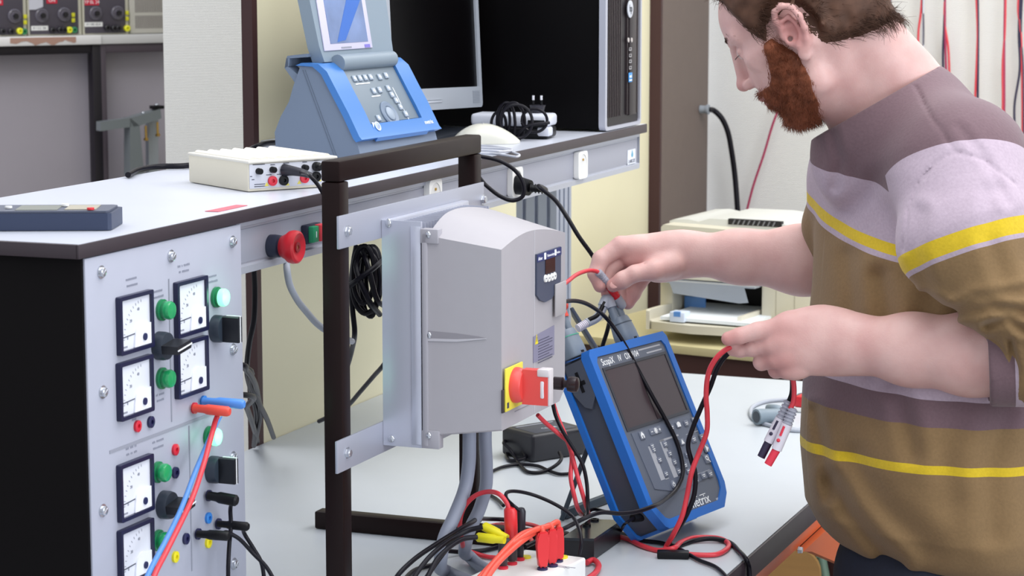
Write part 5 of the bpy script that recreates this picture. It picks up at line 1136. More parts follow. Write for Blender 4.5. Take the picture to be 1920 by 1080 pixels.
cable('table_lead', [(1048, 1000, 'z', TZ+.032), (1020, 992, 'z', TZ+.030), (1000, 985, 'z', TZ+.030), (975, 981, 'z', TZ+.02), (955, 980, 'z', TZ+.01)], .003, redc, 'short red lead between the tall plugs and the connection box')
cable('box_lead', [(1100, 1055, 'z', TZ+.006), (1112, 1050, 'z', TZ+.006), (1122, 1058, 'z', TZ+.006), (1118, 1072, 'z', TZ+.006), (1095, 1090, 'z', TZ+.006)], .0040, redc, 'thick red lead curling out of the right side of the white plug box')
orl = [[e1+Vector((0, 0, -.004)), e1+Vector((0, 0, .006)), PF(1000, 994, Fp_-.01), PF(975, 1004, Fp_-.05), PF(948, 1030, Fp_-.09), PF(920, 1062, Fp_-.12), PF(900, 1090, Fp_-.14)],
       [e2+Vector((0, 0, -.004)), e2+Vector((0, 0, .007)), PF(1015, 992, Fp_), PF(985, 1010, Fp_-.05), PF(958, 1032, Fp_-.09), PF(930, 1060, Fp_-.12), PF(908, 1092, Fp_-.14)],
       [e3+Vector((0, 0, -.004)), e3+Vector((0, 0, .008)), PF(1030, 986, Fp_), PF(1008, 992, Fp_-.02), PF(985, 1003, Fp_-.05), PF(955, 1024, Fp_-.08), PF(925, 1055, Fp_-.11), PF(898, 1084, Fp_-.13)]]
for pts_, nm in zip(orl, ('front', 'middle', 'rear')): cable('plug_lead', pts_, .0036, orangec, 'orange red lead leaving the %s one of the three red slab plugs' % nm, n=12)
# black leads low at the left of the white box
for pts_, lb in (([(975, 990, 'z', TZ+.02), (950, 975, 'z', TZ+.014), (915, 973, 'z', TZ+.02), (880, 982, 'F', 2.9), (850, 1000, 'F', 2.86), (815, 1022, 'F', 2.83), (775, 1050, 'F', 2.8), (745, 1080, 'F', 2.78), (735, 1100, 'F', 2.78)], 'black lead sweeping from the tall plugs to the lower picture edge, leftmost of the tangle'),
                 ([(905, 988, 'F', 2.84), (880, 994, 'F', 2.84), (855, 1006, 'F', 2.83), (825, 1026, 'F', 2.8), (800, 1050, 'F', 2.78), (775, 1085, 'F', 2.76), (765, 1110, 'F', 2.75)], 'dark lead from the upper yellow plug to the lower picture edge'),
                 ([(894, 1007, 'F', 2.83), (870, 1010, 'F', 2.82), (845, 1024, 'F', 2.8), (820, 1048, 'F', 2.78), (800, 1085, 'F', 2.76)], 'dark lead from the lower yellow plug to the lower picture edge'),
                 ([(940, 1024, 'z', TZ+.004), (905, 1032, 'z', TZ+.004), (870, 1035, 'z', TZ+.004), (838, 1033, 'z', TZ+.01)], 'short black lead on the table under the yellow plugs'),
                 ([(862, 1000, 'F', 2.84), (845, 1020, 'F', 2.83), (822, 1050, 'F', 2.82), (800, 1082, 'F', 2.8)], 'black lead crossing the thick grey cable steeply at the lower left'),
                 ([(835, 1058, 'z', TZ+.004), (810, 1060, 'z', TZ+.004), (780, 1068, 'z', TZ+.004), (755, 1090, 'z', TZ+.004)], 'curved black lead lowest beside the black stand foot')):
    cable('tangled_lead', pts_, .0032, blackc, lb)
# trunking plug and mains cords
pz = psock; y_ = pz.y
t = thing('mains_plug', 'black mains plug with ribbed boot pushed into the trunking socket', 'plug', (xt+.01, y_, pz.z))
p0 = Vector((xt+.006, y_-.004, pz.z-.004))
q = MB(); q.cyl(p0, p0+Vector((.028, -.004, -.004)), .0155, .0125, 20); q.build('plug_body', black_m, t)
b0 = p0+Vector((.028, -.004, -.004)); 
q = MB(); q.cyl(b0, b0+Vector((.022, .008, -.003)), .0065, .0042, 14)
for k in range(4): a = b0+Vector((.022, .008, -.003))*((k+.5)/4.5); q.cyl(a, a+Vector((.0022, .0008, 0)), .0074, n=14)
q.build('ribbed_boot', black_m, t); b1 = b0+Vector((.022, .008, -.003))
cable('cord', [b0+Vector((.012, .004, -.001)), b1, PF(1012, 352, 3.5), PF(1040, 374, 3.48), PF(1062, 405, 3.46), PF(1085, 443, 3.45), PF(1110, 478, 3.45), PF(1135, 520, 3.46), PF(1147, 570, 3.48), PF(1140, 615, 3.5), PF(1128, 655, 3.5), PF(1118, 700, 3.5)], .0034, blackc, '', n=12, parent=t)
cable('looped_cord', [PX(850, 292, XF+.004) + Vector((0, 0, 0)), PF(880, 292, 3.3), PF(905, 294, 3.3), PF(940, 303, 3.3), PF(968, 322, 3.3), PF(982, 348, 3.3), PF(980, 368, 3.3), PF(962, 376, 3.3), PF(938, 368, 3.3), PF(912, 348, 3.3), PF(895, 330, 3.32), PF(870, 330, 3.36)], .0030, blackc, 'black cord looping in front of the middle trunking socket', n=12)
cable('grey_cord', [PX(540, 480, xt-.02), PF(538, 505, 2.93), PF(543, 533, 2.94), PF(556, 560, 2.96), PF(575, 585, 3.0), PF(598, 610, 3.05), PF(630, 630, 3.1), PF(660, 640, 3.2)], .0045, lgreyc, 'pale grey cord curving down below the red mushroom button', n=12)
# cable coil behind the stand
t = thing('cord_bundle', 'bundle of black cords tied in loops between the stand post and the motor drive', 'cable bundle', PF(685, 590, 3.2))
bl = [loop(690, 525, 22, 62, 3.2, 1, 0), loop(686, 530, 26, 58, 3.19, 1, .4), loop(694, 528, 16, 66, 3.21, 1, .8), loop(682, 515, 20, 54, 3.18, 1, 1.1), loop(700, 520, 14, 58, 3.22, 1, .2)]
for pts_ in bl: q = MB(); q.tube(pts_, .0038, n=8, res=4); q.build('cord_loop', blackc, t)
for pts_ in ([shf(655, 536, 3.17), shf(672, 524, 3.16), shf(700, 503, 3.17), shf(716, 488, 3.2)], [shf(676, 462, 3.2), shf(690, 500, 3.17), shf(706, 560, 3.17), shf(722, 575, 3.2)], [shf(680, 470, 3.2), shf(668, 500, 3.17), shf(690, 560, 3.16), shf(712, 590, 3.2)]):
    q = MB(); q.tube(pts_, .0040, n=8); q.build('cord_loop', blackc, t)
cable('hanging_cord', [PF(668, 462, 3.22), PF(663, 490, 3.2), PF(659, 530, 3.2), PF(661, 580, 3.2), PF(665, 620, 3.2), PF(660, 655, 3.25), PF(650, 690, 3.3), PF(640, 710, 3.35)], .0038, blackc, 'black cord hanging straight down left of the cord bundle')
cable('hanging_cord', [PF(740, 650, 3.45), PF(722, 680, 3.45), PF(700, 706, 3.5), PF(675, 735, 3.55), PF(655, 758, 3.6), (630, 775, 'F', 3.7), (598, 790, 'F', 3.75)], .0036, blackc, 'black cord sloping down behind the motor drive to the table')
for pts_, lb in (([PF(476, 500, 3.1), PF(478, 545, 3.12), PF(476, 600, 3.14), PF(468, 640, 3.16), PF(463, 690, 3.2), PF(470, 730, 3.3), PF(480, 775, 3.4), PF(476, 835, 3.6)], 'black cord hanging along the dark partition edge beside the meter cabinet'),
                 ([Vector((-1.60, 2.47, PF(448, 684, 2.95).z)), PF(448, 684, 2.95), PF(462, 694, 3.0), PF(475, 712, 3.1), PF(484, 745, 3.3), PF(488, 775, 3.4), PF(482, 810, 3.5), (476, 836, 'z', TZ+.006)], 'brownish cord curving out from behind the meter cabinet'),
                 ([Vector((-1.58, 2.47, PF(450, 680, 3.0).z)), PF(458, 690, 3.1), PF(470, 720, 3.2), PF(485, 755, 3.3), PF(500, 785, 3.45), PF(513, 820, 3.7)], 'black cord reaching the table nearest to the yellow panel'),
                 ([Vector((-1.62, 2.47, PF(450, 735, 3.0).z)), PF(450, 740, 3.0), PF(463, 765, 3.2), PF(475, 800, 3.4), (483, 828, 'z', TZ+.006)], 'lowest black cord crossing beside the meter cabinet')):
    cable('hanging_cord', pts_, .0040, blackc, lb)
cable('shelf_cord', [(240, 328, 'F', 3.2), (262, 318, 'z', SZ+.005), (300, 312, 'z', SZ+.005), (345, 311, 'z', SZ+.005), (400, 300, 'z', SZ+.005), (450, 290, 'z', SZ+.005), (480, 275, 'F', 3.55), (505, 268, 'F', 3.6), (530, 268, 'F', 3.65)], .0042, blackc, 'black cord running along the back of the shelf behind the cream box')
# leads on the cabinet face
def cab(px, py, n): d = PX(px, py, cx+n); return d
def cplug(p0, p1, n0, n1, r, m, label):
    return stick(cab(*p0, n0), PF(*p1, n1), r, m, label)
f1 = lambda px, py, n: cab(px, py, n).dot(HZ)
def pplug(px, py, dx, dy, L, r, m, label, name='banana_plug'):
    b = cab(px, py, .0042); M = CP; d = Vector((L, dx, dy)); return stick(b, b+d, r, m, label, name), b+d
pr_, pe = pplug(363, 765, .004, -.002, .046, .0062, mat('plug_orange_red', '#dd4a3a', .4), 'red stacking plug in the upper part of the meter cabinet panel')
pb_, be = pplug(380, 752, .007, -.0015, .052, .0060, mat('plug_blue', '#4d8ad8', .4), 'blue stacking plug in the meter cabinet beside the red one')
cable('patch_lead', [pe+Vector((-.006, 0, 0)), PF(408, 780, 2.68), PF(397, 815, 2.66), PF(382, 870, 2.62), PF(362, 930, 2.58), PF(334, 990, 2.52), PF(310, 1038, 2.48), PF(290, 1078, 2.44), PF(270, 1140, 2.4)], .0032, redc, 'red patch lead running diagonally down across the meter cabinet', n=12)
cable('patch_lead', [be+Vector((-.006, 0, 0)), PF(422, 765, 2.70), PF(410, 785, 2.70), PF(392, 825, 2.67), PF(368, 880, 2.64), PF(337, 960, 2.58), PF(310, 1015, 2.54), PF(285, 1062, 2.5), PF(258, 1120, 2.45)], .0030, bluec, 'light blue patch lead running diagonally down beside the red one', n=12)
_, k1 = pplug(390, 929, .003, -.004, .038, .0070, black_m, 'upper black plug in the meter cabinet socket column')
_, k2 = pplug(408, 982, .004, -.001, .040, .0055, black_m, 'middle black plug in the meter cabinet socket column')
_, k3 = pplug(370, 1001, .004, .000, .040, .0060, black_m, 'lower black plug in the meter cabinet socket column')
cable('patch_lead', [k1+Vector((-.006, 0, 0)), PF(432, 955, 2.72), PF(433, 985, 2.72), PF(430, 1020, 2.71), PF(428, 1060, 2.70), PF(428, 1110, 2.7)], .0026, blackc, 'black patch lead hanging straight down from the upper black plug')
cable('patch_lead', [k2+Vector((-.006, 0, 0)), PF(458, 1000, 2.74), PF(475, 1028, 2.74), PF(490, 1055, 2.74), PF(497, 1100, 2.74)], .0026, blackc, 'black patch lead curving right from the middle black plug')
cable('patch_lead', [k3+Vector((-.006, 0, 0)), PF(425, 998, 2.70), PF(448, 1010, 2.71), PF(475, 1038, 2.72), PF(500, 1064, 2.72), PF(520, 1100, 2.72)], .0026, blackc, 'black patch lead curving right from the lower black plug')
# leads hanging on the back wall
YW = 5.99
def wl(pts_, m, r, lb): cable('wall_lead', [PY(x, y, YW-.0) if len(p_) == 2 else p_ for p_ in pts_ for x, y in [p_[:2]]], r, m, lb, group='red and dark leads hanging on the back wall', n=8)
mar = mat('maroon_cable', '#a02652', .4); nav = mat('navy_cable', '#241f3f', .4); whc = mat('white_cable', '#c9cad2', .4)
L_ = 'thin %s lead hanging on the white back wall %s'
for xs, mm, lb in (([(1670, -40), (1668, 40), (1668, 70), (1665, 92)], redc, L_ % ('red', 'nearest to the head')), ([(1671, -40), (1668, 30), (1667, 60), (1672, 97)], nav, L_ % ('dark', 'nearest to the head')),
        ([(1730, -40), (1727, 20), (1722, 60), (1722, 130)], redc, L_ % ('red', 'second from the head')), ([(1728, -40), (1730, 10), (1731, 60), (1729, 130)], nav, L_ % ('dark', 'second from the head')), ([(1733, -40), (1730, 50), (1732, 130)], whc, L_ % ('pale', 'in the second group from the head')),
        ([(1774, -40), (1771, 40), (1778, 90), (1781, 170)], redc, L_ % ('red', 'in the third group')), ([(1773, -40), (1770, 50), (1768, 100), (1769, 170)], nav, L_ % ('dark', 'in the third group')), ([(1772, -40), (1772, 60), (1775, 170)], mar, L_ % ('maroon', 'in the third group')),
        ([(1829, -40), (1833, 60), (1832, 100), (1827, 210)], redc, L_ % ('red', 'in the fourth group')), ([(1833, -40), (1834, 70), (1833, 210)], nav, L_ % ('dark', 'in the fourth group')),
        ([(1886, -40), (1884, 60), (1880, 120), (1880, 210), (1873, 290)], redc, L_ % ('red', 'in the fifth group')), ([(1885, -40), (1883, 80), (1883, 200), (1881, 300)], mar, L_ % ('maroon', 'in the fifth group')),
        ([(1915, -40), (1910, 60), (1912, 130), (1902, 200), (1904, 270), (1900, 340)], nav, L_ % ('dark', 'bulging left in the rightmost group')), ([(1912, -40), (1909, 20), (1914, 60), (1917, 200), (1917, 330)], redc, L_ % ('red', 'in the rightmost group')), ([(1918, -40), (1914, 60), (1918, 130), (1919, 330)], nav, L_ % ('dark', 'straight in the rightmost group'))):
    wl(xs, mm, .0030, lb)
t = thing('cable_gland', 'grey cable gland on the edge of the brown panel', 'gland', PX(1310, 205, -1.78))
p = PX(1313, 205, -1.779); q = MB(); q.cyl(p, p+Vector((.018, 0, 0)), .011, .010, 16); q.cyl(p+Vector((.018, 0, 0)), p+Vector((.024, 0, 0)), .0135, n=16); q.build('body', mat('gland_grey', '#8f969e', .5), t)
g = p+Vector((.02, 0, 0))
cable('wall_cable', [g, PY(1338, 207, 5.92), PY(1352, 220, 5.93), PY(1364, 245, 5.94), PY(1372, 285, 5.95), (PY(1378, 330, 5.96)), PY(1382, 380, 5.96), PY(1385, 430, 5.96)], .0075, blackc, 'thick black cable curving down the white wall from the grey gland', n=12)
cable('wall_lead', [PY(1466, 190, YW), PY(1450, 230, YW), PY(1432, 290, YW), PY(1412, 350, YW), PY(1394, 420, YW)], .0032, mar, 'single maroon lead slanting down the white wall below the beard', n=8)
# clutter on the table at the right
t = thing('coiled_probe', 'grey probe cable coil with moulded connector lying on the table beside the standing person', 'cable', PZ(1450, 780, TZ))
q = MB(); q.tube([T_(1520, 748), T_(1480, 749), T_(1440, 752), T_(1412, 762), T_(1408, 778), T_(1420, 790), T_(1445, 798), T_(1480, 806), T_(1520, 808)], .0036, n=10); q.build('cord', lgreyc, t)
q = MB(); q.tube([T_(1520, 800), T_(1490, 804), T_(1465, 800), T_(1440, 790), T_(1418, 785)], .0030, n=10); q.build('cord', lgreyc, t)
q = MB(); q.tube([PZ(1418, 782, TZ+.016), PZ(1435, 780, TZ+.016), PZ(1460, 778, TZ+.016)], lambda s: .0145-.003*s, n=16); cnn = q.build('connector_body', mat('connector_slate', '#76848e', .45), t)
q = MB(); a = PZ(1418, 782, TZ+.016); b = PZ(1435, 780, TZ+.016); q.cyl(a+(a-b)*.03, a+(b-a)*.05, .0105, n=16); q.build('connector_socket', mat('connector_dark', '#2b3440', .4), cnn)
q = MB(); q.tube([PZ(1440, 764, TZ+.02), PZ(1455, 768, TZ+.02), PZ(1475, 772, TZ+.016)], lambda s: .006+.003*math.sin(3*s), n=12); q.build('clip_lever', mat('connector_slate', '', 0), t)
t = thing('red_clamp', 'red plastic block on a white base at the right of the grey cable coil', 'clamp', PZ(1510, 770, TZ))
Mr = Matrix.Translation(PZ(1486, 772, TZ+.0006)) @ Matrix.Rotation(math.radians(-8), 4, 'Z')
B1((0, 0, 0), (.14, .05, .008), Mr, r=.002).build('base', white_pl, t)
B1((.0, .004, .0085), (.14, .045, .028), Mr, r=.003).build('block', mat('block_red', '#c8202c', .4), t)
cable('grey_cord', [T_(1494, 747, .006), T_(1505, 742, .02), T_(1530, 741, .02)], .006, mat('cord_slate', '#69737c', .45), 'slate grey cord end above the red plastic block on the table')
# probes dangling below the left hand
Fh = 3.06
cable('held_lead', [PF(1480, 690, Fh), PF(1487, 712, Fh), PF(1489, 735, Fh), PF(1487, 755, Fh), PF(1481, 768, Fh)], .0034, redc, 'red lead end dangling below the left fist', n=12)
cable('held_lead', [PF(1482, 690, Fh+.01), PF(1485, 715, Fh+.01), PF(1484, 738, Fh+.01), PF(1479, 752, Fh+.01)], .0030, blackc, 'black lead end dangling below the left fist', n=12)
def probe(p0, p1, p2, p3, m, label, F):
    t = thing('test_probe_plug', label, 'test probe', PF(*p3, F))
    A, B, C_, D = [PF(*p, F) for p in (p0, p1, p2, p3)]
    q = MB(); q.cyl(A, B, .0052, .0060, 14)
    for k in range(5): a = A+(B-A)*(k+.4)/5; q.cyl(a, a+(B-A)*.10, .0072, n=14)
    q.build('ribbed_boot', PG, t)
    q = MB(); q.cyl(B, C_, .0075, .0072, 18); q.build('white_body', WH, t)
    q = MB(); q.cyl(C_, D, .0058, .0055, 16); q.build('shroud_tip', m, t)
    q = MB(); s = (C_-B); o_ = -HZ*.0062-RT*.004; q.cyl(B+s*.05+o_, B+s*.42+o_, .0018, n=8); q.ell(B+s*.6+o_, (.0026, .0026, .0026)); q.build('body_mark', m, t)
probe((1480, 752), (1464, 785), (1441, 829), (1427, 857), mat('tip_navy', '#2d2742', .4), 'white test probe with a dark tip dangling below the left hand', Fh+.01)
probe((1487, 765), (1476, 795), (1456, 843), (1440, 871), mat('tip_red', '#e0394e', .4), 'white test probe with a red tip dangling below the left hand', Fh)
# ================================================================== PERSON: one skin surface grown from a distance field, clothes and hair as parts
def V3(*a): return np.array(a, float)
def n3(v): return np.array([v.x, v.y, v.z])
class Field:
    cull = .03
    def __init__(s): s.ops = []
    def add(s, f, c, r, k=.01, sub=False): s.ops.append((f, np.array(c, float), r, k, sub))
    def cone(s, a, b, ra, rb, k=.01, sub=False):
        a = np.array(a, float); b = np.array(b, float); ba = b-a; L2 = max(ba@ba, 1e-12)
        def f(P):
            h = np.clip((P-a)@ba/L2, 0, 1); return np.linalg.norm(P-a-h[:, None]*ba, axis=1)-(ra+(rb-ra)*h)
        s.add(f, (a+b)/2, L2**.5/2+max(ra, rb), k, sub)
    def chain(s, pts, rs, k=.004, sub=False, join=.004):
        for i in range(len(pts)-1): s.cone(pts[i], pts[i+1], rs[i], rs[i+1], k if i == 0 else join, sub)
    def ell(s, c, r, R=None, k=.01, sub=False):
        c = np.array(c, float); r = np.array(r, float); R = np.eye(3) if R is None else R      # columns of R = axes
        def f(P):
            q = (P-c)@R; k0 = np.linalg.norm(q/r, axis=1)+1e-9; k1 = np.linalg.norm(q/(r*r), axis=1)+1e-9; return k0*(k0-1)/k1
        s.add(f, c, max(r), k, sub)
    def ev(s, P, cen=None, rad=0):
        d = np.full(len(P), .25)
        for f, c, r, k, sub in s.ops:
            if cen is not None and np.linalg.norm(c-cen) > r+rad+s.cull: continue
            e = f(P)
            if sub:
                e = -e; h = np.clip(.5+.5*(e-d)/k, 0, 1); d = d+(e-d)*h+k*h*(1-h)
            else:
                h = np.clip(.5+.5*(d-e)/k, 0, 1); d = d+(e-d)*h-k*h*(1-h)
        return d
def polygonise(ev, lo, hi, h, B=16, slack=1.15):
    lo = np.array(lo, float); nb = np.ceil((np.array(hi)-lo)/(h*B)).astype(int); Vk = []; Vp = []; Q = []
    hd = h*B*.5*3**.5; ax = np.arange(-1, B+1); I, J, K = np.meshgrid(ax, ax, ax, indexing='ij'); loc = np.stack([I, J, K], -1).reshape(-1, 3)
    n = B+2; BIG = 4096
    key = lambda c: (c[..., 0]+2)*BIG*BIG+(c[..., 1]+2)*BIG+(c[..., 2]+2)
    for bi in range(nb[0]):
        for bj in range(nb[1]):
            for bk in range(nb[2]):
                o = np.array([bi, bj, bk])*B; cen = lo+(o+B/2)*h
                if abs(ev(cen[None], cen, hd)[0]) > hd*slack+.004: continue
                D = ev(lo+(o+loc)*h, cen, hd+h*2).reshape(n, n, n)
                if D.min() > 0 or D.max() < 0: continue
                ins = D < 0; S = np.zeros((n-1,)*3+(3,)); C = np.zeros((n-1,)*3)
                for a in range(3):
                    b, c = [x for x in range(3) if x != a]
                    for u in (0, 1):
                        for v in (0, 1):
                            sl0 = [slice(0, n-1)]*3; sl1 = [slice(0, n-1)]*3
                            sl1[a] = slice(1, n)
                            for q, w_ in ((b, u), (c, v)): sl0[q] = slice(w_, n-1+w_); sl1[q] = slice(w_, n-1+w_)
                            d0 = D[tuple(sl0)]; d1 = D[tuple(sl1)]; cr = (d0 < 0) != (d1 < 0); t = np.where(cr, d0/np.where(cr, d0-d1, 1), 0)
                            C += cr; S[..., a] += t*cr; S[..., b] += u*cr; S[..., c] += v*cr
                m = C > 0; cells = np.argwhere(m)
                if not len(cells): continue
                pos = S[m]/C[m][:, None]+cells-1+o
                Vk.append(key(cells-1+o)); Vp.append(lo+pos*h)
                for a in range(3):
                    b, c = [(1, 2), (2, 0), (0, 1)][a]
                    d0 = ins[1:-1, 1:-1, 1:-1]; sl = [slice(1, -1)]*3; sl[a] = slice(2, None); d1 = ins[tuple(sl)]
                    e = np.argwhere(d0 != d1)
                    if not len(e): continue
                    fl = d0[e[:, 0], e[:, 1], e[:, 2]]; g = e+o; qs = []
                    for (u, v) in ((0, 0), (-1, 0), (-1, -1), (0, -1)):
                        w_ = g.copy(); w_[:, b] += u; w_[:, c] += v; qs.append(key(w_))
                    qs = np.stack(qs, 1); qs[~fl] = qs[~fl][:, ::-1]; Q.append(qs)
    Vk = np.concatenate(Vk); Vp = np.concatenate(Vp); Q = np.concatenate(Q)
    uk, ix = np.unique(Vk, return_index=True); F = np.searchsorted(uk, Q); F = np.clip(F, 0, len(uk)-1); ok = (uk[F] == Q).all(1)
    return Vp[ix], F[ok]
def mk_mesh(name, V, F, m, parent=None, attrs=None, relax=0, label=None):
    if parent is not None: Mi = np.array(wm(parent).inverted()); V = V@Mi[:3, :3].T+Mi[:3, 3]
    me = bpy.data.meshes.new(name); k = F.shape[1]
    me.vertices.add(len(V)); me.vertices.foreach_set('co', V.astype(np.float32).ravel())
    me.loops.add(F.size); me.loops.foreach_set('vertex_index', F.astype(np.int32).ravel())
    me.polygons.add(len(F)); me.polygons.foreach_set('loop_start', np.arange(0, F.size, k, dtype=np.int32)); me.polygons.foreach_set('loop_total', np.full(len(F), k, dtype=np.int32))
    me.polygons.foreach_set('use_smooth', np.ones(len(F), bool)); me.update(calc_edges=True); me.validate()
    for an, av in (attrs or {}).items():
        at = me.attributes.new(an, 'FLOAT', 'POINT'); at.data.foreach_set('value', av.astype(np.float32))
    me.materials.append(m); o = bpy.data.objects.new(name, me); COL.objects.link(o)
    if parent is not None: o.parent = parent
    if label: o['label'] = label
    return o
def nz(P, s, seed=0):                                     # cheap smooth noise, sum of sines
    r = np.random.RandomState(seed); out = np.zeros(len(P))
    for k in range(7):
        d = r.normal(size=3); d /= np.linalg.norm(d); out += np.sin(P@d*s*(.6+.9*r.rand())+r.rand()*6.28)
    return out/7
pf = lambda px, py, F: n3(PF(px, py, F))
nRT, nUP, nFW, nHZ = n3(RT), n3(UPV), n3(FWD), n3(HZ)

# ---- head frame
HF = 3.10
def _r(a, b, c):
    ca, sa, cb, sb, cc, sc_ = np.cos(a), np.sin(a), np.cos(b), np.sin(b), np.cos(c), np.sin(c)
    Bm = np.array([[-1, 0, 0], [0, 0, 1], [0, 1, 0]], float)
    return np.array([[cb, 0, sb], [0, 1, 0], [-sb, 0, cb]])@np.array([[ca, -sa, 0], [sa, ca, 0], [0, 0, 1]])@np.array([[1, 0, 0], [0, cc, -sc_], [0, sc_, cc]])@Bm
Rc = _r(math.radians(34), math.radians(-27), math.radians(13))
RH = np.stack([nRT, nUP, -nFW], 1)@Rc                       # local -> world
OH = pf(1512, 46, HF)
Hd = lambda x, y, z: OH+RH@V3(x, y, z)
toH = lambda P: (P-OH)@RH

# ---- pose points
neck0 = Hd(-.022, 0, -.035); neckb = pf(1662, 205, 3.13)
shL = pf(1795, 318, 3.00); elL = pf(1915, 674, 2.93); wrL = pf(1600, 646, 3.02)
FR = fT-.012; shR = pf(1590, 330, 3.30); elR = pf(1590, 492, 3.33); wrR = pf(1282, 476, FR+.008)

S = Field()
# head (local prims mapped to world)
def hell(c, r, k=.012, sub=False, rot=None): S.ell(Hd(*c), r, RH if rot is None else RH@rot, k, sub)
def hcone(a, b, ra, rb, k=.008, sub=False): S.cone(Hd(*a), Hd(*b), ra, rb, k, sub)
def rotx(a): a = math.radians(a); return np.array([[1, 0, 0], [0, math.cos(a), -math.sin(a)], [0, math.sin(a), math.cos(a)]])
def roty(a): a = math.radians(a); return np.array([[math.cos(a), 0, math.sin(a)], [0, 1, 0], [-math.sin(a), 0, math.cos(a)]])
hell((-.008, 0, .045), (.097, .074, .080))
hell((.036, 0, .046), (.060, .063, .056), .02)
hell((.045, 0, -.012), (.050, .056, .068), .02)
hell((.040, 0, -.060), (.046, .046, .038), .02)
for s in (-1, 1):
    hcone((-.002, s*.058, -.028), (.020, s*.052, -.070), .017, .016, .02)
    hcone((.020, s*.052, -.070), (.070, s*.018, -.088), .016, .014, .02)
    hcone((.070, s*.046, .002), (.045, s*.062, .004), .015, .012, .018)
    hcone((.088, s*.012, .037), (.072, s*.048, .040), .010, .009, .010)
hell((.079, 0, -.084), (.017, .022, .016), .012)
hell((.068, 0, -.026), (.036, .042, .040), .015)
hcone((.098, 0, .030), (.113, 0, -.010), .0075, .0095, .008)
hell((.1165, 0, -.013), (.0105, .0105, .0095), None or .006)
for s in (-1, 1):
    hell((.106, s*.0125, -.018), (.011, .0062, .0075), .004)
    hell((.110, s*.006, -.0245), (.005, .003, .003), .002, True)
    hell((.094, s*.031, .021), (.015, .017, .0125), .010, True)
    hell((.079, s*.031, .020), (.0125, .0140, .0125), .003)
    hcone((.0885, s*.018, .0225), (.084, s*.044, .0225), .0035, .003, .003)
    hcone((.0885, s*.018, .0155), (.084, s*.044, .0150), .0030, .003, .003)
hell((.086, 0, -.048), (.018, .028, .018), .012)
hcone((.1045, -.010, -.0425), (.1045, .010, -.0425), .0055, .0055, .004)
for s in (-1, 1): hcone((.1045, s*.008, -.0425), (.090, s*.025, -.047), .0052, .0022, .004); hcone((.101, s*.007, -.0535), (.089, s*.024, -.0485), .0058, .0022, .004)
hcone((.101, -.008, -.0535), (.101, .008, -.0535), .0060, .0060, .004)
for s in (-1, 1): hcone((.1115, s*.002, -.0478), (.094, s*.025, -.0480), .0012, .0009, .0015, True)
# ears
def ear(s):
    e = lambda x, z, y=0.0: (x*1.06+.014, s*(.070+y), z*1.06-.006)
    hell(e(-.010, .004, .004), (.017, .0055, .031), .006, rot=rotx(s*12)@roty(14))
    pts = [(.003, .006), (-.002, .016), (-.001, .028), (-.008, .0365), (-.020, .037), (-.0295, .029), (-.031, .014), (-.027, -.001), (-.020, -.013), (-.013, -.022)]
    ys = [.004, .006, .008, .012, .016, .018, .018, .015, .011, .008]
    for (a, b), (c, d) in zip(zip(pts, ys), zip(pts[1:], ys[1:])): hcone(e(*a, b), e(*c, d), .0042, .0042, .0035)
    for (a, b) in zip([(-.006, .022), (-.018, .022), (-.021, .008), (-.016, -.006)], [(-.018, .022), (-.021, .008), (-.016, -.006), (-.006, -.014)]): hcone(e(*a, .010), e(*b, .010), .0032, .0032, .003)
    hell(e(-.006, -.026, .007), (.0085, .0050, .0095), .005)
    hell(e(.001, -.003, .005), (.0040, .0045, .0060), .003)
    hell(e(-.008, .003, .011), (.0085, .0070, .0105), .003, True)
    hell(e(-.002, -.001, .002), (.0035, .008, .0040), .002, True)
    hell(e(-.012, .027, .016), (.0070, .0035, .0042), .002, True)
ear(1); ear(-1)
# neck and body core
S.cone(Hd(-.028, 0, -.010), neckb+nUP*.03, .056, .060, .03)
S.cone(Hd(.020, 0, -.075), neckb+nUP*.01-nRT*.040, .036, .046, .03)
S.cone(Hd(-.045, .0, -.03), pf(1700, 175, 3.13), .046, .055, .03)
S.cone(Hd(-.020, .052, -.035), neckb-nRT*.035-nHZ*.03+nUP*.005, .015, .013, .02)
S.cone(pf(1690, 230, 3.13), pf(1775, 290, 3.03), .050, .040, .03); S.cone(pf(1665, 240, 3.14), pf(1605, 300, 3.25), .045, .04, .03)
core = [pf(1670, 240, 3.14), pf(1720, 500, 3.15), pf(1738, 800, 3.15), pf(1735, 1120, 3.15)]
S.chain(core, [.075, .088, .085, .09], .03, join=.03)
S.cone(pf(1775, 285, 3.02), shL, .045, .045, .03); S.cone(shL, elL, .042, .040, .02)
S.cone(pf(1610, 300, 3.26), shR, .045, .045, .03); S.cone(shR, elR, .042, .041, .02)
# forearms
def ellcone(a, b, ra, rb, ax, ratio, k):                    # flattened cone: thinner along ax
    a = np.array(a); b = np.array(b); ba = b-a; L2 = ba@ba; ax = ax/np.linalg.norm(ax)
    def f(P):
        h = np.clip((P-a)@ba/L2, 0, 1); q = P-a-h[:, None]*ba; c = q@ax; q = q+np.outer(c*(1/ratio-1), ax); return (np.linalg.norm(q, axis=1)-(ra+(rb-ra)*h))*ratio
    S.add(f, (a+b)/2, L2**.5/2+max(ra, rb), k)
mL = elL+(wrL-elL)*.30; mL2 = elL+(wrL-elL)*.65
ellcone(elL, mL+nUP*.001, .051, .0520, nHZ, .85, .02); ellcone(mL, mL2, .0515, .0440, nHZ, .82, .015); ellcone(mL2, wrL, .0440, .0345, nHZ, .76, .02)
mR = elR+(wrR-elR)*.28; mR2 = elR+(wrR-elR)*.66
ellcone(elR, mR, .0485, .0480, nHZ, .9, .02); ellcone(mR, mR2, .0480, .0360, nHZ, .85, .02); ellcone(mR2, wrR, .0360, .0285, nHZ, .8, .02)
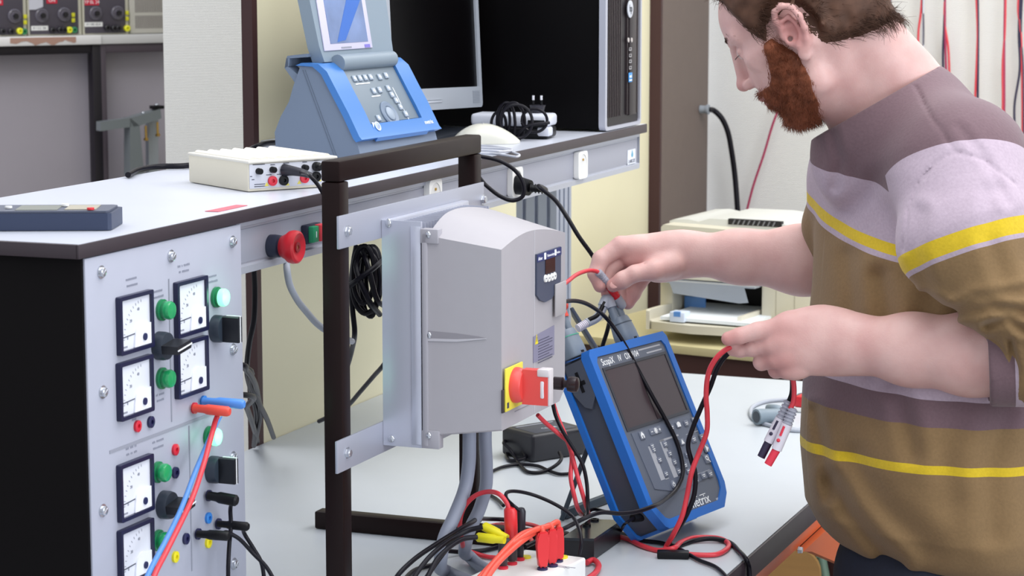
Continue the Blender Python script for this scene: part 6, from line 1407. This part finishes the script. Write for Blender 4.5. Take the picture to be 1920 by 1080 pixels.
# ---- left hand, back towards the viewer
FL = 3.035
H = lambda px, py, dF=0: pf(px, py, FL+dF)
ellcone(wrL, H(1540, 638), .0335, .0385, nHZ, .62, .02); ellcone(H(1545, 638), H(1492, 640, -.004), .0385, .0395, nHZ, .46, .02)
S.ell(H(1478, 610, -.006), (.013, .013, .013), None, .012); S.ell(H(1466, 640, -.008), (.0125, .0125, .0125), None, .012); S.ell(H(1470, 670, -.006), (.012, .012, .012), None, .012); S.ell(H(1488, 695, 0), (.011, .011, .011), None, .012)
S.chain([H(1495, 612, -.002), H(1468, 613, -.004), H(1420, 621, 0), H(1386, 630, .002), H(1366, 635, .004)], [.0150, .0138, .0118, .0108, .0098], .008)
S.chain([H(1485, 642, -.004), H(1450, 648, -.004), H(1412, 653, .010), H(1388, 656, .018), H(1374, 656, .024)], [.0140, .0125, .0108, .0098, .0088], .007)
S.chain([H(1485, 668, -.002), H(1455, 673, -.002), H(1428, 679, .014), H(1434, 678, .038), H(1455, 668, .046)], [.0135, .0120, .0110, .0100, .0090], .006)
S.chain([H(1500, 692, 0), H(1475, 694, 0), H(1455, 695, .016), H(1462, 690, .036), H(1482, 680, .042)], [.0120, .0108, .0098, .0088, .0080], .006)
S.chain([H(1568, 632, .022), H(1505, 618, .036), H(1440, 628, .036), H(1398, 640, .028), H(1376, 644, .020)], [.017, .0165, .0140, .0120, .0100], .012)
S.ell(H(1530, 640, .022), (.030, .020, .030), None, .02)
# ---- right hand pinching the plug
G = lambda px, py, dF=0: pf(px, py, FR+dF)
ellcone(wrR, G(1235, 483, .010), .0285, .0290, nHZ, .66, .02); ellcone(G(1235, 483, .010), G(1190, 473, .008), .0290, .0230, nHZ, .60, .02)
S.ell(G(1240, 500, -.004), (.024, .015, .016), None, .012)
S.chain([G(1200, 462, .006), G(1164, 461, .006), G(1127, 486, .002), G(1117, 513, -.002), G(1125, 536, -.006)], [.0155, .0140, .0126, .0118, .0100], .006)
S.chain([G(1205, 476, .016), G(1176, 480, .022), G(1147, 502, .014), G(1136, 529, .008), G(1139, 556, .006)], [.0145, .0125, .0108, .0100, .0088], .004)
S.chain([G(1210, 488, .026), G(1185, 492, .034), G(1166, 515, .028), G(1160, 538, .018), G(1164, 560, .014)], [.0135, .0118, .0104, .0096, .0086], .004)
S.chain([G(1232, 500, .022), G(1212, 512, .030), G(1198, 530, .028), G(1187, 550, .024), G(1177, 568, .020)], [.0135, .0125, .0116, .0112, .0100], .005)
S.chain([G(1262, 494, -.010), G(1226, 506, -.020), G(1190, 513, -.024), G(1168, 525, -.022), G(1150, 535, -.018)], [.0165, .0155, .0122, .0126, .0102], .010)
# skin creases of the right palm and knuckles
for a, b in (((1212, 478, -.022), (1205, 512, -.03)), ((1178, 470, -.010), (1186, 490, -.014))):
    S.cone(G(*a), G(*b), .0016, .0010, .003, True)
print('skin ops', len(S.ops))

def skin_ev(P, cen=None, rad=0): return S.ev(P, cen, rad)
lo = np.array([-1.17, 2.65, .75]); hi = np.array([-.25, 3.6, 1.85])
Vs, Fs = polygonise(skin_ev, lo, hi, .0022)
print('skin', len(Vs))
# colour attributes
def seg_d(P, a, b): ba = b-a; h = np.clip((P-a)@ba/(ba@ba), 0, 1); return np.linalg.norm(P-a-h[:, None]*ba, axis=1)
Lc = toH(Vs)
lip = np.zeros(len(Vs))
for s in (-1, 1):
    for a, b, r in (((.1075, 0, -.0425), (.092, s*.025, -.047), .0062), ((.106, 0, -.0535), (.091, s*.024, -.0487), .0068)): lip = np.maximum(lip, np.clip(1.6-seg_d(Lc, V3(*a), V3(*b))/r, 0, 1))
flush = np.zeros(len(Vs))
for c, r in ((H(1470, 625), .03), (H(1365, 636), .022), (H(1465, 672), .03), (G(1150, 534, -.018), .018), (G(1126, 540), .02), (G(1139, 556), .016), (G(1178, 566, .02), .018), (G(1205, 505, .01), .03), (elL+(wrL-elL)*.85, .03)):
    flush = np.maximum(flush, np.clip(1-np.linalg.norm(Vs-c, axis=1)/(r*1.4), 0, 1))
earm = np.clip(1-np.linalg.norm((Lc-V3(.002, .083, .0))/V3(.034, .022, .042), axis=1), 0, 1)*1.3
nose = np.clip(1-np.linalg.norm(Lc-V3(.116, 0, -.014), axis=1)/.026, 0, 1)
flush = np.clip(np.maximum(flush, np.maximum(earm, nose*.9)), 0, 1)
sm = mat('skin', '#c39a8e', .48, sss=.12); nt = sm.node_tree; b = nt.nodes['Principled BSDF']
def attr(nt, n): a = nt.nodes.new('ShaderNodeAttribute'); a.attribute_name = n; return a.outputs['Fac']
def mixc(nt, fac, c1, c2):
    m = nt.nodes.new('ShaderNodeMix'); m.data_type = 'RGBA'; nt.links.new(fac, m.inputs[0])
    for i, c in ((6, c1), (7, c2)):
        if isinstance(c, str): m.inputs[i].default_value = lin(c)
        else: nt.links.new(c, m.inputs[i])
    return m.outputs[2]
tc = nt.nodes.new('ShaderNodeTexCoord'); nn = nt.nodes.new('ShaderNodeTexNoise'); nn.inputs['Scale'].default_value = 28; nn.inputs['Detail'].default_value = 5; nt.links.new(tc.outputs['Object'], nn.inputs[0])
rr = nt.nodes.new('ShaderNodeMapRange'); rr.inputs[1].default_value = .35; rr.inputs[2].default_value = .68; nt.links.new(nn.outputs[0], rr.inputs[0])
c0 = mixc(nt, rr.outputs[0], '#d8b1aa', '#cda19b'); c1 = mixc(nt, attr(nt, 'flush'), c0, '#bd7f7a'); c2 = mixc(nt, attr(nt, 'lip'), c1, '#9c5a54')
nt.links.new(c2, b.inputs['Base Color'])
n2 = nt.nodes.new('ShaderNodeTexNoise'); n2.inputs['Scale'].default_value = 420; nt.links.new(tc.outputs['Object'], n2.inputs[0]); bp = nt.nodes.new('ShaderNodeBump'); bp.inputs['Strength'].default_value = .18; bp.inputs['Distance'].default_value = .0012
nt.links.new(n2.outputs[0], bp.inputs['Height']); nt.links.new(bp.outputs[0], b.inputs['Normal'])
PT = thing('person', 'bearded person in a striped brown and lilac sweater bending over the table holding test leads', 'person', (-.62, 3.06, 0))
skin = mk_mesh('body', Vs, Fs, sm, PT, dict(flush=flush, lip=lip))

# fingernails
nail = mat('nail', '#dba9a2', .3)
def nailp(c, d, nrm, w_=.0062, l_=.0078):
    d = d/np.linalg.norm(d); nrm = nrm-d*(nrm@d); nrm /= np.linalg.norm(nrm); s = np.cross(d, nrm)
    Mx = Matrix(((s[0], d[0], nrm[0], c[0]), (s[1], d[1], nrm[1], c[1]), (s[2], d[2], nrm[2], c[2]), (0, 0, 0, 1)))
    q = MB(); q.ell((0, 0, 0), (w_, l_, .0016), Mx, u=16, v=8); q.build('fingernail', nail, skin)
ntc = -nFW
nailp(G(1152, 533, -.018)+ntc*.0098, G(1150, 534)-G(1166, 524), ntc+nUP*.25-nRT*.1)

# eyes, brows
q = MB(); 
for s in (-1, 1): q.ell(tuple(Hd(.0805, s*.031, .0195)), (.0118,)*3)
q.build('eyes', mat('eye_white', '#cfc4c0', .2), skin)
def strand_mesh(name, roots, dirs, length, r0, m, parent, segs=5, curl=.0, droop=None, seed=1, jitter=.25):
    rs = np.random.RandomState(seed); n = len(roots); P = np.zeros((n, segs+1, 3)); P[:, 0] = roots; d = dirs/np.linalg.norm(dirs, axis=1)[:, None]
    L = length*(1+jitter*rs.uniform(-1, 1, n)) if np.isscalar(length) else length*(1+jitter*rs.uniform(-1, 1, n))
    for k in range(segs):
        if droop is not None: d = d+droop[None]*(1/segs) if droop.ndim == 1 else d+droop/segs
        d = d+rs.normal(size=(n, 3))*curl; d /= np.linalg.norm(d, axis=1)[:, None]; P[:, k+1] = P[:, k]+d*(L/segs)[:, None]
    up = np.array([.3, .5, .8]); V = np.zeros((n, segs+1, 3, 3))
    for k in range(segs+1):
        t = P[:, min(k+1, segs)]-P[:, max(k-1, 0)]; t /= np.linalg.norm(t, axis=1)[:, None]+1e-9; a = np.cross(t, up); a /= np.linalg.norm(a, axis=1)[:, None]+1e-9; b_ = np.cross(t, a)
        r = r0*(1-.75*k/segs)
        for j in range(3): an = 2*math.pi*j/3; V[:, k, j] = P[:, k]+(a*math.cos(an)+b_*math.sin(an))*r
    V = V.reshape(-1, 3); F = []
    base = np.arange(n)[:, None]*((segs+1)*3)
    for k in range(segs):
        for j in range(3):
            j2 = (j+1) % 3; F.append(np.concatenate([base+k*3+j, base+k*3+j2, base+(k+1)*3+j2, base+(k+1)*3+j], 1))
    return V, np.concatenate(F)
def join(A, B): return np.concatenate([A[0], B[0]]), np.concatenate([A[1], B[1]+len(A[0])])
# normals of the skin
def vnorm(V, F):
    N = np.zeros_like(V); c = np.cross(V[F[:, 2]]-V[F[:, 0]], V[F[:, 3]]-V[F[:, 1]])
    for k in range(4): np.add.at(N, F[:, k], c)
    return N/(np.linalg.norm(N, axis=1)[:, None]+1e-12)
Nv = vnorm(Vs, Fs)
if ((Vs-OH)*Nv)[np.linalg.norm(Vs-Hd(-.01, 0, .05), axis=1) < .1].sum() < 0: Nv = -Nv
NL = Nv@RH
x, y, z = Lc.T; ay = np.abs(y)
near = np.linalg.norm(Lc-V3(0, 0, 0), axis=1) < .19
# hair region: above a hairline running forehead -> temple -> over the ear -> nape
def hairline(x, ay): return np.interp(x, [-.12, -.075, -.051, -.020, -.012, -.006, .028, .040, .050, .055, .062, .078, .11], [-.066, -.060, -.053, -.036, -.016, .030, .030, .010, .028, .052, .086, .104, .125])
hz_ = z-hairline(x, ay); ear_d = np.linalg.norm((Lc-V3(.0, 0, .0))*V3(1, 0, 1)/V3(.028, 1, .042), axis=1)
hair_m = near & (hz_ > 0) & ~((ear_d < 1) & (ay > .060)) & (np.linalg.norm(Lc, axis=1) < .16)
fwd_hair = hair_m
hm = mat('hair_brown', '#4f3629', .6, noise_amt=.25, nscale=60, spec=.25)
idx = np.where(hair_m)[0]; rs = np.random.RandomState(3)
# scalp shell
SH = Field()
def hairf(P, cen=None, rad=0):
    d = S.ev(P, cen, rad); L = toH(P); hh = L[:, 2]-hairline(L[:, 0], np.abs(L[:, 1]))
    ed = np.linalg.norm((L-V3(.0, 0, .0))*V3(1, 0, 1)/V3(.028, 1, .042), axis=1)
    thick = .011*np.clip(hh/.03+.08, 0, 1)*np.clip((ed-1)*3, 0, 1)**(np.abs(L[:, 1]) > .055)
    thick = thick+.003*nz(L, 160, 2)*(thick > .003)+.002*nz(L*V3(1, 1, .5), 420, 5)*(thick > .003)
    far = np.linalg.norm(L, axis=1) > .17
    return np.where(far, .05, np.maximum(d-thick, .002-d-.006))
hlo = OH-.17; hhi = OH+.19
def hair_region(P, cen=None, rad=0):
    L = toH(P); hh = L[:, 2]-hairline(L[:, 0], np.abs(L[:, 1]))
    return np.maximum(hairf(P, cen, rad), -(hh+.004))
Vh, Fh = polygonise(hair_region, hlo, hhi, .0032, slack=1.6)
sel = rs.choice(idx, 9000); roots = Vs[sel]+Nv[sel]*.002+rs.normal(size=(9000, 3))*.0012
back = RH@V3(-1, 0, -.55)
tang = np.cross(Nv[sel], np.cross(np.tile(back, (len(sel), 1)), Nv[sel])); wv = np.stack([nz(Vs[sel], 70, 11), nz(Vs[sel], 80, 12), nz(Vs[sel], 75, 13)], 1)
dirs = Nv[sel]*.55+tang*.7+wv*1.1
A = strand_mesh('s', roots, dirs, .026, .00042, hm, skin, segs=5, curl=.16, droop=-Nv[sel]*.9)
Vh2, Fh2 = join((Vh, Fh), A)
mk_mesh('hair', Vh2, Fh2, hm, skin)
# beard
bm_ = mat('beard_red_brown', '#7f4830', .6, noise_amt=.25, nscale=90, spec=.25)
def beard_mask(L):
    x, y, z = L.T; ay = np.abs(y)
    top = np.interp(x, [.015, .045, .056, .067, .078, .092, .12], [.016, .014, -.005, -.021, -.033, -.031, -.030])
    rear = np.interp(z, [-.13, -.112, -.095, -.062, -.029, .0, .02], [.10, .060, .032, .015, .014, .024, .028])
    m = np.minimum((top-z)/.010, (x-rear)/.012)
    l = np.linalg.norm(np.stack([(x-.108)/.014, y/.021, (z+.048)/.0085], 1), axis=1)       # keep the lips free
    return np.clip(m, 0, 1)*np.clip((l-1)*2, 0, 1)
bmv = beard_mask(Lc)*near
def beard_f(P, cen=None, rad=0):
    d = S.ev(P, cen, rad); L = toH(P); m = np.clip((beard_mask(L)-.4)/.6, 0, 1); x = L[:, 0]; z = L[:, 2]
    t = m*(.003+.005*np.clip((x-.05)/.04, 0, 1)*np.clip((-.07-z)/.03, 0, 1))+.0018*nz(L, 300, 4)*(m > .05)
    return np.where(np.linalg.norm(L, axis=1) > .18, .05, np.where(m > .02, d-t, np.maximum(d-t, .003)))
Vb, Fb = polygonise(beard_f, hlo, hhi, .0026, slack=1.6)
idb = np.where(bmv > .05)[0]; pr = bmv[idb]; pr = pr/pr.sum(); sb_ = rs.choice(idb, 8000, p=pr); ch = np.clip((Lc[sb_, 0]-.04)/.04, 0, 1)*np.clip((-.055-Lc[sb_, 2])/.03, 0, 1)
roots = Vs[sb_]+rs.normal(size=(8000, 3))*.0010+Nv[sb_]*.002; dn = RH@V3(.15, 0, -1)
A = strand_mesh('b', roots, Nv[sb_]*.7+dn*.8+rs.normal(size=(8000, 3))*.25, .006+.007*ch, .00032, bm_, skin, segs=4, curl=.16, seed=5)
Vb2, Fb2 = join((Vb, Fb), A); mk_mesh('beard', Vb2, Fb2, bm_, skin)
# moustache is part of the beard mask; eyebrows and lashes
eb = []
for s in (-1, 1):
    n = 420; t = rs.rand(n); P0 = np.stack([.0985-.022*t**1.5, s*(.010+.040*t), .0405+.006*np.sin(t*2.6)+rs.normal(size=n)*.0018], 1)
    eb.append((OH+P0@RH.T, np.stack([-.1-.4*t, s*(.6+.2*t), .25-.5*t], 1)@RH.T))
roots = np.concatenate([e[0] for e in eb]); dd = np.concatenate([e[1] for e in eb])
Ve, Fe = strand_mesh('e', roots, dd, .0095, .0005, hm, skin, segs=3, curl=.08, seed=8); mk_mesh('eyebrows', Ve, Fe, mat('brow_brown', '#5f4234', .6), skin)
n = 50; roots = []; dd = []
for s in (-1, 1):
    t = rs.rand(n); roots.append(OH+np.stack([.0925-.006*t, s*(.018+.024*t), .0215-.002*t], 1)@RH.T); dd.append(np.stack([.9+0*t, s*.35+0*t, -.25+0*t], 1)@RH.T)
Ve, Fe = strand_mesh('l', np.concatenate(roots), np.concatenate(dd), .0085, .0003, hm, skin, segs=3, curl=.03, seed=9); mk_mesh('eyelashes', Ve, Fe, mat('lash_dark', '#2a1c1c', .6), skin)
# ---- sweater
gam = math.radians(27); fB = -nRT*math.cos(gam)-nHZ*math.sin(gam); lB = nRT*math.sin(gam)-nHZ*math.cos(gam); FC = 3.15
ST = [(262, 1668, .100, .062), (290, 1682, .150, .072), (350, 1712, .180, .096), (430, 1729, .190, .110), (550, 1733, .195, .121), (700, 1728, .200, .131), (850, 1736, .211, .143), (960, 1744, .213, .142), (995, 1750, .206, .132), (1026, 1754, .196, .122)]
SZs = np.array([pf(c, y, FC)[2] for y, c, a, b in ST])[::-1]; SXs = np.array([pf(c, y, FC)[0] for y, c, a, b in ST])[::-1]; SYs = np.array([pf(c, y, FC)[1] for y, c, a, b in ST])[::-1]
SAs = np.array([s[2] for s in ST])[::-1]; SBs = np.array([s[3] for s in ST])[::-1]
def torso(P):
    z = P[:, 2]; cx_ = np.interp(z, SZs, SXs); cy_ = np.interp(z, SZs, SYs); a = np.interp(z, SZs, SAs); b = np.interp(z, SZs, SBs)
    q = P[:, :2]-np.stack([cx_, cy_], 1); u = q@lB[:2]; v = q@fB[:2]; e = 2.2
    rho = ((np.abs(u)/a)**e+(np.abs(v)/b)**e)**(1/e); r_ = np.sqrt(u*u+v*v); d = (rho-1)*np.where(rho > .05, r_/np.maximum(rho, .05), b)*.92
    dz = np.maximum(z-(SZs[-1]+.0), SZs[0]-z); k = .02; h = np.clip(.5+.5*(dz-d)/k, 0, 1); return d+(dz-d)*h+k*h*(1-h)
SW_ = Field(); SW_.cull = .09; SW_.add(torso, pf(1720, 650, FC), .52, .02)
def shc(a, b, ra, rb, k=.035): SW_.cone(a, b, ra, rb, k)
shc(pf(1672, 262, 3.13), pf(1790, 318, 3.01), .070, .068); shc(pf(1672, 262, 3.13), pf(1604, 322, 3.26), .070, .058)
shc(pf(1712, 205, 3.14), pf(1800, 308, 3.08), .044, .068, .06); SW_.ell(pf(1792, 400, 3.11), (.105, .105, .14), None, .05)
shc(pf(1660, 232, 3.13), pf(1700, 232, 3.12), .088, .088, .03)
shc(pf(1622, 262, 3.14), pf(1660, 240, 3.10), .062, .070, .03)
shc(pf(1640, 268, 3.12), pf(1600, 310, 3.14), .050, .055, .03)
shc(pf(1608, 325, 3.26), pf(1572, 425, 3.31), .060, .050, .02); shc(pf(1572, 425, 3.31), pf(1566, 478, 3.32), .050, .044, .012)
NP_ = pf(1566, 236, 3.14); Nn = -.500*nRT+.866*nUP; Nn /= np.linalg.norm(Nn); NA = neckb
slp = [pf(1800, 312, 2.99), pf(1820, 450, 2.935), pf(1858, 535, 2.905), pf(1965, 610, 2.90), pf(1972, 690, 2.905)]; slr = [.080, .085, .050, .058, .056]
cfa, cfb = pf(1940, 676, 2.925), pf(1853, 679, 2.935)
SV_ = Field(); SV_.cull = .09; SV_.chain(slp, slr, .02, join=.03)
CF = Field(); CF.cone(cfa, cfb, .060, .0570, .01)
path = [pf(1797, 300, 2.99)]+[pf(1815, 420, 2.95), pf(1860, 560, 2.92), pf(1900, 640, 2.91)]; cpath = [cfa, cfb]
def along(P, pts):
    best = np.full(len(P), 9.); out = np.zeros(len(P)); acc = 0
    for i in range(len(pts)-1):
        a, b = pts[i], pts[i+1]; ba = b-a; L = np.linalg.norm(ba); hh = (P-a)@ba/(L*L); lo_ = -3 if i == 0 else 0; hi_ = 3 if i == len(pts)-2 else 1
        h = np.clip(hh, lo_, hi_); d = np.linalg.norm(P-a-np.clip(hh, 0, 1)[:, None]*ba, axis=1); m = d < best; out[m] = acc+h[m]*L; best = np.minimum(best, d); acc += L
    return out
def pix(P):
    v = P-n3(CAM); w_ = v@nFW; return 960+F_PX*(v@nRT)/w_, 540-F_PX*(v@nUP)/w_, (P@nHZ)
def pline(x, y, pts):
    d = np.full(len(x), 1e9)
    for (a, b), (c, e) in zip(pts, pts[1:]):
        vx, vy = c-a, e-b; t = np.clip(((x-a)*vx+(y-b)*vy)/(vx*vx+vy*vy), 0, 1); d = np.minimum(d, np.hypot(x-a-t*vx, y-b-t*vy))
    return d
FOLDS = [([(1560, 900), (1590, 960), (1640, 1020), (1680, 1060)], 15, .0075), ([(1600, 860), (1660, 950), (1740, 1030)], 22, .0045), ([(1528, 770), (1545, 850), (1552, 930)], 11, .004), ([(1650, 520), (1672, 640), (1690, 760), (1712, 850)], 17, .006),
    ([(1590, 480), (1600, 560), (1590, 640)], 16, .003), ([(1740, 560), (1715, 640), (1660, 720)], 18, .005), ([(1800, 760), (1770, 840), (1790, 940)], 26, .004), ([(1880, 780), (1850, 880), (1860, 1000)], 22, .0045),
    ([(1560, 250), (1574, 300), (1566, 350)], 9, .003), ([(1640, 330), (1700, 300), (1740, 285)], 14, .0025), ([(1590, 395), (1640, 350), (1690, 335)], 14, .002)]
SFOLDS = [([(1735, 560), (1790, 590), (1860, 575), (1925, 590)], 10, .006), ([(1760, 595), (1830, 560), (1925, 545)], 9, .0045), ([(1850, 610), (1890, 600), (1925, 622)], 8, .0055), ([(1800, 240), (1850, 300), (1890, 380)], 9, .002), ([(1860, 360), (1850, 440), (1880, 520)], 16, .003), ([(1725, 400), (1715, 470), (1740, 540)], 14, .003), ([(1895, 640), (1905, 690), (1898, 750)], 6, .0055)]
SEAMS = [[(1716, 160), (1742, 212), (1768, 250), (1790, 284)], [(1790, 284), (1755, 306), (1723, 342), (1702, 400), (1692, 470)], [(1790, 284), (1845, 300), (1905, 345)]]
def sweater(P, cen=None, rad=0, full=False):
    dt = SW_.ev(P, cen, rad); ds = np.minimum(SV_.ev(P, cen, rad), .25); dc = CF.ev(P, cen, rad)
    x, y, Fd = pix(P); nearm = Fd < FC+.03
    disp = .0035*nz(P, 26, 21)+.0016*nz(P*V3(1, 1, .35), 75, 22)
    if nearm.any():
        g = np.zeros(len(P))
        for pts, w_, A in FOLDS: d_ = pline(x, y, pts); g -= A*np.exp(-(d_/w_)**2)-A*.55*np.exp(-((d_-w_*2)/(w_*1.1))**2)
        disp = disp+np.where(nearm, g, 0)
    dt = dt-disp
    gs = np.zeros(len(P))
    for pts, w_, A in SFOLDS: d_ = pline(x, y, pts); gs -= A*np.exp(-(d_/w_)**2)-A*.6*np.exp(-((d_-w_*1.9)/(w_))**2)
    ds = ds-np.where(Fd < 3.05, gs, 0)-.003*nz(P, 40, 23)
    k = np.interp(P[:, 2], [1.25, 1.36], [.022, .085]); h = np.clip(.5+.5*(dt-ds)/k, 0, 1); d = dt+(ds-dt)*h-k*h*(1-h)*.8
    ct = (P-cfa)@(cfb-cfa)/((cfb-cfa)@(cfb-cfa)); dc = np.maximum(dc, (ct-1)*np.linalg.norm(cfb-cfa))
    k = .006; h = np.clip(.5+.5*(d-dc)/k, 0, 1); d = d+(dc-d)*h-k*h*(1-h)
    sd = np.minimum.reduce([pline(x, y, q) for q in SEAMS]); d = d+np.where(Fd < FC+.02, .0028*np.exp(-(sd/2.6)**2), 0)
    # neck opening
    pl = (P-NP_)@Nn; nr = np.linalg.norm((P-NA)-np.outer((P-NA)@Nn, Nn), axis=1); cut = np.where(nr < .5, pl, -.1)
    d = np.where(cut > -.08, np.maximum(d, cut), d)
    return (d, ds, dt, dc) if full else d
# the sleeve must not swallow the forearm: trim it above the cuff line
def sw_ev(P, cen=None, rad=0):
    d = sweater(P, cen, rad); fa = (wrL-elL)/np.linalg.norm(wrL-elL); t = (P-cfb)@fa; r_ = np.linalg.norm(P-elL-np.outer((P-elL)@fa, fa), axis=1); Fd = P@nHZ
    t2 = (P-elR)@((wrR-elR)/np.linalg.norm(wrR-elR)); r2 = np.linalg.norm(P-elR-np.outer((P-elR)@((wrR-elR)/np.linalg.norm(wrR-elR)), (wrR-elR)/np.linalg.norm(wrR-elR)), axis=1)
    return d
Vw, Fw = polygonise(sw_ev, np.array([-1.05, 2.6, .78]), np.array([-.2, 3.55, 1.72]), .0036, slack=1.9)
d_, ds_, dt_, dc_ = sweater(Vw, full=True)
Fd = Vw@nHZ; zz_ = Vw[:, 2]; tt = zz_-np.interp(zz_, [.95, 1.30], [-.07, .20])*(Fd-3.15)+.004*nz(Vw, 18, 31)*(zz_ < 1.2)
ts = along(Vw, path); tcf = along(Vw, cpath)
FX = .003
sleeve_m = dt_-ds_; cuff_m = np.minimum(d_*0+ds_, dt_)-dc_
fm = mat('sweater_knit', '#6b5a40', .85); nt = fm.node_tree; b = nt.nodes['Principled BSDF']
cMAU, cLIL, cYEL, cOLV = '#6e595f', '#b0a0ad', '#d0b32c', '#836a4a'
def ramp(nt, fac, lo_, hi_, bands):                    # bands: list of (start, colour) ascending
    mr = nt.nodes.new('ShaderNodeMapRange'); mr.inputs[1].default_value = lo_; mr.inputs[2].default_value = hi_; nt.links.new(fac, mr.inputs[0])
    r = nt.nodes.new('ShaderNodeValToRGB'); r.color_ramp.interpolation = 'CONSTANT'; e = r.color_ramp.elements
    for i, (p, c) in enumerate(bands):
        q = e[i] if i < 2 else e.new(0.999)
        q.position = max(0, min(1, (p-lo_)/(hi_-lo_))); q.color = lin(c)
    nt.links.new(mr.outputs[0], r.inputs[0]); return r.outputs[0]
rt_ = ramp(nt, attr(nt, 'tt'), .8, 1.5, [(.8, cOLV), (.957, cYEL), (.972, cOLV), (1.029, cMAU), (1.068, cLIL), (1.108, cOLV), (1.262, cLIL), (1.269, cYEL), (1.286, cLIL), (1.366, cMAU)])
rs_ = ramp(nt, attr(nt, 'ts'), -.1, .4, [(-.1, cMAU), (.004, cLIL), (.107, cYEL), (.127, cLIL), (.134, cOLV)])
rc_ = ramp(nt, attr(nt, 'tc'), -.1, .1, [(-.1, cLIL), (.026, cMAU)])
def gt(fac, v): m = nt.nodes.new('ShaderNodeMath'); m.operation = 'GREATER_THAN'; nt.links.new(fac, m.inputs[0]); m.inputs[1].default_value = v; return m.outputs[0]
k1_ = mixc(nt, gt(attr(nt, 'sm'), 0), rt_, rs_); k2_ = mixc(nt, gt(attr(nt, 'cm'), 0), k1_, rc_)
tc = nt.nodes.new('ShaderNodeTexCoord'); nn = nt.nodes.new('ShaderNodeTexNoise'); nn.inputs['Scale'].default_value = 260; nn.inputs['Detail'].default_value = 3; nt.links.new(tc.outputs['Object'], nn.inputs[0])
mr = nt.nodes.new('ShaderNodeMapRange'); mr.inputs[3].default_value = .86; mr.inputs[4].default_value = 1.14; nt.links.new(nn.outputs[0], mr.inputs[0])
vm = nt.nodes.new('ShaderNodeVectorMath'); vm.operation = 'SCALE'; nt.links.new(k2_, vm.inputs[0]); nt.links.new(mr.outputs[0], vm.inputs['Scale']); nt.links.new(vm.outputs[0], b.inputs['Base Color'])
bp = nt.nodes.new('ShaderNodeBump'); bp.inputs['Strength'].default_value = .25; bp.inputs['Distance'].default_value = .0015; nt.links.new(nn.outputs[0], bp.inputs['Height']); nt.links.new(bp.outputs[0], b.inputs['Normal'])
b.inputs['Sheen Weight'].default_value = .15; b.inputs['Specular IOR Level'].default_value = .15
mk_mesh('sweater', Vw, Fw, fm, PT, dict(tt=tt, ts=ts, tc=tcf, sm=sleeve_m, cm=cuff_m))
# ribbed neckband and inner shirt collar
e1_ = np.cross(Nn, nFW); e1_ /= np.linalg.norm(e1_); e2_ = np.cross(Nn, e1_)
cc_ = NP_+(NA-NP_)-Nn*((NA-NP_)@Nn)
def nring(r1, r2, off, rad, name, m, c=cc_, lb=None, n=48):
    q = MB(); pts = [Vector(c+e1_*r1*math.cos(2*math.pi*i/n)+e2_*r2*math.sin(2*math.pi*i/n)+Nn*off) for i in range(n+1)]
    q.tube(pts, rad, n=8, res=2, cap=False); return q.build(name, m, PT, lb)
cm_ = mat('collar_mauve', '#6a575c', .85)
midc = pf(1652, 185, 3.14)
nring(.0745, .066, -.002, .0052, 'neckband', cm_, midc)
nring(.0655, .058, .001, .0045, 'undershirt_collar', mat('shirt_navy', '#3a4466', .8), midc-nRT*.008+nUP*.004, 'navy undershirt collar')
# ---- trousers and shoes
J = Field(); J.ell(pf(1745, 1090, 3.15), (.135, .13, .13), None, .03)
gz = .06
hipL = pf(1775, 1130, 3.06); hipR = pf(1700, 1130, 3.22)
ftL = hipL*V3(1, 1, 0)+V3(0, 0, .09)+lB*.02; ftR = hipR*V3(1, 1, 0)+V3(0, 0, .09)
for hp_, ft_ in ((hipL, ftL), (hipR, ftR)):
    kn = (hp_+ft_)/2+fB*.02+V3(0, 0, .02); J.chain([hp_, kn, ft_], [.095, .075, .062], .04, join=.02)
def jf(P, cen=None, rad=0): d = J.ev(P, cen, rad)-.003*nz(P, 30, 41); return np.maximum(np.maximum(d, P[:, 2]-.93), .075-P[:, 2])
Vj, Fj = polygonise(jf, np.array([-1.1, 2.6, .05]), np.array([-.2, 3.6, 1.0]), .009, slack=1.6)
mk_mesh('jeans', Vj, Fj, mat('denim_navy', '#0f1729', .8, noise_amt=.18, nscale=180), PT)
shm = mat('shoe_black', '#1a1817', .5)
for ft_ in (ftL, ftR):
    Mx = Matrix(((fB[0], lB[0], 0, ft_[0]), (fB[1], lB[1], 0, ft_[1]), (0, 0, 1, 0), (0, 0, 0, 1)))
    q = MB(); N = 14; rings = []
    for i in range(N+1):
        s = i/N; u = -.075+.27*s; wv = .045*max(.02, 1-abs(2*s-1.05)**3.2)**.5; hv = .085*(1-s)**.7*.9+.045*s**.4
        if s > .9: hv *= .7
        rings.append([q.bm.verts.new(Mx @ Vector((u, wv*math.cos(a), .001+hv*math.sin(a) if math.sin(a) > 0 else .001))) for a in [math.pi*k/10 for k in range(11)]])
    for a, b_ in zip(rings, rings[1:]):
        for k in range(10): q.bm.faces.new((a[k], a[k+1], b_[k+1], b_[k]))
        q.bm.faces.new((a[10], a[0], b_[0], b_[10]))
    q.bm.faces.new(rings[0]); q.bm.faces.new(rings[-1]); q._set([v for r in rings for v in r], None); q.build('shoe', shm, PT, ang=60)

# ---- like things share a group phrase
from collections import defaultdict
fam = defaultdict(list)
for o in sc.objects:
    if o.parent is None and o.get('category') and not o.get('group'): fam[o.name.split('.')[0]].append(o)
for k, v in fam.items():
    if len(v) > 1:
        for o in v: o['group'] = k.replace('_', ' ') + 's around the bench'
